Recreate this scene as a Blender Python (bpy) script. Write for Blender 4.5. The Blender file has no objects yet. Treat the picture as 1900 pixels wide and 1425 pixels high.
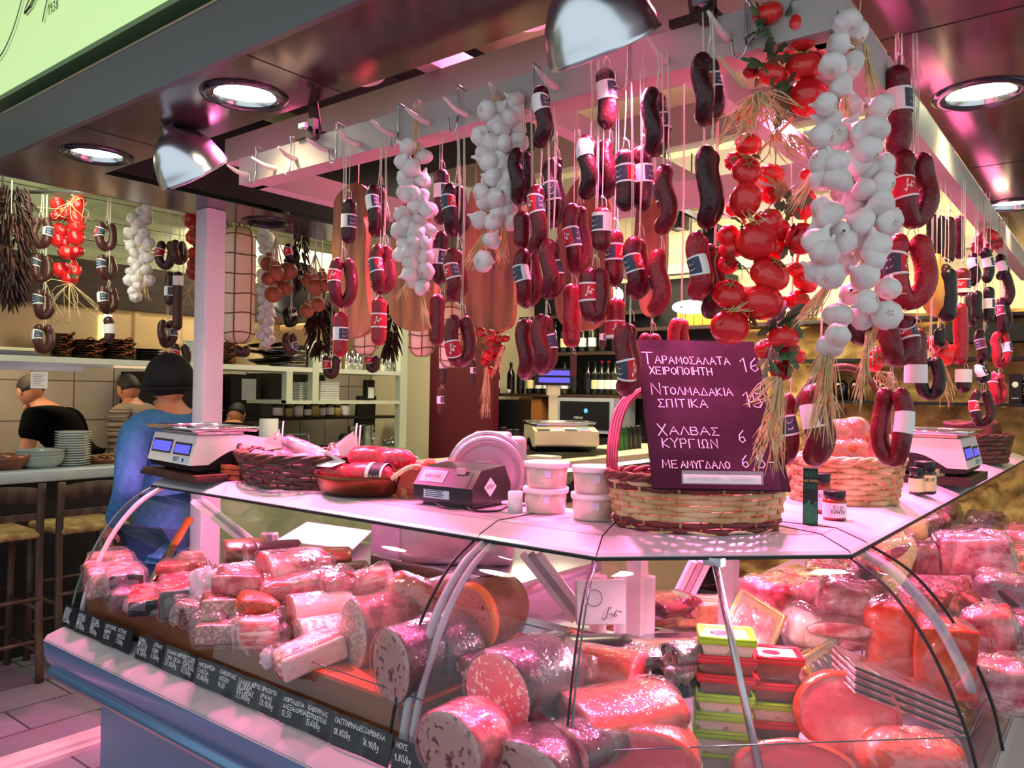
import bpy, math, random
from mathutils import Vector, Matrix, noise as mnoise
SC = bpy.context.scene
COL = SC.collection
rnd = random.Random(7)
PI = math.pi
# ------------------------------------------------------------------ camera
FPX, EYE = 1465.2, 1.6
YAW, PITCH, ROLL = math.radians(38.0), math.radians(0.68), math.radians(0.86)
FW = Vector((-math.sin(YAW)*math.cos(PITCH), math.cos(YAW)*math.cos(PITCH), math.sin(PITCH)))
_r0 = Vector((math.cos(YAW), math.sin(YAW), 0)); _u0 = _r0.cross(FW)
RT = _r0*math.cos(ROLL)+_u0*math.sin(ROLL); UP = _u0*math.cos(ROLL)-_r0*math.sin(ROLL)
EYEP = Vector((0, 0, EYE))
cam_data = bpy.data.cameras.new('camera'); cam = bpy.data.objects.new('camera', cam_data); COL.objects.link(cam)
cam.matrix_world = Matrix(((RT.x, UP.x, -FW.x, 0), (RT.y, UP.y, -FW.y, 0), (RT.z, UP.z, -FW.z, EYE), (0, 0, 0, 1)))
cam_data.sensor_width = 36; cam_data.lens = FPX/1900*36
cam_data.clip_start = 0.05
SC.camera = cam
SC.view_settings.view_transform = 'Standard'; SC.view_settings.look = 'None'
SC.view_settings.gamma = 1; SC.view_settings.use_curve_mapping = False
SC.view_settings.exposure = 0.3

def ray(px, py): return FW+RT*((px-950)/FPX)+UP*((712.5-py)/FPX)
def P(px, py, d):
    "point seen at a pixel of the 1900x1425 photograph, d metres away along the view axis"
    return EYEP+ray(px, py)*d
def PX(px, py, x):
    r = ray(px, py); return EYEP+r*(x/r.x)
def PY(px, py, y):
    r = ray(px, py); return EYEP+r*(y/r.y)
def PZ(px, py, z):
    r = ray(px, py); return EYEP+r*((z-EYE)/r.z)
def dep(p): return (Vector(p)-EYEP).dot(FW)

# ------------------------------------------------------------------ world and large lights
world = bpy.data.worlds.new('sky'); SC.world = world; world.use_nodes = True
wn = world.node_tree.nodes; bg = wn['Background']
bg.inputs[0].default_value = (0.80, 0.92, 1.0, 1); bg.inputs[1].default_value = 0.8

def light(name, kind, loc, energy, color, size=0.2, size_y=None, aim=None, spot=None, blend=0.5):
    l = bpy.data.lights.new(name, kind); l.energy = energy; l.color = color
    o = bpy.data.objects.new(name, l); COL.objects.link(o); o.location = loc
    if kind == 'AREA':
        l.size = size
        if size_y: l.shape = 'RECTANGLE'; l.size_y = size_y
    else: l.shadow_soft_size = size
    if kind == 'SPOT': l.spot_size = spot; l.spot_blend = blend
    if aim is not None:
        v = Vector(aim)-Vector(loc); o.rotation_euler = v.to_track_quat('-Z', 'Y').to_euler()
    return o
PINK = (1.0, 0.17, 0.45)
WARM = (1.0, 0.72, 0.42)
# pendant lamps over the serving side and downlights (their bodies are built with the hood)
SPOTS = [((-2.35, 2.0, 2.82), (-2.2, 1.5, 1.2)), ((-1.55, 2.0, 2.82), (-1.5, 1.5, 1.2)),
         ((-0.95, 2.15, 2.82), (-0.85, 1.6, 1.2)), ((-0.86, 2.9, 2.82), (-0.6, 2.7, 1.2)), ((-0.86, 3.9, 2.82), (-0.6, 3.8, 1.2))]
for p, a in SPOTS:
    light('pendant_light', 'SPOT', p, 300, PINK, 0.06, aim=a, spot=math.radians(95), blend=0.35)
# tubes in the glass case
for x in (-2.4, -1.95, -1.5): light('case_light', 'AREA', (x, 1.56, 1.25), 2.6, (1.0, 0.36, 0.62), 0.09, 0.05, aim=(x, 1.30, 0.9))
light('case_light', 'AREA', (-0.78, 1.71, 1.25), 5, (1.0, 0.36, 0.60), 0.09, 0.05, aim=(-0.62, 1.52, 0.9))
for y in (2.3, 2.9, 3.5, 4.2): light('case_light', 'AREA', (-0.64, y, 1.25), 3.2, (1.0, 0.36, 0.60), 0.05, 0.09, aim=(-0.45, y, 0.9))
# kitchen and shop ceiling lamps
light('kitchen_light', 'AREA', (-6.3, 1.6, 2.05), 20, WARM, 0.5, 1.8, aim=(-6.3, 1.6, 0))
light('kitchen_light', 'AREA', (-6.0, 4.2, 2.9), 60, (1.0, 0.86, 0.6), 0.8, 1.6, aim=(-6.0, 4.2, 0))
light('shop_light', 'AREA', (-3.2, 4.6, 3.2), 90, (1.0, 0.85, 0.6), 1.5, 1.5, aim=(-3.2, 4.6, 0))
light('stone_wall_light', 'AREA', (0.2, 5.3, 2.9), 34, (1.0, 0.78, 0.42), 2.5, 0.3, aim=(0.2, 6.3, 1.4))
for q, e in ((P(375, 345, 2.62), 150), (P(1130, 120, 1.62), 42)): light('shade_light', 'SPOT', q+Vector((.02, .03, -.05)), e, PINK, 0.05, aim=q+Vector((.05, -.12, -1)), spot=math.radians(125), blend=0.6)
light('case_light', 'AREA', (-0.62, 1.65, 1.247), 2.6, (1.0, 0.62, 0.74), 0.12, 0.012, aim=(-0.52, 1.50, 0.9))  # extra fill added at the corner lip to brighten the dip boxes
light('back_wall_fill', 'AREA', (-2.2, 4.9, 2.5), 26, (1.0, 0.9, 0.62), 1.8, 0.4, aim=(-2.2, 6.3, 3.1))  # added upward fill, no ceiling lamp; warms the cream wall against pink bounce
light('hang_wall_light', 'AREA', (-4.9, 1.8, 3.1), 17, (0.95, 1.0, 0.72), 0.3, 2.2, aim=(-5.9, 1.8, 2.4))

# ------------------------------------------------------------------ materials
def lin(c):
    return tuple(((v/12.92) if v <= .04045 else ((v+.055)/1.055)**2.4) for v in c)
def hexc(h):
    return lin(tuple(int(h[i:i+2], 16)/255 for i in (0, 2, 4)))
MATS = {}
def mat(name, col='808080', rough=.5, metal=0, col2=None, nscale=8, ntype='noise', lo=.4, hi=.6, bump=0, bscale=None, coat=0,
        trans=0, ior=1.45, emit=None, estr=0, spec=.5, sss=0, stretch=None, col3=None, detail=4, sheen=0):
    if name in MATS: return MATS[name]
    m = bpy.data.materials.new(name); m.use_nodes = True; MATS[name] = m
    nt = m.node_tree; N = nt.nodes; L = nt.links; b = N['Principled BSDF']
    c = hexc(col) if isinstance(col, str) else col
    b.inputs['Base Color'].default_value = (*c, 1); b.inputs['Roughness'].default_value = rough; b.inputs['Metallic'].default_value = metal
    b.inputs['Specular IOR Level'].default_value = spec; b.inputs['IOR'].default_value = ior
    if coat: b.inputs['Coat Weight'].default_value = coat; b.inputs['Coat Roughness'].default_value = .12
    if trans: b.inputs['Transmission Weight'].default_value = trans
    if sss: b.inputs['Subsurface Weight'].default_value = sss; b.inputs['Subsurface Scale'].default_value = .01
    if sheen: b.inputs['Sheen Weight'].default_value = sheen
    if emit:
        b.inputs['Emission Color'].default_value = (*(hexc(emit) if isinstance(emit, str) else emit), 1); b.inputs['Emission Strength'].default_value = estr
    tc = None
    def coords():
        nonlocal tc
        if tc is None:
            t = N.new('ShaderNodeTexCoord'); tc = t.outputs['Object']
            if stretch:
                mp = N.new('ShaderNodeMapping'); mp.inputs['Scale'].default_value = stretch; L.new(tc, mp.inputs[0]); tc = mp.outputs[0]
        return tc
    def tex(kind, scale):
        if kind == 'noise':
            t = N.new('ShaderNodeTexNoise'); t.inputs['Scale'].default_value = scale; t.inputs['Detail'].default_value = detail; o = t.outputs['Fac']
        elif kind == 'voronoi':
            t = N.new('ShaderNodeTexVoronoi'); t.inputs['Scale'].default_value = scale; o = t.outputs['Distance']
        elif kind == 'wave':
            t = N.new('ShaderNodeTexWave'); t.inputs['Scale'].default_value = scale; t.inputs['Distortion'].default_value = 6; t.inputs['Detail'].default_value = 3; t.inputs['Detail Scale'].default_value = 1.5; o = t.outputs['Fac']
        L.new(coords(), t.inputs['Vector']); return o
    if col2:
        o = tex(ntype, nscale); r = N.new('ShaderNodeValToRGB'); L.new(o, r.inputs[0])
        r.color_ramp.elements[0].position = lo; r.color_ramp.elements[1].position = hi
        r.color_ramp.elements[0].color = (*c, 1); r.color_ramp.elements[1].color = (*hexc(col2), 1)
        if col3:
            e = r.color_ramp.elements.new((lo+hi)/2); e.color = (*hexc(col3), 1)
        L.new(r.outputs[0], b.inputs['Base Color'])
    if bump:
        o = tex('noise', bscale or nscale*3); bp = N.new('ShaderNodeBump'); bp.inputs['Strength'].default_value = bump; bp.inputs['Distance'].default_value = .01
        L.new(o, bp.inputs['Height']); L.new(bp.outputs[0], b.inputs['Normal'])
    return m
def glassmat(name, tint='ffffff', refl=1.0, rough=.01, base=0.0, bump=0, bscale=30, ior=1.45, tcol='ffffff', gloss='ffffff'):
    "thin sheet: clear with a Fresnel reflection (and a little milky film if base > 0)"
    if name in MATS: return MATS[name]
    m = bpy.data.materials.new(name); m.use_nodes = True; MATS[name] = m
    nt = m.node_tree; N = nt.nodes; L = nt.links; N.remove(N['Principled BSDF']); out = N['Material Output']
    t = N.new('ShaderNodeBsdfTransparent'); t.inputs[0].default_value = (*hexc(tcol), 1)
    g = N.new('ShaderNodeBsdfGlossy'); g.inputs['Roughness'].default_value = rough; g.inputs[0].default_value = (*hexc(gloss), 1)
    fr = N.new('ShaderNodeLayerWeight'); fr.inputs[0].default_value = .5
    pw = N.new('ShaderNodeMath'); pw.operation = 'POWER'; pw.inputs[1].default_value = 4.0; L.new(fr.outputs['Facing'], pw.inputs[0])
    ma = N.new('ShaderNodeMath'); ma.operation = 'MULTIPLY_ADD'; ma.inputs[1].default_value = .9; ma.inputs[2].default_value = ((ior-1)/(ior+1))**2*2; L.new(pw.outputs[0], ma.inputs[0])
    mu = N.new('ShaderNodeMath'); mu.operation = 'MULTIPLY'; mu.inputs[1].default_value = refl; mu.use_clamp = True; L.new(ma.outputs[0], mu.inputs[0])
    mx = N.new('ShaderNodeMixShader'); L.new(mu.outputs[0], mx.inputs[0])
    if base:
        d = N.new('ShaderNodeBsdfDiffuse'); d.inputs[0].default_value = (*hexc(tint), 1)
        m2 = N.new('ShaderNodeMixShader'); m2.inputs[0].default_value = base; L.new(t.outputs[0], m2.inputs[1]); L.new(d.outputs[0], m2.inputs[2]); L.new(m2.outputs[0], mx.inputs[1])
    else: L.new(t.outputs[0], mx.inputs[1])
    L.new(g.outputs[0], mx.inputs[2]); L.new(mx.outputs[0], out.inputs[0])
    if bump:
        tc = N.new('ShaderNodeTexCoord'); nz = N.new('ShaderNodeTexNoise'); nz.inputs['Scale'].default_value = bscale; nz.inputs['Detail'].default_value = 3; L.new(tc.outputs['Object'], nz.inputs[0])
        bp = N.new('ShaderNodeBump'); bp.inputs['Strength'].default_value = bump; bp.inputs['Distance'].default_value = .02; L.new(nz.outputs['Fac'], bp.inputs['Height'])
        L.new(bp.outputs[0], g.inputs['Normal']); L.new(bp.outputs[0], fr.inputs['Normal'])
    return m

# ------------------------------------------------------------------ mesh building
def V(*a): return Vector(a if len(a) > 1 else a[0])
class MB:
    def __init__(s): s.v = []; s.f = []; s.m = []; s.sm = []
    def add(s, vs, fs, mi=0, smooth=True, T=None):
        o = len(s.v)
        if T is not None: vs = [T @ Vector(v) for v in vs]
        s.v += [tuple(v) for v in vs]
        for k, f in enumerate(fs):
            s.f.append([i+o for i in f]); s.m.append(mi[k] if isinstance(mi, list) else mi); s.sm.append(smooth)
        return s
    def box(s, x0, x1, y0, y1, z0, z1, mi=0, T=None):
        vs = [(x, y, z) for z in (z0, z1) for y in (y0, y1) for x in (x0, x1)]
        return s.add(vs, [(0, 2, 3, 1), (4, 5, 7, 6), (0, 1, 5, 4), (2, 6, 7, 3), (0, 4, 6, 2), (1, 3, 7, 5)], mi, False, T)
    def rbox(s, x0, x1, y0, y1, z0, z1, r=.005, n=3, mi=0, T=None, wob=0, wsc=12, seed=0):
        "rounded box; wob crumples it"
        r = min(r, (x1-x0)/2.01, (y1-y0)/2.01, (z1-z0)/2.01)
        c = Vector(((x0+x1)/2, (y0+y1)/2, (z0+z1)/2)); h = Vector(((x1-x0)/2, (y1-y0)/2, (z1-z0)/2)); hi = h-Vector((r, r, r))
        vs = []; idx = {}; fs = []
        ts = [-1+.0]+[0]*0
        def ax(hh, hin):
            a = [-hh+(hh-hin)*(1-math.cos(PI/2*k/n)) for k in range(n)]
            mid = max(1, n) if wob else 1
            a += [-hin+2*hin*k/mid for k in range(mid+1)]
            a += [hh-(hh-hin)*(1-math.cos(PI/2*k/n)) for k in range(n-1, -1, -1)]
            return a
        A = [ax(h[i], hi[i]) for i in range(3)]
        def vert(p):
            key = (round(p[0], 6), round(p[1], 6), round(p[2], 6))
            if key in idx: return idx[key]
            q = Vector(p); inn = Vector([max(-hi[i], min(hi[i], q[i])) for i in range(3)]); dl = q-inn
            if dl.length > 1e-9: q = inn+dl.normalized()*r
            if wob:
                nn = mnoise.noise_vector((q+c)*wsc+Vector((seed*3.1, seed*1.7, 0))); q = q+nn*wob
            idx[key] = len(vs); vs.append(q+c); return idx[key]
        for i in range(3):
            j, k = (i+1) % 3, (i+2) % 3
            for sgn in (-1, 1):
                for a in range(len(A[j])-1):
                    for b in range(len(A[k])-1):
                        q = []
                        for (da, db) in ((0, 0), (1, 0), (1, 1), (0, 1)):
                            p = [0, 0, 0]; p[i] = sgn*h[i]; p[j] = A[j][a+da]; p[k] = A[k][b+db]; q.append(vert(p))
                        if sgn < 0: q.reverse()
                        if len(set(q)) >= 3:
                            q2 = []
                            for e in q:
                                if e not in q2: q2.append(e)
                            fs.append(q2)
        return s.add(vs, fs, mi, True, T)
    def tube(s, path, r, n=8, mi=0, closed=False, cap=True, T=None, ref=None, flat=None, smooth=True):
        path = [Vector(p) for p in path]; m = len(path); vs = []; fs = []
        rr = [r]*m if not isinstance(r, (list, tuple)) else r
        tang = []
        for i in range(m):
            a = path[(i-1) % m] if (i > 0 or closed) else path[i]; b = path[(i+1) % m] if (i < m-1 or closed) else path[i]
            t = b-a; tang.append(t.normalized() if t.length > 1e-9 else Vector((0, 0, 1)))
        u = Vector(ref) if ref is not None else (Vector((0, 0, 1)) if abs(tang[0].z) < .9 else Vector((1, 0, 0)))
        for i in range(m):
            t = tang[i]
            if ref is not None: u = Vector(ref)
            u = (u-t*u.dot(t));
            if u.length < 1e-6: u = t.orthogonal()
            u.normalize(); w = t.cross(u)
            fy = flat if flat else 1
            for k in range(n):
                a = 2*PI*k/n; vs.append(path[i]+(u*math.cos(a)*fy+w*math.sin(a))*rr[i])
        mm = m if closed else m-1
        for i in range(mm):
            for k in range(n):
                i2 = (i+1) % m; k2 = (k+1) % n
                fs.append((i*n+k, i*n+k2, i2*n+k2, i2*n+k))
        if cap and not closed:
            fs.append(tuple(range(n-1, -1, -1))); fs.append(tuple((m-1)*n+k for k in range(n)))
        return s.add(vs, fs, mi, smooth, T)
    def cyl(s, a, b, r, n=16, mi=0, r2=None, T=None):
        return s.tube([a, b], [r, r if r2 is None else r2], n, mi, T=T)
    def lathe(s, prof, n=24, mi=0, T=None, mis=None, fn=None, a0=0, a1=2*PI):
        vs = []; fs = []; ms = []; full = abs(a1-a0-2*PI) < 1e-6; nn = n if full else n+1
        for (r, z) in prof:
            for k in range(nn):
                a = a0+(a1-a0)*k/n; q = r if fn is None else fn(r, z, a)
                vs.append((q*math.cos(a), q*math.sin(a), z))
        for i in range(len(prof)-1):
            for k in range(n):
                k2 = (k+1) % nn
                fs.append((i*nn+k, i*nn+k2, (i+1)*nn+k2, (i+1)*nn+k)); ms.append(mis[i] if mis else mi)
        return s.add(vs, fs, ms, True, T)
    def ell(s, c, r, nu=16, nv=10, mi=0, T=None, fn=None):
        "ellipsoid, fn(dir)->radius factor"
        vs = []; fs = []; c = Vector(c)
        if not isinstance(r, (tuple, list)): r = (r, r, r)
        for j in range(nv+1):
            th = PI*j/nv
            for k in range(nu):
                a = 2*PI*k/nu; d = Vector((math.sin(th)*math.cos(a), math.sin(th)*math.sin(a), math.cos(th)))
                q = fn(d, a, th) if fn else 1
                vs.append(c+Vector((d.x*r[0], d.y*r[1], d.z*r[2]))*q)
        for j in range(nv):
            for k in range(nu):
                k2 = (k+1) % nu; f = (j*nu+k, (j+1)*nu+k, (j+1)*nu+k2, j*nu+k2)
                fs.append(f)
        return s.add(vs, fs, mi, True, T)
    def prism(s, pts, axis, a0, a1, mi=0, T=None, smooth=False):
        "pts: 2D outline; axis x: (y,z), y: (x,z), z: (x,y)"
        n = len(pts); vs = []
        for a in (a0, a1):
            for (p, q) in pts:
                vs.append({'x': (a, p, q), 'y': (p, a, q), 'z': (p, q, a)}[axis])
        fs = [tuple(range(n)), tuple(range(2*n-1, n-1, -1))]+[(k, k+n, (k+1) % n+n, (k+1) % n) for k in range(n)]
        ar = sum(pts[k][0]*pts[(k+1) % n][1]-pts[(k+1) % n][0]*pts[k][1] for k in range(n))
        if (ar > 0) != (axis == 'y'): fs = [tuple(reversed(f)) for f in fs]
        return s.add(vs, fs, mi, smooth, T)
    def sheet(s, rows, mi=0, T=None, smooth=True, closed=False):
        "rows of points -> quad grid"
        n = len(rows[0]); vs = [p for r in rows for p in r]; fs = []
        for i in range(len(rows)-1):
            for k in range(n if closed else n-1):
                k2 = (k+1) % n; fs.append((i*n+k, i*n+k2, (i+1)*n+k2, (i+1)*n+k))
        return s.add(vs, fs, mi, smooth, T)
    def mesh(s, name, mats):
        me = bpy.data.meshes.new(name); me.from_pydata(s.v, [], s.f)
        for m in (mats if isinstance(mats, (list, tuple)) else [mats]): me.materials.append(m)
        me.polygons.foreach_set('material_index', s.m); me.polygons.foreach_set('use_smooth', s.sm)
        me.update(); return me
def obj(name, b, mats, parent=None, loc=None, rot=None):
    o = bpy.data.objects.new(name, b.mesh(name, mats)); COL.objects.link(o)
    if parent: o.parent = parent
    if loc is not None: o.location = loc
    if rot is not None: o.rotation_euler = rot
    return o
def tag(o, label, cat, group=None, kind=None):
    o['label'] = label; o['category'] = cat
    if group: o['group'] = group
    if kind: o['kind'] = kind
    return o
def thing(name, label, cat, loc=(0, 0, 0), rz=0, group=None, rot=None):
    o = bpy.data.objects.new(name, None); COL.objects.link(o); o.location = loc
    o.rotation_euler = rot if rot is not None else (0, 0, rz); o.empty_display_size = .02
    return tag(o, label, cat, group)
def struct(name, b, mats):
    o = obj(name, b, mats); o['kind'] = 'structure'; return o
def dup(root, loc=None, rz=None, label=None, group=None, rot=None, scale=None):
    r = root.copy(); COL.objects.link(r)
    if loc is not None: r.location = loc
    if rz is not None: r.rotation_euler = (0, 0, rz)
    if rot is not None: r.rotation_euler = rot
    if scale is not None: r.scale = scale
    if label: r['label'] = label
    if group: r['group'] = group
    for ch in list(root.children):
        c = ch.copy(); COL.objects.link(c); c.parent = r
        for g in list(ch.children):
            d = g.copy(); COL.objects.link(d); d.parent = c
    return r
def Tm(loc=(0, 0, 0), rx=0, ry=0, rz=0, s=1):
    from mathutils import Euler
    S = Matrix.Diagonal((*((s, s, s) if not isinstance(s, (tuple, list)) else s), 1))
    return Matrix.Translation(loc) @ Euler((rx, ry, rz)).to_matrix().to_4x4() @ S
def bez(p0, p1, p2, p3, n=12):
    p0, p1, p2, p3 = map(Vector, (p0, p1, p2, p3)); out = []
    for i in range(n+1):
        t = i/n; u = 1-t; out.append(p0*u*u*u+p1*3*u*u*t+p2*3*u*t*t+p3*t*t*t)
    return out
def cat(pts, n=6, closed=False):
    "Catmull-Rom through points"
    pts = [Vector(p) for p in pts]; m = len(pts); out = []
    for i in range(m if closed else m-1):
        g = lambda k: pts[k % m] if closed else pts[max(0, min(m-1, k))]
        a, b, c, d = g(i-1), g(i), g(i+1), g(i+2)
        for k in range(n):
            t = k/n; out.append(.5*((2*b)+(c-a)*t+(2*a-5*b+4*c-d)*t*t+(3*b-a-3*c+d)*t*t*t))
    if not closed: out.append(pts[-1])
    return out

# ------------------------------------------------------------------ single-stroke lettering
GL = {
 'Α': [[(0,0),(.5,1),(1,0)],[(.2,.38),(.8,.38)]], 'Β': [[(0,0),(0,1),(.6,1),(.75,.78),(.6,.55),(0,.55)],[(.6,.55),(.85,.3),(.65,0),(0,0)]],
 'Γ': [[(0,0),(0,1),(.75,1)]], 'Δ': [[(0,0),(.5,1),(1,0),(0,0)]], 'Ε': [[(.75,1),(0,1),(0,0),(.75,0)],[(0,.52),(.6,.52)]],
 'Ζ': [[(0,1),(.8,1),(0,0),(.85,0)]], 'Η': [[(0,0),(0,1)],[(.8,0),(.8,1)],[(0,.5),(.8,.5)]],
 'Θ': [[(.45,0),(.05,.25),(.05,.75),(.45,1),(.85,.75),(.85,.25),(.45,0)],[(.2,.5),(.7,.5)]], 'Ι': [[(.2,0),(.2,1)]],
 'Κ': [[(0,0),(0,1)],[(.75,1),(0,.45),(.8,0)]], 'Λ': [[(0,0),(.45,1),(.9,0)]], 'Μ': [[(0,0),(.1,1),(.5,.3),(.9,1),(1,0)]],
 'Ν': [[(0,0),(0,1),(.8,0),(.8,1)]], 'Ξ': [[(0,1),(.8,1)],[(.1,.5),(.7,.5)],[(0,0),(.8,0)]],
 'Ο': [[(.45,0),(.05,.25),(.05,.75),(.45,1),(.85,.75),(.85,.25),(.45,0)]], 'Π': [[(0,0),(0,1),(.8,1),(.8,0)]],
 'Ρ': [[(0,0),(0,1),(.6,1),(.78,.75),(.6,.48),(0,.48)]], 'Σ': [[(.8,1),(0,1),(.45,.5),(0,0),(.85,0)]], 'Τ': [[(0,1),(.9,1)],[(.45,1),(.45,0)]],
 'Υ': [[(0,1),(.42,.5),(.85,1)],[(.42,.5),(.42,0)]], 'Φ': [[(.45,0),(.45,1)],[(.45,.8),(.05,.65),(.05,.4),(.45,.25),(.85,.4),(.85,.65),(.45,.8)]],
 'Χ': [[(0,1),(.8,0)],[(.8,1),(0,0)]], 'Ω': [[(0,0),(.3,0),(.08,.5),(.25,.95),(.65,.95),(.82,.5),(.6,0),(.9,0)]],
 '0': [[(.35,0),(.05,.25),(.05,.75),(.35,1),(.65,.75),(.65,.25),(.35,0)]], '1': [[(.05,.75),(.35,1),(.35,0)]],
 '2': [[(.05,.8),(.3,1),(.6,.8),(.55,.55),(0,0),(.7,0)]], '3': [[(.05,.9),(.4,1),(.6,.75),(.3,.52),(.65,.28),(.4,0),(0,.1)]],
 '4': [[(.5,0),(.5,1),(0,.35),(.7,.35)]], '5': [[(.6,1),(.1,1),(.05,.55),(.45,.6),(.65,.3),(.4,0),(0,.08)]],
 '6': [[(.55,1),(.15,.65),(.05,.25),(.3,0),(.6,.2),(.45,.5),(.1,.35)]], '7': [[(0,1),(.65,1),(.2,0)]],
 '8': [[(.35,.52),(.08,.75),(.35,1),(.62,.75),(.35,.52),(.05,.25),(.35,0),(.65,.25),(.35,.52)]], '9': [[(.6,.7),(.3,.5),(.08,.75),(.35,1),(.6,.7),(.5,0)]],
 '.': [[(.1,0),(.15,.06)]], ',': [[(.15,.05),(.05,-.18)]], '/': [[(0,-.1),(.45,1.05)]],
 'k': [[(0,0),(0,1)],[(.4,.6),(0,.3),(.4,0)]], 'g': [[(.4,.55),(.1,.6),(.05,.2),(.35,.1),(.42,.55),(.4,-.3),(.05,-.3)]],
 '-': [[(0,.45),(.5,.45)]], '&': [[(.8,0),(.1,.8),(.35,1),(.5,.75),(.05,.25),(.3,0),(.75,.4)]], "'": [[(.1,1),(.1,.75)]],
 'A': [[(0,0),(.5,1),(1,0)],[(.2,.38),(.8,.38)]], 'B': [[(0,0),(0,1),(.6,1),(.75,.78),(.6,.55),(0,.55)],[(.6,.55),(.85,.3),(.65,0),(0,0)]],
 'C': [[(.75,.85),(.4,1),(.05,.7),(.05,.3),(.4,0),(.75,.15)]], 'D': [[(0,0),(0,1),(.5,1),(.8,.7),(.8,.3),(.5,0),(0,0)]],
 'E': [[(.7,1),(0,1),(0,0),(.7,0)],[(0,.52),(.55,.52)]], 'F': [[(.7,1),(0,1),(0,0)],[(0,.52),(.55,.52)]], 'G': [[(.75,.85),(.4,1),(.05,.7),(.05,.3),(.4,0),(.75,.15),(.75,.45),(.45,.45)]],
 'H': [[(0,0),(0,1)],[(.75,0),(.75,1)],[(0,.5),(.75,.5)]], 'I': [[(.2,0),(.2,1)]], 'K': [[(0,0),(0,1)],[(.75,1),(0,.45),(.8,0)]], 'L': [[(0,1),(0,0),(.65,0)]],
 'M': [[(0,0),(.1,1),(.5,.3),(.9,1),(1,0)]], 'N': [[(0,0),(0,1),(.8,0),(.8,1)]], 'O': [[(.45,0),(.05,.25),(.05,.75),(.45,1),(.85,.75),(.85,.25),(.45,0)]],
 'P': [[(0,0),(0,1),(.6,1),(.78,.75),(.6,.48),(0,.48)]], 'R': [[(0,0),(0,1),(.6,1),(.78,.75),(.6,.48),(0,.48)],[(.35,.48),(.8,0)]],
 'S': [[(.7,.88),(.35,1),(.05,.78),(.35,.52),(.7,.25),(.35,0),(0,.12)]], 'T': [[(0,1),(.85,1)],[(.42,1),(.42,0)]], 'U': [[(0,1),(0,.25),(.35,0),(.7,.25),(.7,1)]],
 'V': [[(0,1),(.4,0),(.8,1)]], 'X': [[(0,1),(.8,0)],[(.8,1),(0,0)]], 'Y': [[(0,1),(.42,.5),(.85,1)],[(.42,.5),(.42,0)]],
}
def strokes(text, h, x=0, y=0, sp=.22, jit=0, r=rnd, slant=0, wf=.72):
    "text -> list of 2D polylines, and the end x"
    out = []
    for ch in text:
        if ch == ' ': x += h*.45; continue
        g = GL.get(ch); w = 0
        if not g: continue
        hh = h*(1+jit*(r.random()-.5)); dy = h*jit*.4*(r.random()-.5)
        for st in g:
            out.append([(x+p*hh*wf+slant*q*hh, y+q*hh+dy) for p, q in st]); w = max(w, max(p for p, q in st))
        x += w*hh*wf+h*sp
    return out, x
def ribbons(b, polys, wd, place, mi=0, lift=.0006):
    "flat strokes of width wd; place(u, v, lift) -> point"
    for pl in polys:
        pts = [Vector((p[0], p[1])) for p in pl]; n = len(pts); L = []; R = []
        for i in range(n):
            t = (pts[min(n-1, i+1)]-pts[max(0, i-1)])
            if t.length < 1e-9: t = Vector((1, 0))
            t.normalize(); nn = Vector((-t.y, t.x))*wd/2
            p = pts[i]-(t*wd/2 if i == 0 else Vector((0, 0)))+(t*wd/2 if i == n-1 else Vector((0, 0)))
            L.append(place(p.x+nn.x, p.y+nn.y, lift)); R.append(place(p.x-nn.x, p.y-nn.y, lift))
        b.sheet([R, L], mi, smooth=False)
SCRIPT = [[(.02,.1),(.1,-.05),(.22,.1),(.3,.55),(.36,.95),(.45,1.),(.42,.8)],[(.36,.4),(.5,.45),(.5,.25),(.62,.4),(.62,.2),(.75,.3)],[(.62,.3),(.75,.75),(.92,.6),(1.,.62)]]
# ================================================================== materials used everywhere
def tilemat(name, ax, c1, c2, mortar, w, h, ms=.01, rough=.4, off=.5, bump=.3):
    m = mat(name, c1, rough); nt = m.node_tree; N = nt.nodes; L = nt.links; b = N['Principled BSDF']
    t = N.new('ShaderNodeTexCoord'); s = N.new('ShaderNodeSeparateXYZ'); c = N.new('ShaderNodeCombineXYZ'); L.new(t.outputs['Object'], s.inputs[0])
    L.new(s.outputs['XYZ'.index(ax[0].upper())], c.inputs[0]); L.new(s.outputs['XYZ'.index(ax[1].upper())], c.inputs[1])
    br = N.new('ShaderNodeTexBrick'); L.new(c.outputs[0], br.inputs[0]); br.offset = off
    br.inputs['Color1'].default_value = (*hexc(c1), 1); br.inputs['Color2'].default_value = (*hexc(c2), 1); br.inputs['Mortar'].default_value = (*hexc(mortar), 1)
    br.inputs['Scale'].default_value = 1; br.inputs['Mortar Size'].default_value = ms; br.inputs['Brick Width'].default_value = w; br.inputs['Row Height'].default_value = h
    nz = N.new('ShaderNodeTexNoise'); nz.inputs['Scale'].default_value = 6; nz.inputs['Detail'].default_value = 5; L.new(t.outputs['Object'], nz.inputs[0])
    mx = N.new('ShaderNodeMix'); mx.data_type = 'RGBA'; mx.blend_type = 'MULTIPLY'; mx.inputs[0].default_value = .35
    L.new(br.outputs['Color'], mx.inputs[6]); L.new(nz.outputs['Color'], mx.inputs[7]); L.new(mx.outputs[2], b.inputs['Base Color'])
    bp = N.new('ShaderNodeBump'); bp.inputs['Strength'].default_value = bump; bp.inputs['Distance'].default_value = .004; bp.invert = True
    L.new(br.outputs['Fac'], bp.inputs['Height']); L.new(bp.outputs[0], b.inputs['Normal'])
    return m
M_STEEL = mat('brushed_steel', 'b8bcc0', .28, 1, bump=.05, bscale=60)
M_CHROME = mat('polished_steel', 'd0d4d8', .12, 1)
M_ALU = mat('spun_aluminium', 'dde0e4', .24, 1)
M_WHITE = mat('white_paint', 'ddd8d2', .45)
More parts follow.
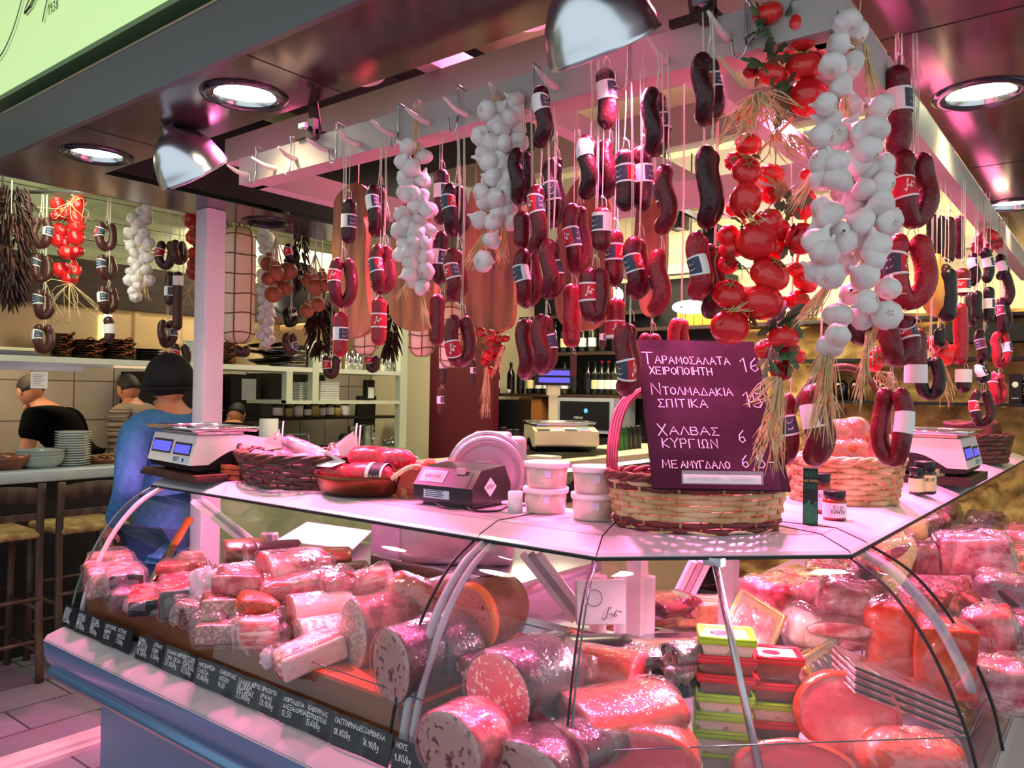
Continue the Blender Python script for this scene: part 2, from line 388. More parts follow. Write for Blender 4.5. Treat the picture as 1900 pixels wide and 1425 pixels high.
M_TOP = mat('white_laminate', 'c6c0c4', .32, coat=.15)
M_GREY = mat('grey_plastic', '9a9ea4', .4)
M_BLACK = mat('black_plastic', '121214', .35)
M_BLACKM = mat('matt_black', '0a0a0b', .7)
M_TRIM = mat('black_rubber_trim', '0b0b0c', .5)
M_BUMP = mat('blue_grey_bumper', '6f8fb4', .2, .5)
M_GLASS = glassmat('case_glass', refl=.6, ior=1.45)
M_GLASSE = mat('glass_edge', '3c5a58', .2, coat=1)
M_WOODB = mat('brown_board_wood', '8a4c26', .5, col2='6a3418', nscale=3, stretch=(1, 6, 8), lo=.3, hi=.7, coat=.2)
M_WOODD = mat('dark_wood', '2a1b14', .55, col2='3b261a', nscale=4, stretch=(1, 1, 8))
M_WOODR = mat('red_brown_wood', '5c3327', .45, col2='42221a', nscale=5, stretch=(6, 6, 1))
M_CREAM = mat('cream_paint', 'e4dcb4', .6)
M_BEAM = mat('pale_beam_paint', 'aea59f', .5)
M_TWINE = mat('white_twine', 'd9cfba', .8)
M_STRAW = mat('dry_straw', 'e2cb9c', .8, col2='c8a46c', nscale=30)
M_PAPER = mat('white_paper', 'e8e6e4', .7)
M_PEG = mat('horn_peg', 'd8cfc8', .45)

# ================================================================== room
b = MB(); b.box(-9, 3, -4, 8, -.1, 0)
struct('floor', b, tilemat('floor_tiles', 'yx', '8d8894', '7f7884', '4c4850', .62, .31, .006, .42))
b = MB(); b.box(-3.74, -3.64, -1, 4.2, 0, .035); b.box(-3.64, -3.60, -1, 4.2, 0, .02)
struct('trim_1', b, mat('pale_stone_step', 'c9c2bd', .5, col2='b5ada8', nscale=4))
b = MB(); b.box(-7.1, -7.0, -2.5, 6.4, 0, 3.5)
struct('wall_left', b, tilemat('kitchen_tiles', 'yz', 'b8b0a4', 'aaa294', '6a6258', .33, .33, .006, .25, off=0))
b = MB(); b.box(-7.0, 3.0, 6.3, 6.42, 0, 3.5)
# rough stone on the back wall
st = mat('rubble_stone', 'd8b878', .85, col2='8a6a3a', nscale=5, lo=.36, hi=.66, col3='c09a56', bump=.7, bscale=24, detail=8)
struct('wall_back', b, M_CREAM)
b = MB()
nx, nz = 130, 70; rows = []
for j in range(nz+1):
    r = []
    for i in range(nx+1):
        x = -2.6+4.4*i/nx; z = .02+2.2*j/nz
        d, pts = mnoise.voronoi((x*4.2+.35*mnoise.noise((x*5, z*5, 1)), z*6.5+.35*mnoise.noise((x*5, z*5, 7)), 0)); e = min(.5, d[1]-d[0])
        r.append((x, 6.27-.07*min(1, e*5)-.03*mnoise.noise((x*7, z*7, 3)), z))
    rows.append(r)
b.sheet(rows)
struct('wall_back_stone', b, st)
b = MB(); b.box(-7.0, 3.0, -.2, 6.3, 3.45, 3.55)
struct('ceiling', b, M_CREAM)
# panelled wall above the hatch, dark beam, steel back of the hatch
b = MB()
for k in range(6): b.box(-6.06, -6.0+(.004 if k % 2 else 0), -2.5, 5.3, 2.52+.155*k, 2.52+.155*k+.15)
struct('wall_panelling', b, mat('green_painted_boards', 'a9ae8c', .55, col2='8f9673', nscale=3, stretch=(1, 1, 6)))
b = MB(); b.box(-6.1, -5.94, -2.5, 5.3, 2.19, 2.52)
struct('beam_1', b, M_WOODD)
b = MB(); b.box(-6.06, -6.03, -.6, 5.3, 1.79, 2.19); b.box(-6.03, -6.0, 1.95, 2.0, 1.79, 2.19); b.box(-6.03, -6.0, 2.98, 3.02, 1.79, 2.19)
struct('wall_hatch_back', b, mat('warm_steel_sheet', 'c8b088', .25, .9))
# maroon wall end and dark side of the shop
b = MB(); b.box(-5.35, -4.55, 5.55, 5.63, 0, 3.4)
struct('wall_maroon', b, mat('maroon_paint', '5a1320', .5))
b = MB(); b.box(-4.55, -2.55, 6.16, 6.28, 0, 2.6)
struct('wall_dark_panel', b, mat('near_black_panel', '14100f', .5))
# ceiling beams and ducts
b = MB()
for y in (2.6, 3.6, 4.6, 5.6): b.box(-5.3, 1, y, y+.12, 3.2, 3.45)
struct('beam_2', b, M_BEAM)
b = MB(); b.box(-5.0, -2.6, 2.9, 3.5, 2.95, 3.2); b.box(-3.1, -2.4, 1.75, 2.9, 2.9, 3.2)
tag(obj('ventilation_duct', b, M_BLACKM), 'black ventilation duct box under the cream ceiling inside the shop', 'duct')
b = MB(); b.prism([(1.95, 3.3), (1.95, 3.02), (2.0, 3.02), (2.06, 3.1), (2.12, 3.3)], 'x', -4.2, .4)
struct('trim_2', b, mat('ornate_cornice', 'b59f5e', .6, col2='6f6a4a', nscale=22, ntype='voronoi', lo=.2, hi=.6, bump=.8, bscale=40))
b = MB(); b.box(-1.05, 1.2, 5.9, 6.1, 1.98, 2.1)
struct('beam_3', b, M_BLACKM)

# ================================================================== hood over the counter
M_SOF = mat('dark_soffit', '776064', .17, .75, col2='5e4a52', nscale=2)
M_FASC = mat('grey_fascia', '565b5d', .35, .3)
hood = thing('counter_hood', 'dark glossy canopy with grey fascia over the meat counter', 'canopy', (0, 0, 0))
ZS = 2.45
b = MB()
DL = [PZ(*q, ZS) for q in ((455, 178), (180, 288), (1820, 175), (1878, 380), (495, 412))]
def plate(b, x0, x1, y0, y1, holes, R, ax):
    "flat strip with round openings; holes sorted along its length"
    def rect(a0, a1, c0, c1):
        if a1-a0 > 1e-6 and c1-c0 > 1e-6: b.add([(a0, c0, ZS), (a1, c0, ZS), (a1, c1, ZS), (a0, c1, ZS)], [(3, 2, 1, 0)], 0, False)
    q = R*1.02; cur = x0 if ax == 'x' else y0
    for h in sorted(holes, key=lambda v: v.x if ax == 'x' else v.y):
        if ax == 'x': rect(cur, h.x-q, y0, y1); rect(h.x-q, h.x+q, y0, h.y-q); rect(h.x-q, h.x+q, h.y+q, y1); cur = h.x+q
        else: rect(x0, x1, cur, h.y-q); rect(x0, h.x-q, h.y-q, h.y+q); rect(h.x+q, x1, h.y-q, h.y+q); cur = h.y+q
        n = 40; sq = []; ci = []
        for k in range(n):
            a = 2*PI*k/n; c, s_ = math.cos(a), math.sin(a); m = max(abs(c), abs(s_)); sq.append((h.x+q*c/m, h.y+q*s_/m, ZS)); ci.append((h.x+R*c, h.y+R*s_, ZS))
        b.sheet([ci, sq], smooth=False, closed=True)
    if ax == 'x': rect(cur, x1, y0, y1)
    else: rect(x0, x1, cur, y1)
plate(b, -3.58, -.17, 1.15, 1.463, DL[:2], .118, 'x'); plate(b, -3.58, -3.22, 1.463, 4.4, [DL[4]], .118, 'y'); plate(b, -.47, -.17, 1.463, 5.9, DL[2:4], .118, 'y')
obj('soffit', b, M_SOF, hood)
for x in (-1.77, -2.7): b = MB(); b.box(x-.0015, x+.0015, 1.15, 1.463, ZS-.001, ZS+.001); obj('panel_joint', b, M_BLACKM, hood)
for y in (2.0, 3.3): b = MB(); b.box(-.47, -.17, y-.0015, y+.0015, ZS-.001, ZS+.001); obj('panel_joint', b, M_BLACKM, hood)
b = MB()
b.box(-3.22, -.47, 1.455, 1.463, ZS+.02, ZS+.2); b.box(-3.23, -3.22, 1.463, 4.4, ZS+.02, ZS+.42); b.box(-.47, -.46, 1.463, 5.9, ZS+.02, ZS+.42)
obj('inner_side', b, mat('hood_inner_black', '0c0b0d', .4), hood)
b = MB(); b.box(-3.60, -.15, 1.13, 1.15, ZS, ZS+.165); b.box(-3.60, -3.58, 1.15, 4.4, ZS, ZS+.165); b.box(-.17, -.15, 1.15, 5.9, ZS, ZS+.165)
b.box(-3.60, -.15, 1.15, 1.26, ZS+.145, ZS+.165)
obj('fascia', b, M_FASC, hood)
b = MB(); b.box(-3.60, -.15, 1.128, 1.132, ZS+.160, ZS+.167); obj('fascia_edge', b, M_CHROME, hood)
b = MB(); b.box(-3.6, -.15, 1.26, 1.30, ZS+.165, ZS+.40); obj('recess', b, M_BLACKM, hood)
# lit sign above
sign = thing('lit_sign', 'backlit pale green shop sign with black script above the grey fascia', 'sign', (0, 1.15, 2.70))
b = MB(); b.box(-3.9, .2, 0, .10, 0, .9)
obj('sign_face', b, mat('sign_acrylic', 'c9e8b0', .3, emit='c4e89a', estr=.52), sign)
b = MB(); b.box(-3.9, .2, -.006, .105, -.018, 0); obj('sign_edge', b, mat('sign_edge_green', '6f8f62', .4), sign)
def sgn(u, v, l): return Vector((u, -.001-l, v))
b = MB()
def signpoly(pts): return [(q.x, q.z) for q in [PY(p[0], p[1], 1.145)-Vector((0, 0, 2.70)) for p in pts]]
S1 = [(-14, 118), (2, 98), (14, 74), (24, 48), (33, 18), (41, -12), (52, -40), (66, -60)]
S2 = [(43, 24), (46, 12), (54, -4), (64, -14), (58, 0), (50, 14), (44, 24), (56, 10)]
S3 = [(55, 12), (60, 2), (70, -20)]
S4 = [(77, 38), (80, 22), (85, 0), (92, -30)]
for S in (S1, S2, S3, S4):
    c = [(v.x, v.y) for v in cat([(p[0], p[1], 0) for p in S], 5)]
    ribbons(b, [signpoly(c)], .008, sgn)
    ribbons(b, [signpoly([(p[0]+4, p[1]+4) for p in c])], .003, sgn)
pl, _ = strokes('1938', .035)
o1 = signpoly([(87, 27)])[0]; ribbons(b, [[(o1[0]+p[0], o1[1]+p[1]) for p in q] for q in pl], .005, sgn)
pl, _ = strokes("ΑΠΟΙΚΟΣ", .03, slant=.2)
o1 = signpoly([(-28, 16)])[0]; ribbons(b, [[(o1[0]+p[0], o1[1]+p[1]) for p in q] for q in pl], .004, sgn)
obj('lettering', b, mat('sign_ink', '1a1412', .5), sign)

# recessed downlights
def downlight(loc, lit, label, col='fff0d0'):
    t = thing('recessed_downlight', label, 'downlight', loc, group='recessed lights in the canopy')
    b = MB(); b.lathe([(.086, .03), (.090, -.004), (.108, -.010), (.122, -.006), (.125, -.001)], 32)
    obj('trim_ring', b, mat('downlight_ring', '50525a', .15, .9), t)
    b = MB(); b.lathe([(.0875, -.001), (.083, .018)], 28); obj('reflector', b, M_CHROME if lit else M_BLACKM, t)
    b = MB(); b.lathe([(.082, .016), (.05, .010), (.0001, .008)], 24)
    obj('lamp_glass', b, mat('downlight_glass_'+col, 'ffffff', .3, emit=col, estr=14) if lit else mat('dark_lamp_glass', '101012', .3), t)
    b = MB(); b.lathe([(.0001, .09), (.11, .09), (.116, .002)], 24); obj('housing', b, M_BLACKM, t)
    if lit: light('downlight_light', 'SPOT', Vector(loc)+Vector((0, 0, -.02)), 16, WARM, .06, aim=Vector(loc)+Vector((.05, .1, -1)), spot=math.radians(110), blend=.5)
    return t
for (px, py, lit, lab) in ((455, 178, 1, 'glowing chrome downlight in the canopy above the left end of the hook rail'),
                           (180, 288, 1, 'glowing chrome downlight near the far left corner of the canopy'),
                           (1820, 175, 1, 'large glowing downlight in the canopy right of the garlic braid'),
                           (1878, 380, 1, 'glowing downlight farther back in the right side of the canopy'),
                           (495, 412, 0, 'unlit black downlight above the big white cheese')):
    p = PZ(px, py, ZS); downlight((p.x, p.y, ZS), lit, lab, 'f4ffc0' if px == 1820 else 'fff0d0')
# white post
b = MB()
pp = PZ(392, 390, ZS); b.rbox(pp.x-.05, pp.x+.05, pp.y-.05, pp.y+.05, 0, ZS, .006, 2)
struct('column_1', b, mat('post_paint', 'd9cfd6', .4))

# ================================================================== hook rail
RZ, RY = 2.27, 1.50
rail = thing('hook_rail', 'pale painted beam frame with horn pegs hanging over the counter', 'rack', (0, 0, 0))
b = MB(); b.box(-2.30, -.42, RY-.025, RY+.025, RZ, RZ+.085); b.box(-2.30, -.42, RY+.025, RY+.05, RZ, RZ+.02)
obj('front_beam', b, M_BEAM, rail)
b = MB(); b.box(-2.66, -.42, 1.645, 1.70, 2.44, 2.53); obj('upper_beam', b, M_BEAM, rail)
b = MB(); b.box(-.475, -.42, RY+.025, 5.2, RZ, RZ+.085); obj('side_beam', b, M_BEAM, rail)
for i, (x, z, y1) in enumerate(((-2.30, RZ+.0, 4.2), (-1.62, 2.53, 3.4), (-1.05, 2.53, 3.4))):
    b = MB(); b.box(x, x+.06, RY+.025 if i == 0 else 1.5, y1, z, z+.08); obj('cross_beam', b, M_BEAM, rail)
b = MB(); b.box(-2.24, -.47, 2.55, 2.61, RZ, RZ+.085); obj('rear_beam', b, M_BEAM, rail)
PEGS = [((462, 325), (421, 306)), ((512, 313), (467, 292)), ((548, 295), (517, 273)), ((615, 280), (568, 257)), ((668, 268), (622, 242)), ((732, 250), (688, 222)),
        ((797, 228), (752, 200)), ((868, 213), (823, 180)), ((933, 182), (907, 153)), ((1033, 163), (993, 123)), ((1236, 115), (1198, 65)), ((1352, 72), (1313, 20))]
for (q, t) in PEGS:
    a = PY(q[0], q[1], RY-.025); e = PY(t[0], t[1], RY-.11); b = MB()
    m = (a+e)/2+Vector((0, 0, -.008)); b.tube(bez(a+Vector((0, .01, 0)), m, m, e, 8), [.008, .0085, .0085, .008, .0075, .007, .006, .0048, .003], 8)
    obj('peg', b, M_PEG, rail)
def brace(p, q, w, t): b = MB(); b.tube([p, q], w, 4, ref=(1, 0, 0), smooth=False); return b
for (p0, p1, lab) in (((512, 215), (588, 292), 'red-brown wooden hanger bracket holding the left part of the hook rail'), ((1255, -10), (1300, 92), 'red-brown wooden hanger bracket beside the tall tomato string')):
    t = thing('hanger_bracket', lab, 'bracket', (0, 0, 0), group='wooden hangers of the rail')
    e = PY(p1[0], p1[1], RY+.005); e.z = RZ+.10; s = PY(p0[0], p0[1], 1.62); s.z = max(s.z, 2.6)
    s = Vector((e.x-.02, 1.47, 2.62)) if p0[0] < 1000 else Vector((e.x-.05, 1.49, 2.72))
    obj('hanger_bar', brace(s, e, .022, .03), M_WOODR, t)
    b = MB(); b.box(e.x-.05, e.x+.05, RY-.04, RY+.04, RZ+.085, RZ+.10); b.box(e.x+.02, e.x+.05, RY-.05, RY-.03, RZ+.07, RZ+.13); obj('foot_plate', b, M_WOODD, t)
    b = MB(); b.cyl((e.x+.035, RY-.05, RZ+.10), (e.x+.035, RY-.075, RZ+.10), .008, 8); b.box(e.x+.02, e.x+.05, RY-.08, RY-.07, RZ+.095, RZ+.108); obj('wing_nut', b, M_STEEL, t)
for (a, c, nm) in ((P(5, 330, 4.55), P(372, 380, 4.55), 'left'), (P(425, 390, 4.3), P(745, 410, 4.75), 'right')):
    b = MB(); a.z = c.z = 2.72; b.tube([a, c], .012, 8); b.tube([a, (a.x, a.y, 3.45)], .006, 6); b.tube([c, (c.x, c.y, 3.45)], .006, 6)
    tag(obj('hanging_pipe', b, M_STEEL), 'steel pipe under the ceiling carrying hanging goods over the kitchen, %s one' % nm, 'pipe', 'pipes over the kitchen')
# pendant lamps
def dome(loc, axis, r, label, name='pendant_lamp', stem_to=None):
    t = thing(name, label, 'lamp', loc, group='spun steel lamp shades')
    q = Vector(axis).normalized().to_track_quat('-Z', 'Y'); Tq = q.to_matrix().to_4x4()
    b = MB(); b.lathe([(r, 0), (r*1.02, .003), (r*.995, .010), (r*.97, .03), (r*.86, .075), (r*.66, .115), (r*.40, .142), (r*.2, .152), (r*.19, .17), (.0001, .172)], 40, T=Tq)
    b.lathe([(r, 0), (r*.965, .03), (r*.85, .072), (r*.65, .11), (r*.38, .138), (.0001, .14)], 40, T=Tq, mi=1)
    obj('lamp_shade', b, [M_ALU, mat('lamp_inside', 'e8e4e0', .3, .6)], t)
    b = MB(); b.ell((0, 0, .06), (.03, .03, .04), 12, 8, T=Tq); obj('bulb', b, mat('pink_bulb', 'ffd0e0', .3, emit='ff9ac0', estr=4), t)
    top = Tq @ Vector((0, 0, .17)); end = Vector((0, 0, (stem_to or 3.45)-loc[2])); end.x = top.x*.5; end.y = top.y*.5
    b = MB(); b.cyl(top, top+(end-top)*.12, .016, 10); obj('lamp_holder', b, M_BLACK, t)
    b = MB(); b.tube([top, top*.8+end*.2, end], .004, 6); obj('flex', b, M_BLACK, t)
    return t
def cdir(r, f, u): return RT*r+FW*f+UP*u
dome(P(362, 318, 2.62)+cdir(0, 0, -.01), cdir(.34, .50, -.8), .118, 'spun steel lamp shade left of the hook rail', stem_to=2.45)
dome(P(1122, 90, 1.62), cdir(.38, .42, -.82), .120, 'big spun steel lamp shade at the top above the sausages', stem_to=3.4)
for i, (p, a) in enumerate(SPOTS):
    dome(Vector(p)+Vector((0, 0, .03)), Vector(a)-Vector(p), .12, 'spun steel lamp shade hung over the serving side, number %s from the left end' % ('one', 'two', 'three', 'four', 'five')[i])
# S-hooks on the rail
SH = [(475, 336, .30), (540, 318, .2), (625, 286, .25), (740, 262, .25), (850, 232, .3), (990, 194, .3), (1165, 140, .3), (1385, 82, .3)]
ORD = ['first', 'second', 'third', 'fourth', 'fifth', 'sixth', 'seventh', 'eighth', 'ninth', 'tenth', 'eleventh', 'twelfth']
hook0 = None
for i, (px, py, dz) in enumerate(SH):
    p = PY(px, py, RY-.034)
    if hook0 is None:
        b = MB(); path = [(0, .04, .062), (0, .03, .082), (0, .0, .088)]+[(0, 0, .088-.01*k) for k in range(1, 9)]
        path += [(-.012+.014*math.cos(a), -.004-.01*math.sin(a)*0, -.006-.022*math.sin(a)) for a in [PI*k/8 for k in range(0, 9)]]+[(-.028, -.004, .012)]
        b.tube(cat(path, 3), .0025, 7); hook0 = obj('meat_hook', b, M_STEEL); h = hook0
    else:
        h = hook0.copy(); COL.objects.link(h)
    h.location = (p.x, RY-.036, RZ+.012); tag(h, 'steel S-hook on the pale rail, %s from its left end' % ORD[i], 'hook', 'steel hooks on the rail')
# ================================================================== glass meat counter
LY, LX, LZ = 1.40, -.47, 1.27
CA, CB = (-.865, LY), (LX, 1.79)
XL, XS, YS, YE = -2.67, -1.185, 1.93, 5.5
_n2 = Vector((CB[1]-CA[1], -(CB[0]-CA[0]))).normalized()
def mitre(n1, n2): return (n1+n2)/(1+n1.dot(n2))
MA = mitre(Vector((0, -1)), _n2); MBB = mitre(_n2, Vector((1, 0)))
def col(k, s):
    "corner columns of the counter outline, s metres outside the lip"
    if k == 'L': return (XL, LY-s)
    if k == 'S': return (XS, LY-s)
    if k == 'A': return (CA[0]+MA.x*s, CA[1]+MA.y*s)
    if k == 'B': return (CB[0]+MBB.x*s, CB[1]+MBB.y*s)
    if k == 'T': return (LX+s, YS)
    if k == 'R': return (LX+s, YE)
def run(b, cols, prof, mi=0, mis=None, smooth=True, close=False):
    prof = prof+[prof[0]] if close else prof
    rows = [[(*col(c, s), z) for c in cols] for (s, z) in prof]
    for i in range(len(rows)-1):
        b.sheet([rows[i], rows[i+1]], mis[i] if mis else mi, smooth=False)
    return b
def run_smooth(b, cols, prof, mi=0):
    for c0, c1 in zip(cols, cols[1:]):
        b.sheet([[(*col(c, s), z) for c in (c0, c1)] for (s, z) in prof], mi)
    return b
GP = [(v.x, v.z) for v in cat([(.0, 0, 1.258), (.082, 0, 1.213), (.155, 0, 1.135), (.207, 0, 1.045), (.244, 0, .954), (.264, 0, .862)], 5)]
def make_case(name, label, cols, ends, glass_splits):
    t = thing(name, label, 'display counter', (0, 0, 0), group='modules of the refrigerated meat counter')
    b = MB()
    top = [(0, LZ-.012), (.003, LZ-.004), (-.004, LZ+.002), (-.07, LZ+.026), (-.36, LZ+.026), (-.36, LZ-.012), (-.05, LZ-.012)]
    run(b, cols, top, close=True)
    for e in ends: b.add([(*col(e, s), z) for s, z in top], [tuple(range(len(top)))], smooth=False)
    obj('counter_top', b, M_TOP, t)
    b = MB(); run(b, cols, [(.0045, LZ-.013), (.0045, LZ-.006), (-.004, LZ-.0145)], close=True); obj('lip_edge', b, M_TRIM, t)
    # front rail, bumper, body
    fr = [(.258, .866), (.264, .846), (.272, .839), (.332, .821), (.342, .806)]
    b = MB(); run_smooth(b, cols, fr); obj('front_ledge', b, mat('front_ledge', 'a89ea4', .35), t)
    bp = [(.340, .810), (.342, .79), (.339, .765), (.330, .738), (.318, .725), (.322, .715), (.330, .705), (.326, .69), (.30, .67), (.26, .645), (.17, .60)]
    b = MB(); run_smooth(b, cols, bp)
    b2 = MB(); run_smooth(b2, cols, [(.3425, .803), (.3435, .797), (.3425, .791)])
    for e in ends:
        pr = fr+bp[1:]+[(.15, .60), (.15, .872)]
        b.add([(*col(e, s), z) for s, z in pr], [tuple(range(len(pr)))], smooth=False)
    obj('bumper', b, M_BUMP, t)
    b = MB(); run(b, cols, [(.326, .70), (.3345, .704), (.3345, .696), (.326, .692)], close=True); obj('bumper_moulding', b, M_STEEL, t)
    b = MB(); run(b, cols, [(.16, .62), (.16, .12), (-.55, .12), (-.55, .84), (.16, .84)], close=True)
    for e in ends: b.add([(*col(e, s), z) for s, z in [(.16, .62), (.16, .12), (-.55, .12), (-.55, .84), (.16, .84)]], [(0, 1, 2, 3, 4)], smooth=False)
    obj('body', b, mat('body_panel', '6c8aa8', .3, .35), t)
    b = MB(); run(b, cols, [(.08, .12), (.08, 0), (-.5, 0), (-.5, .12)]); obj('plinth', b, M_BLACKM, t)
    # inside: deck, back step
    b = MB(); run(b, cols, [(.262, .862), (.25, .85), (-.30, .87), (-.33, .93), (-.345, .965), (-.40, .968), (-.40, .94), (-.62, .935), (-.62, .84)]); obj('deck', b, mat('deck_steel', 'b0b0b8', .3, .8), t)
    b = MB(); run(b, cols, [(-.345, .968), (-.35, .985), (-.39, .985), (-.40, .968)]); obj('back_rail', b, M_STEEL, t)
    # glass
    for (c0, c1) in glass_splits:
        b = MB(); b.sheet([[(*col(c, s), z) for c in (c0, c1)] for (s, z) in GP]); obj('front_glass', b, M_GLASS, t)
        b = MB(); s_, z_ = GP[16]; p0, p1 = Vector((*col(c0, s_), z_)), Vector((*col(c1, s_), z_))
    return t
caseL = make_case('display_counter', 'glass fronted meat counter wing with price cards along its front', ['L', 'S'], ['L'], [('L', 'S')])
caseC = make_case('corner_counter', 'angled glass corner of the meat counter under the woven basket and chalkboard', ['S', 'A', 'B', 'T'], [], [('S', 'A'), ('A', 'B'), ('B', 'T')])
caseR = make_case('display_counter', 'glass meat counter wing running back on the right under the farther scale', ['T', 'R'], ['R'], [('T', 'R')])
# glass seams, tubes and rods
def edge_line(parent, k, ds, r, m, name, off=0, n=6, i0=0, i1=None, shift=(0, 0, 0)):
    b = MB(); b.tube([Vector((*col(k, s+off), z))+Vector(shift) for s, z in GP[i0:i1]], r, n); return obj(name, b, m, parent)
edge_line(caseL, 'L', 0, .004, M_GLASSE, 'glass_edge')
edge_line(caseL, 'L', 0, .009, M_TOP, 'glass_tube', off=-.012, shift=(.045, 0, 0))
edge_line(caseL, 'S', 0, .0035, M_TRIM, 'glass_seam', shift=(-.012, 0, 0))
edge_line(caseC, 'S', 0, .010, M_GREY, 'glass_tube', off=-.012, shift=(.014, 0, 0)); edge_line(caseC, 'S', 0, .008, M_GREY, 'glass_tube', off=-.014, shift=(.038, 0, 0))
edge_line(caseC, 'A', 0, .0022, M_GLASSE, 'glass_seam'); edge_line(caseC, 'A', 0, .0022, M_TRIM, 'glass_seam', shift=(-.007, -.004, 0))
edge_line(caseC, 'B', 0, .0035, M_TRIM, 'glass_seam')
edge_line(caseC, 'T', 0, .010, M_GREY, 'glass_tube', off=-.016, shift=(0, -.03, 0), i1=19); edge_line(caseC, 'T', 0, .009, M_GREY, 'glass_tube', off=-.018, shift=(0, -.006, 0), i1=19)
edge_line(caseR, 'T', 0, .0035, M_TRIM, 'glass_seam', shift=(0, .035, 0))
# prop rod in the middle of the angled glass
ra, rb = P(1325, 1038, 1.66), P(1413, 1445, 1.44)
b = MB(); b.tube([ra, rb], .0075, 10); b.box(ra.x-.02, ra.x+.02, ra.y-.012, ra.y+.012, 1.245, 1.262)
obj('prop_rod', b, M_STEEL, caseC)
# light tubes under the top
for par, p, q in ((caseL, (XL+.1, LY+.16, LZ-.025), (XS-.1, LY+.16, LZ-.025)), (caseC, (CA[0]-.06, CA[1]+.16, LZ-.025), (CB[0]-.16, CB[1]+.06, LZ-.025)), (caseR, (LX-.16, YS+.1, LZ-.025), (LX-.16, YE-.1, LZ-.025))):
    b = MB(); b.cyl(p, q, .008, 10); obj('light_tube', b, mat('pink_tube', 'ffd0f0', .3, emit='ff70c0', estr=1.6), par)
# struts and back posts that carry the top
for par, p, q in ((caseL, PY(368, 930, 1.70), PY(482, 1022, 1.76)), (caseC, PY(985, 1028, 1.66), PY(1080, 1150, 1.78)), (caseC, PY(1300, 1040, 2.12), PY(1236, 1170, 2.16)), (caseL, PY(500, 990, 1.74), PY(505, 1040, 1.77))):
    b = MB()
    for k in range(3): b.tube([p+RT*(.021*(k-1)), q+RT*(.021*(k-1))], .0125, 4, ref=(1, 0, 0), smooth=False, mi=k % 2)
    obj('top_strut', b, [M_WHITE, M_GREY], par)
for (x, y) in ((-1.0, 1.82), (-.82, 1.98), (-.86, 3.0), (-.86, 4.2)):
    b = MB(); b.box(x-.02, x+.02, y-.02, y+.02, .935, LZ); obj('back_post', b, M_WHITE, caseC if y < 2.5 else caseR)
# joints across the counter top and the low glass edge
for par, k in ((caseC, 'S'), (caseC, 'A'), (caseC, 'B'), (caseR, 'T')):
    b = MB(); b.tube([(*col(k, q), z+.0008) for q, z in ((.004, LZ-.008), (-.004, LZ+.002), (-.07, LZ+.026), (-.36, LZ+.026))], .0013, 5); obj('top_joint', b, M_TRIM, par)
for par, cs in ((caseL, ('L', 'S')), (caseC, ('S', 'A', 'B', 'T'))):
    b = MB(); run(b, cs, [(-.069, LZ+.0262), (-.071, LZ+.0266), (-.073, LZ+.0262)]); obj('top_crease', b, M_GREY, par)
    b = MB(); b.tube([(*col(c, .2385), .975) for c in cs], .0013, 5); obj('pane_edge', b, M_GLASSE, par)
# ================================================================== hanging sausages
def casing(name, c, c2): return mat(name, c, .32, col2=c2, nscale=230, lo=.50, hi=.74, bump=.30, bscale=80, coat=.22, detail=3, spec=.35)
TONES = {'dark': casing('sausage_dark_shaded', '300a10', '521820'), 'burgundy': casing('sausage_burgundy', '5e101c', '84242e'), 'red': casing('sausage_red_lit', '921626', 'b4343e'),  # upper unlit casings coloured darker, lamplit lower ones redder, besides real variation
         'black': casing('sausage_black', '120a0c', '281418'), 'brown': casing('sausage_brown', '40201c', '5c302a')}
M_SLATE = mat('label_slate', '3a3f52', .5); M_RED = mat('label_red', 'c8152e', .45); M_LW = mat('label_white', 'e9e6e2', .5)
BANDM = [M_LW, M_SLATE, M_RED, M_LW]
BTXT = {'WS': 'white and slate band', 'SW': 'slate and white band', 'SR': 'slate and red band', 'RS': 'red and slate band', 'R': 'red band', 'S': 'slate band', 'W': 'white band', None: 'no band showing'}
def ringpath(H, W, t, n=38, gap=.28, sq=.8):
    a = (W-t)/2; out = []; e = t*.5
    for i in range(n+1):
        th = math.radians(90+gap*60)+(math.radians(360-gap*120))*i/n
        c, s = math.cos(th), math.sin(th)
        k = abs(c)**sq*(1 if c > 0 else -1)
        x = a*k*(1-.12*max(0, s)); z = -H/2+(H/2-e)*s
        out.append(Vector((x, .006*math.sin(3*th), z)))
    return out
def rounded(path, r):
    "resample so that both ends close in a half ball; returns points and radii"
    L = [0]
    for a, c in zip(path, path[1:]): L.append(L[-1]+(c-a).length)
    T = L[-1]; ss = [r*(1-math.cos(PI/2*k/5)) for k in range(5)]; n = 26; ss = ss+[r+(T-2*r)*k/n for k in range(n+1)]+[T-q for q in reversed(ss)]
    out = []; rad = []; j = 0
    for q in ss:
        while j < len(path)-2 and L[j+1] < q: j += 1
        out.append(path[j].lerp(path[j+1], max(0, min(1, (q-L[j])/max(1e-9, L[j+1]-L[j])))))
        e = min(q, T-q); rad.append(max(.12*r, r*(1 if e >= r else math.sqrt(max(0, 1-(1-e/r)**2)))*(1+.025*math.sin(q*90))))
    return out, rad
def radii(n, r):
    out = []
    for i in range(n):
        q = min(i, n-1-i)/(n-1); k = min(1, .35+.65*math.sin(min(1, q/.07)*PI/2)); out.append(r*k*(1+.03*math.sin(i*1.3)))
    return out
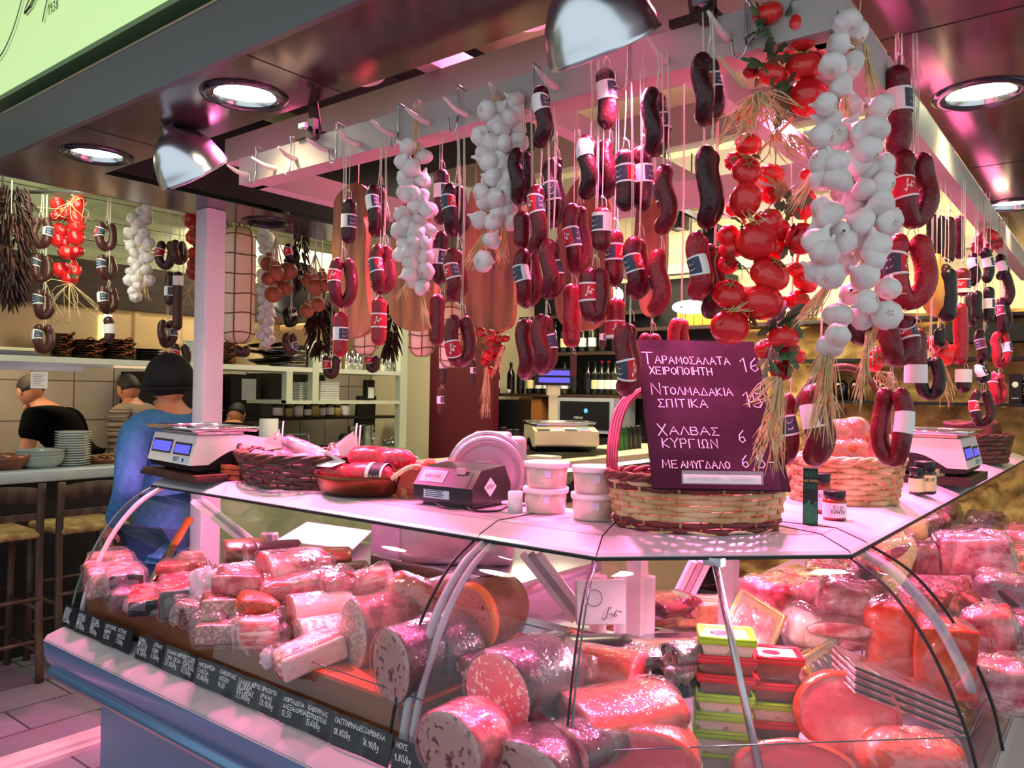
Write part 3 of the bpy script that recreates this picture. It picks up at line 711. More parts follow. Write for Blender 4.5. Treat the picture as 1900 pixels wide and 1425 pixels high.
def band(b, path, rad, phi, i0, i1, pat, text=True):
    c = Vector((-math.sin(phi), -math.cos(phi), 0)); rd = Vector((math.cos(phi), -math.sin(phi), 0))
    pts = path[i0:i1+1]; rr = max(rad[i0:i1+1])*1.045; N = 20
    seg = [pts[0]+(pts[-1]-pts[0])*0]; L = len(pts)-1
    def at(u):
        f = u*L; k = min(L-1, int(f)); return pts[k].lerp(pts[k+1], f-k), (pts[k+1]-pts[k]).normalized()
    def pt(u, al, lift=0):
        p, t = at(u); cc = (c-t*c.dot(t)).normalized(); r2 = (rd-t*rd.dot(t)-cc*rd.dot(cc)).normalized()
        return p+(cc*math.cos(al)+r2*math.sin(al))*(rr+lift)
    us = [0, .1, .3, .5, .7, .9, 1]; rows = [[pt(u, -PI+2*PI*k/N) for k in range(N)] for u in us]
    for i in range(len(us)-1):
        mi = []
        for k in range(N):
            al = math.degrees(-PI+2*PI*(k+.5)/N)
            m = 0
            if 0 < i < len(us)-2:
                L_, R_ = {'WS': (0, 1), 'SW': (1, 0), 'SR': (1, 2), 'RS': (2, 1), 'R': (2, 2), 'S': (1, 1), 'W': (0, 0)}[pat]
                if -100 < al < 0: m = L_
                elif 0 <= al < 100: m = R_
            mi.append(m)
        for k in range(N):
            k2 = (k+1) % N; q = [rows[i][k], rows[i][k2], rows[i+1][k2], rows[i+1][k]]
            b.add(q, [(0, 1, 2, 3)], mi[k], True)
    up = 1 if pts[0].z > pts[-1].z else -1     # u runs downwards if up == 1
    def place(u, v, l):
        uu = (1-v) if up == 1 else v
        return pt(max(0, min(1, uu)), u, l)
    def reg(sl):  # angular centre of a sector
        return math.radians(-48 if sl == 0 else 48)
    if text:
        for sl in (0, 1):
            code = pat if len(pat) == 1 else pat[sl]
            if len(pat) == 1 and sl == 1: continue
            a0 = reg(sl) if len(pat) == 2 else 0
            if code == 'R': ribbons(b, [[(a0-.45+p[0]*.9, .28+p[1]*.48) for p in q] for q in SCRIPT], .07, place, 3, .0005)
            if code == 'S':
                for k, w in ((.70, .42), (.60, .3), (.36, .36), (.30, .28)): ribbons(b, [[(a0-.4, k), (a0-.4+w*1.6, k)]], .035, place, 3, .0005)
    return b
def sausage(loc, H, w, t, kind, tone, bnd, hook, label, group, name='hanging_sausage', flip=1, dtilt=0):
    "hook: height of the hook above the top; bnd = (pattern, leg 'l'/'r', fraction down)"
    W = max(.084*t/.035, w) if kind == 'ring' else t
    phi = math.acos(max(.12, min(1, (w-t)/(W-t+1e-6))))*flip if kind == 'ring' else 0
    r = thing(name, label, 'sausage', loc, group=group, rot=(0, dtilt, YAW+phi))
    if kind == 'ring': path = ringpath(H, W, t)
    elif kind == 'u':
        path = cat([(-w/2+t/2, 0, -t*.3), (-w/2+t*.45, 0, -H*.35), (-w*.36+t*.3, 0, -H*.72), (0, 0, -H+t/2), (w*.36-t*.3, 0, -H*.72), (w/2-t*.45, 0, -H*.35), (w/2-t/2, 0, -t*.3)], 6)
    else:
        bend = (w-t)*flip; path = cat([(-bend*.5, 0, -t*.2), (bend*.15, 0, -H*.3), (bend*.5, 0, -H*.62), (-bend*.1*0+bend*.1, 0, -H*.85), (-bend*.3, 0, -H+t*.25)], 6)
    path, rad = rounded(path, t/2)
    b = MB(); b.tube(path, rad, 14, ref=(0, 1, 0)); obj('casing', b, TONES[tone], r)
    if bnd:
        pat, leg, fr = bnd; n = len(path); half = range(n//2) if leg == 'l' else range(n//2, n)
        if kind == 's': half = range(n)
        zc = -H*fr; k = min(half, key=lambda i: abs(path[i].z-zc)); i0 = i1 = k; ln = .9*t
        while (path[i1]-path[i0]).length < ln and (i0 > half[0] or i1 < half[-1]):
            if i0 > half[0]: i0 -= 1
            if i1 < half[-1] and (path[i1]-path[i0]).length < ln: i1 += 1
        b = MB(); band(b, path, rad, phi, i0, i1, pat); obj('label_band', b, BANDM, r)
    b = MB(); zt = path[0].z
    if hook > 0:
        yo = -.004; b.tube(cat([path[0], (path[0].x*.3, yo, .012), (.001, yo, hook*.5), (0, .0, hook)], 3), .0011, 5)
        if kind != 's': b.tube(cat([path[-1], (path[-1].x*.3, yo, .012), (.004, yo-.002, hook*.5), (.003, .0, hook)], 3), .0011, 5)
        b.ell((0, yo, .012), (.0035, .003, .004), 8, 6)
        b.tube(cat([(0, yo, .012), (.007, yo-.004, .006), (.009, yo-.006, -.012)], 3), .0010, 5)
    if b.v: obj('twine', b, M_TWINE, r)
    return r
ORDW = ['topmost', 'second', 'third', 'fourth', 'fifth', 'sixth', 'seventh']
SHP = {'ring': 'ring', 'u': 'horseshoe', 's': 'stick'}
def strand(desc, hook_py, group, items, y=None, d=None, t=.040, name='hanging_sausage'):
    hz = 2.72 if group == GK else (2.30 if group == GF else None)
    for i, it in enumerate(items):
        cx, y0, y1, w, kind, tone, bnd = it[:7]; o = it[7] if len(it) > 7 else {}
        dd = o.get('d', d)
        p = P(cx, y0, dd) if dd else PY(cx, y0, o.get('y', y if y else 1.46)); dd = dep(p); s = dd/FPX
        tt = o.get('t', t)*(.88 if kind == 'ring' else 1); b2 = (bnd[0], bnd[1], (bnd[2]-y0)/(y1-y0)) if bnd else None
        hk = max(.02, (y0-o.get('hook', hook_py))*s) if not hz else hz-p.z
        lab = '%s sausage %s, %s, %s on string %s' % (tone, SHP[kind], BTXT[bnd[0] if bnd else None], ORDW[o.get('ord', i)], desc)
        if len(lab.split()) > 16: lab = '%s sausage %s, %s on string %s' % (tone, SHP[kind], ORDW[o.get('ord', i)], desc)
        sausage(p, (y1-y0)*s, max(w*s, tt), tt, kind, tone, b2, hk, lab, group, name, o.get('flip', 1), o.get('tilt', 0))
GM, GR, GF, GK = 'sausages hanging from the rail', 'sausages hanging at the corner of the hood', 'sausages hanging along the right side of the hood', 'sausages hanging over the kitchen hatch'
strand("at the rail's far left end", 253, GM, [(648, 362, 460, 25, 's', 'dark', ('WS', 'l', 412)), (637, 468, 573, 54, 'ring', 'burgundy', ('R', 'l', 517)), (633, 573, 670, 25, 's', 'red', ('WS', 'l', 620))], y=1.44)
strand("left of first garlic braid", 245, GM, [(702, 333, 441, 36, 'ring', 'dark', ('WS', 'l', 381)), (711, 443, 548, 45, 'ring', 'burgundy', ('SR', 'l', 498)), (704, 545, 649, 25, 's', 'red', ('R', 'l', 596))], y=1.44)
strand("right of first garlic braid", 240, GM, [(846, 331, 442, 50, 'ring', 'dark', ('SR', 'l', 380)), (847, 451, 562, 40, 'ring', 'burgundy', ('RS', 'l', 510)), (855, 573, 683, 60, 'ring', 'burgundy', ('R', 'l', 648))], y=1.42)
strand("behind the one right of first garlic", 240, GM, [(820, 308, 425, 30, 's', 'dark', ('WS', 'l', 358)), (818, 422, 535, 34, 's', 'dark', ('WS', 'l', 477), {'flip': -1}), (812, 540, 649, 30, 's', 'burgundy', None, {'flip': -1})], y=1.50)
strand("with thin sticks, near the maroon wall", 430, GM, [(822, 650, 718, 16, 's', 'brown', ('W', 'l', 678)), (818, 715, 772, 15, 's', 'brown', ('WS', 'l', 742))], y=2.58, t=.034)
strand("right of second garlic braid", 190, GM, [(969, 265, 382, 50, 'ring', 'dark', None), (969, 385, 470, 34, 's', 'burgundy', None), (981, 450, 573, 54, 'ring', 'burgundy', ('SW', 'l', 514)), (980, 580, 706, 42, 'ring', 'burgundy', None)], y=1.44)
strand("below the first iron hook", 195, GM, [(1009, 152, 276, 35, 'ring', 'dark', ('WS', 'l', 202)), (1000, 333, 472, 34, 'ring', 'burgundy', ('RS', 'l', 386)), (1024, 433, 557, 43, 'ring', 'burgundy', ('S', 'r', 494)), (1011, 571, 697, 47, 'ring', 'burgundy', ('S', 'r', 632))], y=1.40)
strand("behind the upper middle pair", 240, GM, [(1029, 285, 424, 43, 'ring', 'dark', ('S', 'l', 362)), (1072, 366, 510, 54, 'ring', 'burgundy', ('RS', 'l', 446)), (1062, 519, 654, 31, 's', 'red', None)], y=1.47)
strand("under the big lamp's left edge", 110, GM, [(1124, 120, 249, 44, 's', 'dark', ('WS', 'l', 172)), (1094, 241, 371, 44, 'ring', 'dark', ('W', 'l', 287)), (1117, 377, 476, 34, 's', 'burgundy', ('SW', 'l', 416), {'flip': -1}), (1104, 486, 603, 54, 'u', 'burgundy', ('R', 'l', 543))], y=1.42)
strand("behind the lamp strand", 150, GM, [(1128, 250, 372, 38, 'ring', 'dark', None), (1140, 418, 541, 36, 's', 'burgundy', ('SR', 'l', 470)), (1143, 545, 640, 34, 's', 'red', ('R', 'l', 608)), (1166, 585, 736, 52, 'ring', 'burgundy', ('SR', 'l', 682), {'y': 1.40})], y=1.48)
strand("in the middle with four loops", 128, GM, [(1159, 270, 401, 44, 's', 'dark', ('SR', 'l', 325)), (1184, 427, 558, 54, 'ring', 'burgundy', ('SR', 'l', 493)), (1208, 606, 736, 54, 'ring', 'burgundy', None, {'d': 2.12})], y=1.42)
strand("left of the tall paired loops", 95, GM, [(1218, 152, 292, 58, 'ring', 'dark', ('S', 'r', 222)), (1192, 263, 401, 42, 's', 'dark', ('WS', 'l', 324), {'y': 1.46}), (1236, 295, 437, 40, 'ring', 'burgundy', ('S', 'r', 350)), (1224, 451, 587, 40, 'ring', 'red', ('S', 'r', 523)), (1262, 578, 722, 48, 'ring', 'red', None, {'d': 2.14})], y=1.41)
strand("beside the wooden hanger bracket", 20, GM, [(1314, 87, 235, 66, 'ring', 'dark', ('RS', 'r', 148)), (1318, 258, 425, 58, 'ring', 'dark', None), (1299, 418, 559, 54, 'ring', 'red', ('SW', 'l', 496)), (1324, 440, 592, 58, 'ring', 'dark', None, {'y': 1.5})], y=1.40)
GR = 'sausages hanging at the corner of the hood'
strand("right of the garlic, under the hood", 60, GR, [(1666, 112, 300, 52, 's', 'burgundy', ('WS', 'l', 192), {'t': .052}), (1698, 262, 425, 94, 'ring', 'burgundy', ('R', 'l', 356), {'t': .054}), (1690, 416, 576, 98, 'ring', 'red', ('SR', 'l', 497), {'t': .054}), (1668, 570, 682, 88, 'ring', 'burgundy', ('RS', 'r', 611), {'t': .052}), (1656, 703, 868, 60, 'ring', 'burgundy', ('W', 'r', 783), {'t': .044, 'flip': -1})], d=1.72)
strand("behind the garlic braid tail", 300, GR, [(1602, 560, 642, 60, 'u', 'dark', None), (1519, 694, 868, 74, 'ring', 'burgundy', ('WS', 'l', 772), {'t': .054, 'd': 1.66}), (1464, 716, 864, 44, 'ring', 'burgundy', ('S', 'l', 792), {'d': 1.72})], d=1.80)
strand("behind the corner strand", 200, GR, [(1655, 280, 440, 50, 's', 'dark', None), (1640, 420, 575, 50, 's', 'burgundy', None), (1700, 600, 720, 36, 's', 'burgundy', ('W', 'l', 700))], d=1.95, t=.05)
GF = 'sausages hanging along the right side of the hood'
strand("with slate label, before the stone wall", 560, GF, [(1726, 652, 744, 52, 'ring', 'black', ('S', 'l', 698), {'flip': -1})], d=2.3)
for i, (cx, y0, y1, w) in enumerate(((1729, 392, 474, 15), (1745, 396, 484, 18), (1762, 398, 492, 22), (1782, 396, 486, 18))):
    strand("%s of four in a dark clump under hood" % ORD[i], 300, GF, [(cx, y0, y1, w, 's', 'black' if i < 2 else 'dark', None)], d=2.45+.04*i, t=.032)
strand("behind the yellow cheese, over a fat salami", 300, GF, [(1752, 487, 520, 26, 's', 'dark', None), (1744, 603, 650, 18, 's', 'black', None)], d=2.4, t=.034)
strand("right of the black salami", 380, GF, [(1786, 492, 556, 22, 's', 'burgundy', ('RS', 'l', 528)), (1782, 557, 684, 30, 's', 'red', None), (1788, 680, 736, 26, 's', 'dark', ('W', 'l', 697))], d=2.5, t=.045)
strand("left of two with framed white labels", 395, GF, [(1808, 463, 532, 29, 'ring', 'black', ('WS', 'l', 492)), (1806, 535, 607, 36, 'ring', 'black', None), (1824, 604, 674, 35, 'ring', 'dark', ('SR', 'l', 641)), (1824, 668, 712, 34, 'ring', 'black', ('WS', 'l', 690)), (1822, 716, 793, 46, 'ring', 'dark', ('R', 'l', 755))], d=2.75, t=.036)
strand("right of two with framed white labels", 395, GF, [(1830, 457, 528, 30, 's', 'black', ('WS', 'l', 486)), (1835, 528, 604, 20, 's', 'black', ('WS', 'l', 563)), (1812, 535, 600, 20, 's', 'black', None)], d=2.65, t=.034)
strand("nearest the right picture edge", 400, GF, [(1860, 466, 520, 30, 'ring', 'black', ('W', 'l', 496)), (1868, 500, 570, 30, 's', 'dark', None), (1863, 545, 619, 34, 'ring', 'dark', ('RS', 'l', 577)), (1858, 608, 684, 38, 'ring', 'red', ('WS', 'r', 645)), (1852, 685, 752, 36, 'ring', 'red', ('R', 'l', 700))], d=3.0, t=.036)
GK = 'sausages hanging over the kitchen hatch'
KD = dict(d=4.55, t=.058)
strand("left of the kitchen tomatoes", 330, GK, [(77, 396, 463, 43, 'ring', 'brown', ('WS', 'r', 429)), (78, 465, 526, 36, 'ring', 'brown', ('S', 'l', 491)), (82, 530, 594, 30, 'ring', 'brown', ('S', 'l', 561)), (82, 595, 657, 31, 'ring', 'brown', ('WS', 'l', 623))], **KD)
strand("between kitchen tomatoes and garlic", 335, GK, [(198, 406, 467, 35, 'ring', 'brown', ('RS', 'l', 434)), (199, 467, 522, 27, 'ring', 'brown', ('S', 'l', 494)), (201, 524, 583, 28, 'ring', 'brown', ('WS', 'l', 555)), (202, 583, 641, 23, 's', 'brown', ('W', 'l', 610))], **KD)
strand("right of the kitchen garlic", 375, GK, [(308, 440, 501, 40, 'ring', 'brown', ('R', 'l', 472)), (316, 500, 572, 15, 's', 'brown', ('WS', 'l', 540)), (311, 587, 646, 28, 'ring', 'brown', ('WS', 'r', 615)), (308, 648, 706, 18, 's', 'brown', ('WS', 'l', 678))], **KD)
strand("just left of the white post", 390, GK, [(333, 440, 492, 24, 'ring', 'brown', None), (331, 500, 618, 13, 's', 'brown', ('W', 'l', 522)), (336, 632, 684, 32, 'ring', 'brown', ('R', 'l', 660))], d=4.45, t=.054)
strand("between the two bunches of smoked cheese", 400, GK, [(542, 448, 490, 24, 'ring', 'black', ('R', 'l', 468)), (539, 567, 608, 24, 'ring', 'black', ('W', 'r', 580)), (539, 612, 662, 25, 'ring', 'brown', ('WS', 'r', 640))], d=4.46, t=.05)
strand("low, before the white shelf divider", 560, GK, [(615, 655, 704, 31, 'u', 'brown', ('R', 'l', 678)), (692, 655, 692, 26, 'u', 'brown', ('R', 'l', 668), {'d': 4.68})], d=4.57, t=.046)
strand("below the big white cheese", 600, GK, [(450, 636, 662, 28, 'u', 'brown', None)], d=4.33, t=.05)
strand("of thin sticks by the wine shelf", 300, GM, [(1064, 653, 702, 12, 's', 'brown', None), (1119, 592, 650, 13, 's', 'brown', ('WS', 'l', 625)), (1157, 700, 752, 12, 's', 'brown', None), (878, 664, 722, 13, 's', 'brown', ('WS', 'r', 688))], y=2.58, t=.026)
strand("high under the cornice", 245, GM, [(1033, 286, 330, 22, 's', 'brown', None)], d=2.1, t=.035)

# ================================================================== garlic braids
M_GAR = mat('garlic_skin', 'e0dad6', .5, col2='c8bcb8', nscale=18, lo=.45, hi=.75, stretch=(1, 1, .3), bump=.3, bscale=50)
def bulb_mesh(seed):
    r = random.Random(seed); ph = r.random()*6; n = r.choice((6, 7, 8)); b = MB(); R = .0245
    prof = [(-.0, -.72), (.34, -.74), (.72, -.62), (.95, -.33), (1.0, 0), (.93, .32), (.72, .58), (.45, .78), (.24, .98), (.15, 1.2), (.11, 1.42)]
    b.lathe([(max(.0001, p*R), z*R) for p, z in prof], 28, fn=lambda q, z, a: q*(1+.12*(abs(math.sin(n*(a+ph)/2))**.7-.6)*(1 if z < .012 else .5)))
    for k in range(5):
        a = k*1.3; b.tube([(.002*math.cos(a), .002*math.sin(a), -.72*R), (.006*math.cos(a), .006*math.sin(a), -.80*R)], .0008, 4, mi=1)
    return b.mesh('bulb', [M_GAR, M_STRAW])
BULBS = [bulb_mesh(k) for k in range(6)]
def straw(b, p, q, n, spread, r=.0011, rr=rnd, sag=.0, side=(1, 0, 0), wild=.3):
    p, q = Vector(p), Vector(q); ax = q-p; L = ax.length; sd = Vector(side).normalized(); s2 = ax.normalized().cross(sd)
    for k in range(n):
        u, v = rr.uniform(-1, 1), rr.uniform(-1, 1); f = rr.uniform(.6, 1.05)
        e = p+ax*f+(sd*u+s2*v)*spread; m = p+ax*f*.45+(sd*u+s2*v)*spread*.25+Vector((rr.uniform(-1, 1), rr.uniform(-1, 1), rr.uniform(-1, 1)))*spread*wild
        b.tube(cat([p+(sd*u+s2*v)*.004, m, e], 3), [r, r, r, r, r, r, r*.5][:7], 4)
def braid(label, pts, loc, group, tail=(), name='garlic_braid', sc=1.0, top=None, spine=None):
    "pts: (px, py, depth offset); loc depth d"
    d0 = loc; o = P(pts[0][0], pts[0][1], d0); t = thing(name, label, 'garlic', o, group=group, rot=(0, 0, YAW))
    inv = Matrix.Rotation(-YAW, 4, 'Z')
    def lo(px, py, dd=0): return inv @ (P(px, py, d0+dd)-o)
    for k, q in enumerate(pts):
        r = random.Random(k*7+int(q[0])); m = bpy.data.objects.new('bulb', BULBS[r.randrange(6)]); COL.objects.link(m); m.parent = t
        m.location = lo(q[0], q[1], q[2]); s = sc*r.uniform(.88, 1.1); m.scale = (s, s, s*r.uniform(.92, 1.05))
        m.rotation_euler = (r.uniform(.5, 2.3) if r.random() < .5 else r.uniform(-.6, .6)+PI*.0, r.uniform(-1.2, 1.2), r.uniform(0, 6))
    b = MB(); sp = spine or [(q[0], q[1]) for q in pts[::max(1, len(pts)//6)]]
    for s in range(3): b.tube(cat([lo(x, y, .02)+Vector((.006*math.sin(i*2+s*2), .005*math.cos(i*2.3+s*2), 0)) for i, (x, y) in enumerate(sp)], 4), .0035*sc, 6)
    rr = random.Random(int(pts[0][0]))
    for (a, c, n, w) in tail: straw(b, lo(*a), lo(*c), n, w, .0010*max(1, sc), rr, side=(1, 0, 0))
    for k in range(len(pts)//2):
        q = lo(pts[k*2][0], pts[k*2][1], .005); straw(b, q, q+Vector((rr.uniform(-.03, .03), -.02, rr.uniform(-.03, .02)))*sc, 3, .006*sc, .0009*max(1, sc), rr)
    if top:
        b.tube([lo(*sp[0], .02), lo(*top, .02)], .0013*max(1, sc), 5)
    obj('straw_binding', b, M_STRAW, t); return t
def zig(x0, x1, ys, jit=4, seed=1, dep3=.03):
    r = random.Random(seed); out = []
    for i, y in enumerate(ys):
        f = i/(len(ys)-1); 
        for k, s in enumerate((-1, 1) if i % 2 else (-.55, .55, 1.1)[:2]):
            out.append((((x0+x1)/2)+s*(x1-x0)*.28+r.uniform(-jit, jit), y+k*9+r.uniform(-jit, jit), -.02+r.uniform(-1, 1)*dep3*.5))
        if i % 2 == 0: out.append(((x0+x1)/2+r.uniform(-jit, jit), y+14, .02))
    return out
GG = 'garlic braids on the rail'
dA = dep(PY(770, 300, 1.44)); dB = dep(PY(920, 250, 1.43))
A_PTS = [(757, 273), (787, 291), (748, 301), (763, 313), (778, 333), (754, 330), (757, 357), (783, 313+22), (782, 366), (750, 355), (766, 360), (772, 384), (795, 391), (746, 398), (776, 409),
         (743, 428), (772, 432), (795, 430), (750, 455), (788, 452), (762, 466), (746, 472), (789, 477), (762, 488), (775, 500), (790, 503), (760, 508), (768, 520), (783, 533), (752, 414), (768, 448), (782, 470)]
braid('garlic braid with short straw tail, left one of two narrow braids on the rail', [(x, y, -.02+.025*((k*37 % 10)/10)) for k, (x, y) in enumerate(A_PTS)], dA, GG,
      tail=[((770, 262), (776, 190), 10, .012), ((758, 520), (742, 560), 18, .02), ((782, 540), (792, 612), 22, .014)], top=(776, 185), spine=[(775, 265), (770, 330), (768, 400), (770, 460), (775, 530)])
B_PTS = [(903, 206), (930, 203), (957, 188), (945, 220), (958, 210), (923, 231), (930, 239), (960, 242), (893, 253), (910, 265), (936, 266), (962, 265), (902, 293), (907, 300), (925, 294), (934, 312), (899, 285),
         (908, 336), (930, 343), (946, 330), (893, 358), (940, 354), (903, 375), (921, 368), (940, 388), (890, 408), (915, 412), (948, 410), (941, 365), (912, 447), (897, 485), (926, 395), (958, 300), (915, 330)]
braid('garlic braid with two straw tails, right one of two narrow braids on the rail', [(x, y, -.02+.025*((k*37 % 10)/10)) for k, (x, y) in enumerate(B_PTS)], dB, GG,
      tail=[((920, 195), (932, 172), 14, .02), ((905, 420), (868, 500), 26, .016), ((935, 412), (932, 500), 26, .02), ((903, 425), (900, 480), 8, .02)], top=(925, 165), spine=[(930, 195), (925, 260), (915, 330), (920, 400), (905, 450)])
C_PTS = [(1572, 42), (1585, 62), (1555, 82), (1545, 122), (1580, 122), (1560, 158), (1533, 195), (1580, 198), (1635, 198), (1575, 240), (1538, 228), (1525, 252), (1623, 240), (1600, 245), (1605, 280), (1570, 268), (1545, 250), (1525, 300), (1610, 278),
         (1552, 300), (1580, 318), (1610, 318), (1640, 308), (1525, 332), (1640, 340), (1555, 335), (1605, 352), (1565, 352), (1570, 385), (1525, 387), (1635, 378), (1540, 400), (1600, 412), (1636, 430), (1520, 430), (1555, 430), (1590, 442), (1628, 455), (1565, 448),
         (1530, 470), (1605, 465), (1565, 488), (1513, 502), (1620, 478), (1540, 510), (1605, 512), (1580, 545), (1648, 535), (1555, 585), (1600, 588), (1645, 585), (1610, 560), (1555, 622), (1540, 642), (1622, 400), (1585, 380), (1650, 410), (1515, 450), (1590, 300)]
braid('largest garlic braid, wide and long, at the corner of the hood', [(x, y, -.035+.07*((k*37 % 13)/13)+(.03 if 1560 < x < 1610 else .0)-.03) for k, (x, y) in enumerate(C_PTS)], 1.46, GG,
      tail=[((1605, 82), (1622, 190), 26, .012), ((1600, 80), (1575, 70), 10, .02), ((1520, 305), (1465, 395), 30, .02), ((1545, 520), (1480, 610), 34, .022), ((1545, 600), (1505, 730), 26, .02), ((1540, 640), (1525, 830), 40, .03), ((1610, 615), (1590, 760), 26, .016), ((1625, 600), (1600, 690), 12, .012),
            ((1610, 540), (1680, 545), 4, .004), ((1640, 395), (1670, 385), 4, .004)], top=(1600, -20), spine=[(1590, 60), (1570, 160), (1575, 260), (1580, 350), (1580, 450), (1590, 560)])
braid('small garlic braid over the kitchen hatch', [(x, y, .03*((k*7 % 5)/5)) for k, (x, y) in enumerate([(245, 405), (262, 392), (270, 408), (258, 412), (240, 432), (268, 433), (252, 425), (243, 455), (262, 445), (276, 452), (250, 470), (268, 466), (248, 485), (265, 480), (255, 497), (276, 478), (243, 505), (262, 505), (240, 520), (272, 500), (255, 518), (248, 540), (275, 520), (258, 530), (252, 550), (272, 390)])], 4.6, 'garlic in the kitchen',
      tail=[((260, 500), (262, 562), 26, .06), ((258, 395), (258, 370), 8, .02)], sc=1.45, top=(256, 362), spine=[(258, 390), (256, 450), (255, 500), (258, 540)])
braid('thin garlic braid right of the big white cheese', [(x, y, .02) for k, (x, y) in enumerate([(489, 432), (499, 440), (488, 447), (502, 455), (490, 462), (500, 470), (489, 520), (497, 530), (488, 540), (500, 548), (489, 556), (499, 565), (490, 575), (501, 580), (488, 590), (499, 596), (489, 605), (498, 613), (486, 622), (500, 630), (492, 640), (489, 485), (499, 498), (488, 508)])], 4.7, 'garlic in the kitchen',
      tail=[((488, 640), (486, 652), 10, .05)], sc=1.45, top=(495, 410), spine=[(494, 430), (494, 520), (494, 600), (494, 640)])

# ================================================================== tomato strings
M_TOM = mat('tomato_skin', 'c8101c', .22, col2='dc2a26', nscale=6, coat=.4); M_TOMD = mat('tomato_skin_deep', 'a30c18', .28, coat=.3)
M_LEAF = mat('leaf_green', '3c5636', .6, col2='56704a', nscale=12); M_LEAFT = mat('leaf_tan', 'a5814e', .7, col2='80633a', nscale=12)
def tom_mesh(kind, m):
    b = MB()
    if kind == 'smooth': b.ell((0, 0, 0), (.03, .03, .03), 24, 16, fn=lambda d, a, th: 1+.02*math.cos(4*a+1)*math.sin(th))
    else:
        n = {'rib': 9, 'rib2': 7}[kind]
        b.ell((0, 0, 0), (.032, .032, .025), 36, 14, fn=lambda d, a, th: (1+.09*(abs(math.sin(n*a/2+.7*math.cos(a)))-.6)*math.sin(th)**.8)*(1-.22*math.exp(-(min(th, PI-th)/.35)**2)))
        for k in range(5):
            a = 2*PI*k/5; b.tube([(0, 0, .019), (.008*math.cos(a), .008*math.sin(a), .0235), (.016*math.cos(a), .016*math.sin(a), .021)], [.002, .0018, .0005], 4, mi=1)
    return b.mesh('tomato', [m, M_LEAFT])
TOMS = {(k, c): tom_mesh(k, mm) for k in ('smooth', 'rib', 'rib2') for c, mm in (('b', M_TOM), ('d', M_TOMD))}
def leaf_mesh(m, seed):
    r = random.Random(seed); b = MB()
    for k in range(7):
        a = 2*PI*k/7+r.uniform(-.3, .3); L = r.uniform(.035, .055); up = r.uniform(-.3, .5); w = .32*L
        out = [(0, 0), (.25, .5), (.35, .35), (.5, .9), (.6, .5), (.78, .6), (1, 0)]
        dirx = Vector((math.cos(a), math.sin(a), up)).normalized(); sd = Vector((-math.sin(a), math.cos(a), 0))
        mid = [dirx*(L*u)+Vector((0, 0, -.25*L*u*u)) for u, v in out]
        b.sheet([[m_+sd*(w*v)+Vector((0, 0, -.12*w*v)) for m_, (u, v) in zip(mid, out)], mid, [m_-sd*(w*v)+Vector((0, 0, -.12*w*v)) for m_, (u, v) in zip(mid, out)]])
    return b.mesh('leaf_sprig', [m])
LEAVES = {'g': [leaf_mesh(M_LEAF, k) for k in range(3)], 't': [leaf_mesh(M_LEAFT, k+5) for k in range(3)]}
def tomato_string(label, toms, leaves, straws, d0, sc=1, top=None, name='tomato_string', group='strings of tomatoes'):
    o = P(toms[0][0], toms[0][1], d0); t = thing(name, label, 'tomatoes', o, group=group, rot=(0, 0, YAW)); inv = Matrix.Rotation(-YAW, 4, 'Z')
    def lo(px, py, dd=0): return inv @ (P(px, py, d0+dd)-o)
    for k, q in enumerate(toms):
        x, y, rx, kd = q[:4]; ry = q[4] if len(q) > 4 else rx; r = random.Random(k*5+int(x))
        sm = kd == 's'; key = ('smooth' if sm else ('rib' if kd == 'r' else 'rib2'), 'b' if rx >= 21 or r.random() < .5 else 'd')
        m = bpy.data.objects.new('tomato', TOMS[key]); COL.objects.link(m); m.parent = t
        R = rx*1.12*d0/FPX; dd = q[5] if len(q) > 5 else (-.02 if rx > 23 else .02); m.location = lo(x, y, dd)
        if sm: m.scale = (R/.03, R/.03, ry*1.12*d0/FPX/.03); m.rotation_euler = (0, r.uniform(-.2, .3), r.uniform(0, 6))
        else: m.scale = (R/.032,)*3; m.rotation_euler = (r.uniform(.1, 1.5), r.uniform(-.5, .5), r.uniform(-.6, .6))
    for k, (x, y, c, s) in enumerate(leaves):
        m = bpy.data.objects.new('leaf_sprig', LEAVES[c][k % 3]); COL.objects.link(m); m.parent = t
        m.location = lo(x, y, -.015); m.rotation_euler = (rnd.uniform(.6, 1.6), rnd.uniform(-.5, .5), rnd.uniform(0, 6)); m.scale = (s*sc,)*3
    b = MB(); rr = random.Random(3)
    for (a, c, n, w) in straws: straw(b, lo(*a, -.03), lo(*c, -.05), n, w*sc, .0011*max(1, sc*.8), rr, wild=.5)
    sp = sorted(toms, key=lambda q: q[1]); b.tube(cat([lo(*(top or (sp[0][0], sp[0][1]-40)), .02)]+[lo(q[0], q[1], .02) for q in sp[::5]], 3), .003*sc, 6)
    obj('straw_binding', b, M_STRAW, t); return t
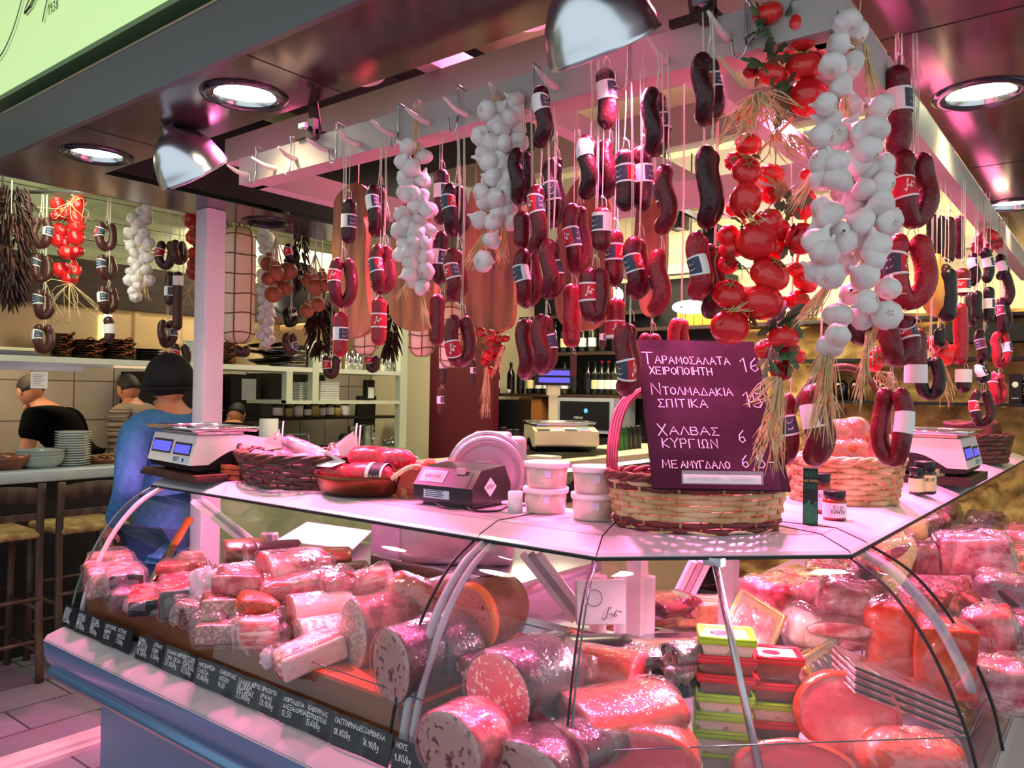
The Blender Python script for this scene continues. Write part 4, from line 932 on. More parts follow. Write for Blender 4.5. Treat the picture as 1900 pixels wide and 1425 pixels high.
tomato_string('tall string of big red tomatoes with leaves and straw, beside the largest garlic braid',
 [(1425, 25, 24, 'r'), (1437, 78, 21, 'r'), (1487, 54, 30, 's', 36), (1493, 122, 30, 'r'), (1501, 181, 33, 's', 31), (1433, 140, 24, 'q'), (1393, 134, 13, 'r'), (1530, 62, 19, 'q'), (1505, 3, 22, 'r'), (1515, 95, 14, 'r'), (1460, 90, 15, 'r'), (1382, 213, 18, 'r'),
  (1388, 267, 22, 'q'), (1440, 255, 10, 'r'), (1362, 300, 16, 'r'), (1385, 318, 24, 'r'), (1431, 323, 22, 'r'), (1383, 371, 26, 's', 30), (1363, 385, 15, 'r'), (1428, 362, 16, 'r'), (1490, 378, 22, 's', 28), (1500, 325, 14, 'r'),
  (1424, 410, 24, 'r'), (1445, 428, 20, 's'), (1403, 447, 33, 's', 32), (1357, 463, 21, 'r'), (1352, 438, 19, 's'), (1350, 491, 17, 'r'), (1442, 464, 18, 's'), (1487, 443, 26, 's'), (1428, 508, 33, 'r'), (1477, 500, 14, 'r'), (1494, 524, 21, 'r'), (1352, 545, 27, 'r'),
  (1413, 561, 34, 's', 29), (1453, 560, 10, 's'), (1482, 560, 21, 'r'), (1354, 607, 32, 's', 29), (1465, 600, 10, 'r'), (1453, 625, 25, 'q'), (1422, 647, 20, 'r'), (1463, 648, 20, 'q'), (1476, 662, 17, 'r'), (1449, 686, 20, 'q')],
 [(1420, 38, 'g', 1), (1408, 58, 'g', 1), (1432, 108, 'g', 1.1), (1416, 122, 'g', .9), (1455, 168, 'g', 1), (1462, 190, 'g', 1), (1455, 18, 'g', .9), (1470, 385, 'g', .8), (1440, 370, 't', .9), (1378, 415, 't', 1), (1375, 492, 'g', .8), (1470, 450, 'g', .8), (1455, 590, 'g', 1), (1440, 608, 'g', .9), (1426, 665, 'g', .9), (1468, 668, 'g', .8),
  (1350, 595, 't', .9), (1390, 585, 't', .8), (1410, 540, 't', .7), (1446, 345, 't', .8), (1395, 290, 't', .7)],
 [((1408, 172), (1355, 262), 26, .05), ((1412, 172), (1405, 250), 20, .05), ((1420, 175), (1455, 240), 26, .05), ((1465, 250), (1490, 290), 18, .03), ((1440, 240), (1450, 300), 14, .04), ((1445, 700), (1418, 880), 44, .035), ((1440, 700), (1400, 760), 14, .03), ((1385, 390), (1395, 430), 8, .03), ((1400, 560), (1350, 590), 10, .02), ((1380, 165), (1330, 100), 6, .01)], 1.52, top=(1470, -30))
def small_toms(label, pts, d0, r, leaves, straws, sc, top, name='tomato_string'):
    return tomato_string(label, [(x, y, r*random.Random(int(x+y)).uniform(.85, 1.15), 'r' if k % 3 else 's') for k, (x, y) in enumerate(pts)], leaves, straws, d0, sc, top, name)
small_toms('string of small tomatoes with loose roots over the kitchen hatch', [(107, 378), (143, 377), (105, 400), (141, 402), (114, 425), (142, 420), (108, 445), (135, 428), (118, 452), (141, 440), (125, 468), (142, 468), (112, 500), (128, 490), (138, 502), (129, 517), (122, 397)], 4.6, 13,
           [(120, 405, 'g', .6), (118, 488, 'g', .6), (130, 512, 'g', .6)], [((130, 375), (125, 405), 16, .06), ((130, 525), (130, 600), 16, .10)], 2.2, (128, 355))
small_toms('tomato string half hidden by the white post', [(356, 408), (365, 420), (360, 440), (368, 448), (362, 470), (364, 490), (362, 505)], 4.7, 13, [(362, 430, 'g', .5)], [((362, 520), (366, 580), 14, .06)], 2.2, (362, 380))
small_toms('little tomato string with long straw tail in front of the wine', [(893, 617), (910, 622), (925, 630), (915, 650), (922, 665), (900, 672), (912, 638), (930, 610), (938, 628), (905, 660), (928, 646), (907, 690)], dep(PY(905, 640, 2.58)), 9,
           [(895, 635, 't', .5), (905, 620, 'g', .5), (920, 640, 'g', .5)], [((903, 680), (900, 775), 40, .02), ((935, 640), (920, 700), 24, .02)], 1.25, (905, 300))
small_toms('cluster of red pomegranate ornaments hanging far right under the hood', [(1822, 445), (1838, 437), (1848, 450), (1830, 462), (1815, 460), (1835, 452)], 3.0, 12, [(1828, 440, 't', .5)], [((1828, 420), (1828, 440), 5, .01)], 1.2, (1828, 400))
small_toms('red tomatoes on straw hanging behind the large garlic', [(1752, 658), (1738, 640), (1624, 674), (1632, 665), (1860, 640)][:2], 2.5, 17, [(1745, 645, 't', .6)], [((1745, 670), (1760, 760), 12, .03)], 1, (1745, 560))
small_toms('red tomato with orange straw below the corner strand', [(1622, 674), (1630, 655)], 1.95, 15, [(1626, 660, 't', .6)], [((1630, 690), (1650, 730), 14, .03), ((1650, 690), (1670, 800), 12, .03)], 1, (1626, 560))

# ================================================================== dried chillies, cheeses, boards
M_CHI = mat('dried_chilli', '1e0c0a', .55, col2='38160f', nscale=20, spec=.3)
def chilli_bunch(label, cx, y0, y1, w, d, n, L=.07, name='chilli_bunch'):
    o = P(cx, y0, d); t = thing(name, label, 'chillies', o, rot=(0, 0, YAW), group='dried chillies'); s = d/FPX; r = random.Random(int(cx)); b = MB(); H = (y1-y0)*s; W = w*s/2
    for k in range(n):
        f = r.random(); a = r.uniform(0, 2*PI); prof = math.sin(PI*min(1, .18+.8*f))**.6
        p = Vector((W*.75*prof*math.cos(a)*r.uniform(.2, 1), W*.6*prof*math.sin(a), -H*f*.88)); l = L*r.uniform(.7, 1.2)
        q = p+Vector((math.cos(a)*l*.5, math.sin(a)*l*.4, -l*r.uniform(.5, 1))); m = (p+q)/2+Vector((0, 0, .2*l))
        b.tube(cat([p, m, q], 3), [.002, .0055, .007, .007, .006, .004, .001], 5)
    o2 = obj('chillies', b, M_CHI, t); o2['kind'] = 'stuff'
    b = MB(); b.tube([(0, 0, -.3*H), (0, 0, 2.72-o.z)], .003, 5); obj('string', b, M_TWINE, t); return t
chilli_bunch('big bunch of dried dark chillies at the left edge of the picture', 22, 345, 585, 92, 4.3, 520, .085)
chilli_bunch('bunch of dried chillies below the smoked cheeses', 596, 555, 665, 46, 4.8, 150, .10)
chilli_bunch('bunch of dried chillies behind the hanging wooden boards', 726, 560, 668, 30, 4.6, 120, .09)
chilli_bunch('dark bunch of chillies between the cheese bunches', 560, 415, 550, 26, 5.0, 110, .08)
M_PROV = mat('waxed_cheese', 'd9cda8', .4, col2='cfc194', nscale=5, coat=.2); M_CORD = mat('brown_cord', '6b4a34', .8)
def net_cheese(label, cx, y0, y1, w, d, rings, zt=2.72, name='netted_cheese'):
    o = P(cx, y0, d); s = d/FPX; H = (y1-y0)*s; R = w*s/2; t = thing(name, label, 'cheese', o, rot=(0, 0, YAW), group='big cheeses in cord nets')
    c = R*.75; prof = [(.0001, 0)]+[(R-c+c*math.sin(a), -c+c*math.cos(a)) for a in [PI/2*k/6 for k in range(1, 7)]]
    prof += [(R*(1.01 if .2 < k/8 < .8 else 1), -c-(H-2*c)*k/8) for k in range(1, 8)]+[(R-c+c*math.cos(a), -H+c-c*math.sin(a)) for a in [PI/2*k/6 for k in range(0, 6)]]+[(.0001, -H)]
    b = MB(); b.lathe(prof, 32); obj('cheese', b, M_PROV, t)
    b = MB(); cr = .0042*max(.6, R/.11)
    for k in range(rings): z = -c*.8-(H-1.6*c)*k/(rings-1); b.tube([(R*1.015*math.cos(a), R*1.015*math.sin(a), z+.004*math.sin(3*a+k)) for a in [2*PI*j/28 for j in range(28)]], cr, 6, closed=True)
    for j in range(6):
        a = 2*PI*j/6-PI/2+.12; b.tube([(p*1.015*math.cos(a), p*1.015*math.sin(a), z) for p, z in prof], cr, 6)
    b.tube([(0, 0, -.01), (.004, 0, .12), (0, 0, zt-o.z)], cr*1.2, 6)
    for j in range(9): a = j*.7; b.tube([(.07*math.cos(a)*R/.1, .04*math.sin(a), 0), (.08*math.cos(a)*R/.1, .05*math.sin(a), .04)], cr, 5)
    obj('cord_net', b, M_CORD, t); return t
net_cheese('big white cylindrical cheese in a brown cord net right of the white post', 444, 421, 637, 61, 4.25, 6)
net_cheese('white netted cheese behind the first wooden board', 680, 520, 658, 46, dep(PY(680, 590, 2.58)), 5, 2.29)
net_cheese('white netted cheese below the round wooden board', 784, 540, 661, 48, dep(PY(784, 600, 2.58)), 5, 2.29)
net_cheese('white netted cheese behind the sausage rings right of the boards', 838, 560, 682, 44, dep(PY(838, 620, 2.58)), 5, 2.29)
M_SMOK = mat('smoked_cheese_rind', '8a4a30', .45, col2='a5603c', nscale=5, coat=.2)
def cheese_bunch(label, pts, d, top):
    o = P(*top, d); t = thing('smoked_cheese_bunch', label, 'cheese', o, rot=(0, 0, YAW), group='smoked cheeses'); inv = Matrix.Rotation(-YAW, 4, 'Z'); b2 = MB()
    for k, (x, y, r) in enumerate(pts):
        R = r*d/FPX; c = inv @ (P(x, y, d+(-.06 if k % 2 else .04))-o); b = MB(); dr = Vector((-c.x, 0, .5)).normalized()
        q = dr.to_track_quat('Z', 'Y').to_matrix().to_4x4()
        b.lathe([(.0001, -R), (R*.5, -.88*R), (R*.88, -.5*R), (R, 0), (R*.9, .45*R), (R*.62, .75*R), (R*.36, .88*R), (R*.42, 1.02*R), (R*.5, 1.2*R), (R*.36, 1.38*R), (.0001, 1.42*R)], 20)
        obj('cheese', b, M_SMOK, t, loc=c, rot=q.to_euler())
        b2.tube([(R*.4*math.cos(a), R*.4*math.sin(a), .86*R) for a in [2*PI*j/12 for j in range(12)]], .005, 5, closed=True, T=Matrix.Translation(c) @ q); b2.tube([c+dr*R*.9, (0, 0, .0)], .004, 5)
    b2.tube([(0, 0, 0), (0, 0, 2.72-o.z)], .006, 5); obj('string', b2, M_TWINE, t)
cheese_bunch('left bunch of round brown smoked cheeses tied with string', [(498, 490, 15), (513, 507, 15), (536, 503, 17), (498, 517, 13), (518, 533, 15), (507, 546, 16), (530, 535, 14)], 4.42, (513, 440))
cheese_bunch('right bunch of round brown smoked cheeses below the steel pan', [(571, 520, 13), (585, 533, 16), (598, 515, 12), (590, 565, 14), (569, 577, 14), (603, 530, 12)], 4.53, (585, 470))
M_OLIVE = mat('olive_wood', '94623c', .5, col2='4a2a18', nscale=7, lo=.36, hi=.68, col3='7e4e2c', stretch=(3.2, 1, .45), detail=5, coat=.15)
def board(label, px_pts, y, th, name='wooden_board', hole=None, bark=None):
    o = PY(*px_pts[0], y); t = thing(name, label, 'board', o, group='olive wood boards hanging from the rail', rot=(0, 0, .25))
    inv = (Matrix.Translation(o) @ Matrix.Rotation(.25, 4, 'Z')).inverted(); pts = []
    for p in px_pts: q = inv @ PY(p[0], p[1], y); pts.append((q.x, q.z))
    pts = [(v.x, v.z) for v in cat([(p[0], 0, p[1]) for p in pts], 4, True)]
    b = MB(); b.prism(pts, 'y', -th/2, th/2); obj('plank', b, M_OLIVE, t)
    b = MB(); b.tube([(pts[0][0], 0, pts[0][1]-.01), (pts[0][0], 0, 2.44-o.z)], .002, 5); obj('hanging_cord', b, M_TWINE, t); return t
board('tall rough-edged olive wood board behind the leftmost rail sausages', [(665, 340), (690, 368), (676, 400), (680, 430), (678, 500), (683, 570), (688, 600), (675, 620), (655, 628), (645, 620), (636, 560), (628, 480), (630, 420), (634, 370)], 1.70, .025)
board('round dark olive wood board behind the first garlic braid', [(760, 380), (790, 400), (800, 470), (802, 560), (795, 600), (770, 614), (745, 606), (732, 580), (730, 520), (736, 440), (742, 400)], 1.72, .03)
board('large grained olive wood board behind the second garlic braid', [(930, 330), (962, 360), (968, 440), (955, 480), (953, 560), (948, 600), (930, 613), (905, 610), (880, 600), (868, 560), (872, 480), (878, 400), (890, 350)], 1.72, .03)
board('broad brown wooden paddle board high in the middle behind the sausages', [(1070, 340), (1100, 330), (1130, 380), (1125, 470), (1130, 560), (1105, 605), (1070, 612), (1040, 590), (1035, 500), (1045, 400)], 1.71, .03)
board('narrow brown wooden board behind the paired sausage loops', [(1195, 330), (1228, 340), (1236, 440), (1230, 540), (1215, 585), (1190, 570), (1180, 450)], 1.71, .03)
# yellow pear cheese and black salami at the right
p = P(1738, 470, 2.42); t = thing('pear_cheese', 'smooth yellow pear shaped cheese hanging right of the corner sausages', 'cheese', p, rot=(0, 0, YAW)); s = 2.42/FPX
b = MB(); b.lathe([(.0001, 0), (.012, -.004), (.016, -.025), (.024, -.05), (.036, -.09), (.040, -.13), (.036, -.165), (.022, -.188), (.0001, -.196)], 24); obj('rind', b, mat('yellow_rind', 'c99a42', .4, coat=.3), t)
b = MB(); b.tube([(0, 0, -.01), (0, 0, .25)], .002, 5); obj('string', b, M_TWINE, t)
sausage(P(1758, 490, 2.4), 115*2.4/FPX, .056, .054, 's', 'black', None, .18, 'fat black salami stick right of the yellow pear cheese', GF, name='hanging_salami')
# steel wok pan hanging behind the smoked cheeses
p = P(548, 540, 5.3); t = thing('hanging_pan', 'big shallow steel pan hanging behind the brown smoked cheeses', 'pan', p, rot=(PI/2-.2, 0, YAW+.3))
b = MB(); b.lathe([(.0001, -.05), (.10, -.045), (.17, -.02), (.20, .01), (.205, .012), (.2, .016), (.165, -.012), (.1, -.038), (.0001, -.043)], 36); obj('bowl', b, M_STEEL, t)
b = MB(); b.tube([(0, .2, .01), (0, .3, .02), (0, .42, .02)], [.012, .010, .012], 8); obj('handle', b, M_STEEL, t)
# ================================================================== goods standing on the counter top
TZ = LZ+.026
def onT(px, py, z=TZ): return PZ(px, py, z)
def lab_on(b, text, h, org, ux, uz, wd, mi=0, lift=.0006, nrm=None, sp=.2):
    "write text from origin along ux, up uz"
    ux = Vector(ux).normalized(); uz = Vector(uz).normalized(); n = Vector(nrm) if nrm is not None else ux.cross(uz).normalized(); org = Vector(org)
    pl, x = strokes(text, h, sp=sp); ribbons(b, pl, wd, lambda u, v, l: org+ux*u+uz*v+n*lift, mi); return x
M_LCD = mat('lcd_blue', '4a4cc0', .3, emit='5a58e0', estr=.8); M_LCDK = mat('lcd_frame', '241c30', .4); M_INK = mat('black_ink', '15151a', .6)
def scale_machine(label, loc, rz, w=.36, dp=.37, h=.12, kind=0, name='weighing_scale', col=M_WHITE):
    t = thing(name, label, 'scale', loc, rz, group='weighing scales')
    b = MB(); b.prism([(-dp/2, .03), (-dp/2+.025, h), (dp/2-.16, h), (dp/2-.01, h-.03), (dp/2, .045), (dp/2-.03, .03)], 'x', -w/2, w/2); obj('housing', b, col, t)
    b = MB(); b.prism([(-dp/2+.01, .012), (-dp/2+.005, .032), (dp/2-.02, .032), (dp/2-.03, .012)], 'x', -w/2+.01, w/2-.01)
    for sx in (-1, 1):
        b.prism([(-.12, .03)]+[(-.10+.2*k/8*1.0, .03+.05*math.sin(PI*k/8)**.6) for k in range(1, 8)]+[(.12, .03)], 'x', sx*(w/2)-.001, sx*(w/2)+.001)
    obj('base', b, M_BLACK, t)
    for sx in (-1, 1):
        for sy in (-1, 1):
            b = MB(); b.cyl((sx*(w/2-.05), sy*(dp/2-.06), 0), (sx*(w/2-.05), sy*(dp/2-.06), .014), .018, 12); obj('foot', b, M_BLACK, t)
    b = MB(); b.rbox(-w/2-.01, w/2+.01, -dp/2+.0, dp/2-.13, h+.012, h+.024, .006, 2); b.box(-w/2+.04, w/2-.04, -dp/2+.04, dp/2-.16, h, h+.012)
    b.tube([(-w/2-.01, -dp/2+.0, h+.024), (-w/2-.01, dp/2-.13, h+.024), (w/2+.01, dp/2-.13, h+.024), (w/2+.01, -dp/2, h+.024)], .004, 6, closed=True); obj('platter', b, M_CHROME, t)
    nz = Vector((0, -(h-.03), .025)).normalized(); up = Vector((0, .025, h-.03)).normalized(); fo = Vector((0, -dp/2, .03))
    def fp(u, v, l=.001): return fo+Vector((u, 0, 0))+up*v+nz*l
    def patch(b, u0, u1, v0, v1, mi, l): b.add([fp(u0, v0, l), fp(u1, v0, l), fp(u1, v1, l), fp(u0, v1, l)], [(0, 1, 2, 3)], mi, False)
    b = MB(); patch(b, -w*.46, w*.0, .030, .078, 0, .001); patch(b, w*.06, w*.43, .030, .072, 0, .001)
    patch(b, -w*.44, -w*.02, .036, .070, 1, .002); patch(b, w*.08, w*.41, .036, .064, 1, .002)
    obj('display', b, [M_LCDK, M_LCD], t)
    b = MB(); patch(b, w*.08, w*.42, .006, .024, 0, .001)
    for k in range(4): patch(b, w*.1, w*(.18+.05*(k % 2)), .008+.004*k, .010+.004*k, 1, .0016)
    patch(b, w*.3, w*.33, .008, .020, 1, .0016); obj('rating_label', b, [mat('pale_blue_label', 'b9cfe0', .5), M_INK], t)
    if kind == 1:   # keypad towards the seller, pole display
        b = MB(); pts = [Vector((-w*.40, dp/2-.158, h+.001)), Vector((w*.46, dp/2-.158, h+.001)), Vector((w*.46, dp/2-.012, h-.028)), Vector((-w*.40, dp/2-.012, h-.028))]
        cs = [0, 1, 2, 3, 4, 5, 0, 2, 4, 1, 3, 5]
        for i in range(4):
            for j in range(3):
                q = [pts[0].lerp(pts[1], u).lerp(pts[3].lerp(pts[2], u), v) for u, v in ((i/4+.01, j/3+.02), ((i+1)/4-.01, j/3+.02), ((i+1)/4-.01, (j+1)/3-.02), (i/4+.01, (j+1)/3-.02))]
                b.add([x+Vector((0, .0004, .002)) for x in q], [(3, 2, 1, 0)], cs[i*3+j], False)
        obj('keypad', b, [mat('key_yellow', 'f0d860', .5), mat('key_blue', '5aa8e0', .5), mat('key_pink', 'f0a0b8', .5), mat('key_orange', 'f0b070', .5), mat('key_white', 'f0f0ea', .5), mat('key_dark', '40424a', .5)], t)
        b = MB(); b.box(-.03, .03, -dp/2-.04, -dp/2-.005, .03, .40); b.box(-.045, .045, -dp/2-.05, -dp/2+.005, .36, .43); obj('pole', b, col, t)
        b = MB(); b.box(-.13, .13, -dp/2-.05, -dp/2+.01, .43, .55); obj('pole_head', b, M_BLACK, t)
        for sy in (-dp/2-.052, dp/2*0-dp/2+.012):
            b = MB(); b.box(-.11, .11, sy-.001, sy+.001, .50, .535); b.box(-.11, .11, sy-.001, sy+.001, .45, .485); obj('pole_display', b, M_LCD, t)
    return t
q = Vector((-2.545, 1.575, TZ))
b = MB(); b.box(-.21, .21, -.19, .21, 0, .012); b.box(-.2, .22, -.185, .2, .012, .024, 1)
tag(obj('scale_board', b, [M_WOODD, M_WOODR], loc=q, rot=(0, 0, -.10)), 'dark and red-brown boards lying under the left scale', 'board')
scale_machine('white shop scale with two blue displays at the left end of the counter', q+Vector((0, 0, .024)), -.12, .36, .36, .125)
q = Vector((-.63, 3.36, TZ))
b = MB(); b.box(-.2, .2, -.2, .2, 0, .03)
tag(obj('scale_board', b, M_WOODD, loc=q), 'dark board lying under the farther scale in front of the stone wall', 'board')
scale_machine('white shop scale on the right wing in front of the stone wall', q+Vector((0, 0, .03)), PI/2, .36, .37, .135)

# ------------------------------------------------------------------ woven baskets
def basket(t, a, bb, h, layers, n, mats, flare=1.12, rim=True, rimr=.008, seed=1, base_mi=0):
    "layers: list of material per woven row (index in mats)"
    L = len(layers); N = n*4; b = MB(); st = MB()
    for k in range(n):
        an = 2*PI*k/n; st.tube([(a*f*math.cos(an), bb*f*math.sin(an), z) for f, z in ((.97, .003), (.5+.5*flare, h*.5), (flare, h*.99))], .0035, 6)
    byw = {}
    for j, mi in enumerate(layers):
        z0 = h*(j+.5)/L; f = .99+(flare-.99)*(z0/h); m = byw.setdefault(mi, MB()); amp = .0048; path = []
        for i in range(N):
            an = 2*PI*i/N; o = amp*math.cos(n/2*an*1.0+PI*j)*1.0; path.append(((a*f+o)*math.cos(an), (bb*f+o)*math.sin(an), z0+.0012*math.sin(5*an+j*2)))
        m.tube(path, h/L*.29, 8, closed=True, flat=1.85)
    for mi, m in byw.items(): obj('woven_rows', m, mats[mi], t)
    obj('stakes', st, mats[base_mi], t)
    b = MB(); b.lathe([(.0001, .004), (1, .004)], 32, T=Matrix.Diagonal((a, bb, 1, 1))); obj('basket_base', b, mats[base_mi], t)
    if rim:
        b = MB()
        for s in range(3):
            b.tube([((a*flare+.006*math.cos(9*an*1.0+s*2.1))*math.cos(an), (bb*flare+.006*math.cos(9*an+s*2.1))*math.sin(an), h+.004+.006*math.sin(9*an+s*2.1)) for an in [2*PI*i/72 for i in range(72)]], rimr*.8, 6, closed=True)
        obj('rim_braid', b, mats[-1], t)
M_WIL = mat('pale_willow', 'd8b98c', .55, col2='b98f5e', nscale=14, coat=.15); M_WRED = mat('red_willow', '7c2324', .5, col2='5c1a18', nscale=12, coat=.2); M_WDK = mat('dark_wicker', '3c2016', .5, col2='5a3020', nscale=14, coat=.2)
# basket with chalkboard
bc = Vector((-.80, 1.735, TZ)); t = thing('woven_basket', 'pale willow basket with red rim holding the chalkboard on the counter corner', 'basket', bc, YAW+.03, group='woven willow baskets')
basket(t, .188, .125, .115, [1, 1, 0, 0, 0, 0, 0, 1, 0], 26, [M_WIL, M_WRED, M_WRED], 1.10)
b = MB(); 
for s in range(4):
    b.tube(cat([(-.205+.006*s, .02, .10), (-.198+.006*s, .07, .17), (-.175+.007*s, .14, .25), (-.135+.006*s, .18, .30), (-.05, .20, .33), (.06, .20, .33), (.15-.006*s, .17, .29), (.19-.007*s, .10, .20), (.205-.006*s, .03, .10)], 5), .006, 6)
obj('basket_handle', b, M_WRED, t)
b = MB(); b.tube([(.185*math.cos(a), .125*math.sin(a)-.003, .003+.003*math.sin(9*a)) for a in [2*PI*k/60 for k in range(60)]], .003, 5, closed=True); obj('base_edge', b, M_WIL, t)
# chalkboard
c0, c1, c2, c3 = P(1184, 630, 1.97), P(1404, 633, 1.97), P(1468, 910, 1.69), P(1212, 905, 1.69)
o = c3.copy(); ux = (c2-c3); wv = ux.length; ux = ux.normalized(); uz = (c0-c3); hv = uz.length; uz = (uz-ux*uz.dot(ux)).normalized(); un = ux.cross(uz).normalized()
R3 = Matrix((ux, -un, uz)).transposed(); t = thing('chalkboard', 'chalkboard with Greek dish names and prices standing in the willow basket', 'sign', o, rot=R3.to_euler())
b = MB(); b.box(0, wv, 0, .006, 0, hv); obj('board', b, mat('chalkboard', '261820', .9, spec=.12, col2='402d3a', nscale=5, lo=.45, hi=.75, detail=6), t)
b = MB()
def chalk(text, px, py, hpx, wd=.0022, wf=.72, sp=.25):
    d = 1.85; q = R3.transposed() @ (PY(0, 0, 1)*0)
    # find board coordinates of the pixel
    r = ray(px, py); k = (o-EYEP).dot(un)/r.dot(un); hit = EYEP+r*k-o; u, v = hit.dot(ux), hit.dot(uz); h = hpx*k/FPX*1.03
    pl, _ = strokes(text, h, u, v, sp=sp, jit=.10, wf=wf); ribbons(b, pl, wd, lambda x, y, l: Vector((x, -.0008, y)))
chalk('Τ', 1193, 676, 30); chalk('ΑΡΑΜΟΣΑΛΑΤΑ', 1216, 674, 17, wf=.60, sp=.18); chalk('16', 1376, 690, 34); chalk('ΧΕΙΡΟΠΟΙΗΤΗ', 1206, 694, 17, wf=.62, sp=.18)
chalk('Ν', 1210, 732, 26); chalk('ΤΟΛΜΑΔΑΚΙΑ', 1231, 732, 17, wf=.64, sp=.2); chalk('15', 1382, 756, 34); chalk('ΣΠΙΤΙΚΑ', 1222, 755, 18)
chalk('Χ', 1222, 808, 26); chalk('ΑΛΒΑΣ', 1243, 806, 17, wf=.9); chalk('6', 1372, 822, 28); chalk('ΚΥΡΓΙΩΝ', 1230, 830, 19)
chalk('ΜΕ', 1230, 868, 17); chalk('ΑΜΥΓΔΑΛΟ', 1264, 868, 15, wf=.62, sp=.18); chalk('6,5-', 1378, 868, 28)
obj('chalk_lettering', b, mat('chalk', 'e8dce4', .9), t)
# paper strip clipped at the foot of the chalkboard
a0 = P(1268, 896, 1.64); a1 = P(1412, 906, 1.64); d = (a1-a0); L = d.length
t = thing('price_strip', 'narrow clear holder with a white printed paper strip below the chalkboard', 'sign', a0, rot=(-.1, 0, math.atan2(d.y, d.x)))
b = MB(); b.box(0, L, 0, .002, 0, .018); obj('paper', b, M_PAPER, t)
b = MB(); b.box(-.004, L+.004, -.003, -.002, -.002, .026); obj('clear_sleeve', b, glassmat('clear_sleeve', base=.08), t)
b = MB(); lab_on(b, 'ΠΑΡΑΔΟΣΙΑΚΑ', .007, (.01, -.0005, .006), (1, 0, 0), (0, 0, 1), .0008, sp=.3); lab_on(b, 'ΕΛΛΑΔΑ', .007, (L*.62, -.0005, .006), (1, 0, 0), (0, 0, 1), .0008, sp=.3); obj('printing', b, mat('grey_ink', '8a7a8a', .6), t)
# second basket with packs
bq = Vector((-.665, 2.46, TZ)); t = thing('woven_basket', 'pale willow basket full of orange bread packs behind the green carton', 'basket', bq, YAW+.0, group='woven willow baskets')
basket(t, .148, .12, .125, [0, 0, 0, 0, 0, 0, 0, 0], 22, [M_WIL, M_WRED, M_WIL], 1.12)
b = MB(); b.tube(cat([(-.16, .0, .12), (-.15, .03, .24), (-.08, .04, .36), (.02, .045, .40), (.1, .04, .35), (.15, .03, .22), (.16, 0, .12)], 6), .011, 8); obj('basket_handle', b, M_WDK, t)
M_WRAP = glassmat('cling_film', tint='fff4f8', base=.04, refl=.9, rough=.10, bump=.7, bscale=30, ior=1.35)
M_WRAPC = glassmat('crisp_film', tint='fff4f8', base=.07, refl=1.5, rough=.08, bump=.9, bscale=26, ior=1.38)
def pack(label, loc, size, m, rot=(0, 0, 0), name='wrapped_pack', cat_='meat', group=None, wob=.008, wrap=True, rr=.02, extra=None, seed=0, wrapm=None):
    t = thing(name, label, cat_, loc, rot=rot, group=group); sx, sy, sz = size
    b = MB(); b.rbox(-sx/2, sx/2, -sy/2, sy/2, 0, sz, rr, 5, wob=wob, wsc=14, seed=seed); obj('content', b, m, t)
    if wrap:
        b = MB(); e = .005; b.rbox(-sx/2-e, sx/2+e, -sy/2-e, sy/2+e, -.002, sz+e, rr+.004, 6, wob=wob*1.3, wsc=22, seed=seed+3); obj('plastic_wrap', b, wrapm or M_WRAP, t)
    return t
M_RUSK = mat('orange_rusk', 'c8622e', .7, col2='a84a20', nscale=30, bump=.6)
for i, (dx, dy, rz, ry, s) in enumerate(((-.07, -.02, .1, .06, (.12, .06, .20)), (.03, .02, -.3, -.1, (.12, .06, .21)), (.08, -.03, .2, .25, (.10, .06, .17)), (-.02, -.06, .0, -.05, (.13, .05, .15)))):
    pack('pack of orange rusks in clear film, %s in the pale basket' % ('standing at the left', 'standing at the back', 'leaning at the right', 'lowest at the front')[i], bq+Matrix.Rotation(YAW, 3, 'Z') @ Vector((dx, dy, .03)), s, M_RUSK, (0, ry, YAW+rz), 'rusk_pack', 'bread', 'rusk packs in the basket', .006, True, .02, seed=i, wrapm=M_WRAPC)
# green carton and jars
p = PZ(1503, 972, TZ); s = dep(p)/FPX; t = thing('sauce_carton', 'tall black and green carton between the two pale baskets', 'box', p, YAW-.35)
b = MB(); w, h = 26*s, 104*s; b.box(-w/2, w/2, -w/2, w/2, 0, h); obj('carton', b, mat('carton_black', '0d1512', .35), t)
b = MB()
for k in range(14): an = k*.9; b.box(*(lambda u, v: (u-.003, u+.003, -w/2-.0006, -w/2-.0003, v-.005, v+.006))(rnd.uniform(-w*.4, w*.4), h*(.08+.34*k/14)))
b.box(-w*.45, w*.45, -w/2-.0004, -w/2-.0002, .01*h, .36*h); b.box(w/2+.0002, w/2+.0005, -w*.4, w*.3, .1*h, .3*h); obj('green_pattern', b, mat('carton_green', '1f7a52', .4), t)
b = MB(); lab_on(b, 'GREEN', .011, (-w*.44, -w/2, h*.86), (1, 0, 0), (0, 0, 1), .0016, sp=.15); lab_on(b, 'HOT PEPPER', .0048, (-w*.44, -w/2, h*.76), (1, 0, 0), (0, 0, 1), .0008, sp=.15, mi=1); lab_on(b, 'SAUCE', .0105, (-w*.44, -w/2, h*.64), (1, 0, 0), (0, 0, 1), .0016, sp=.15)
obj('lettering', b, [mat('green_foil', '2d6a50', .3, .5), mat('gold_foil', 'c9a04e', .3, .8)], t)
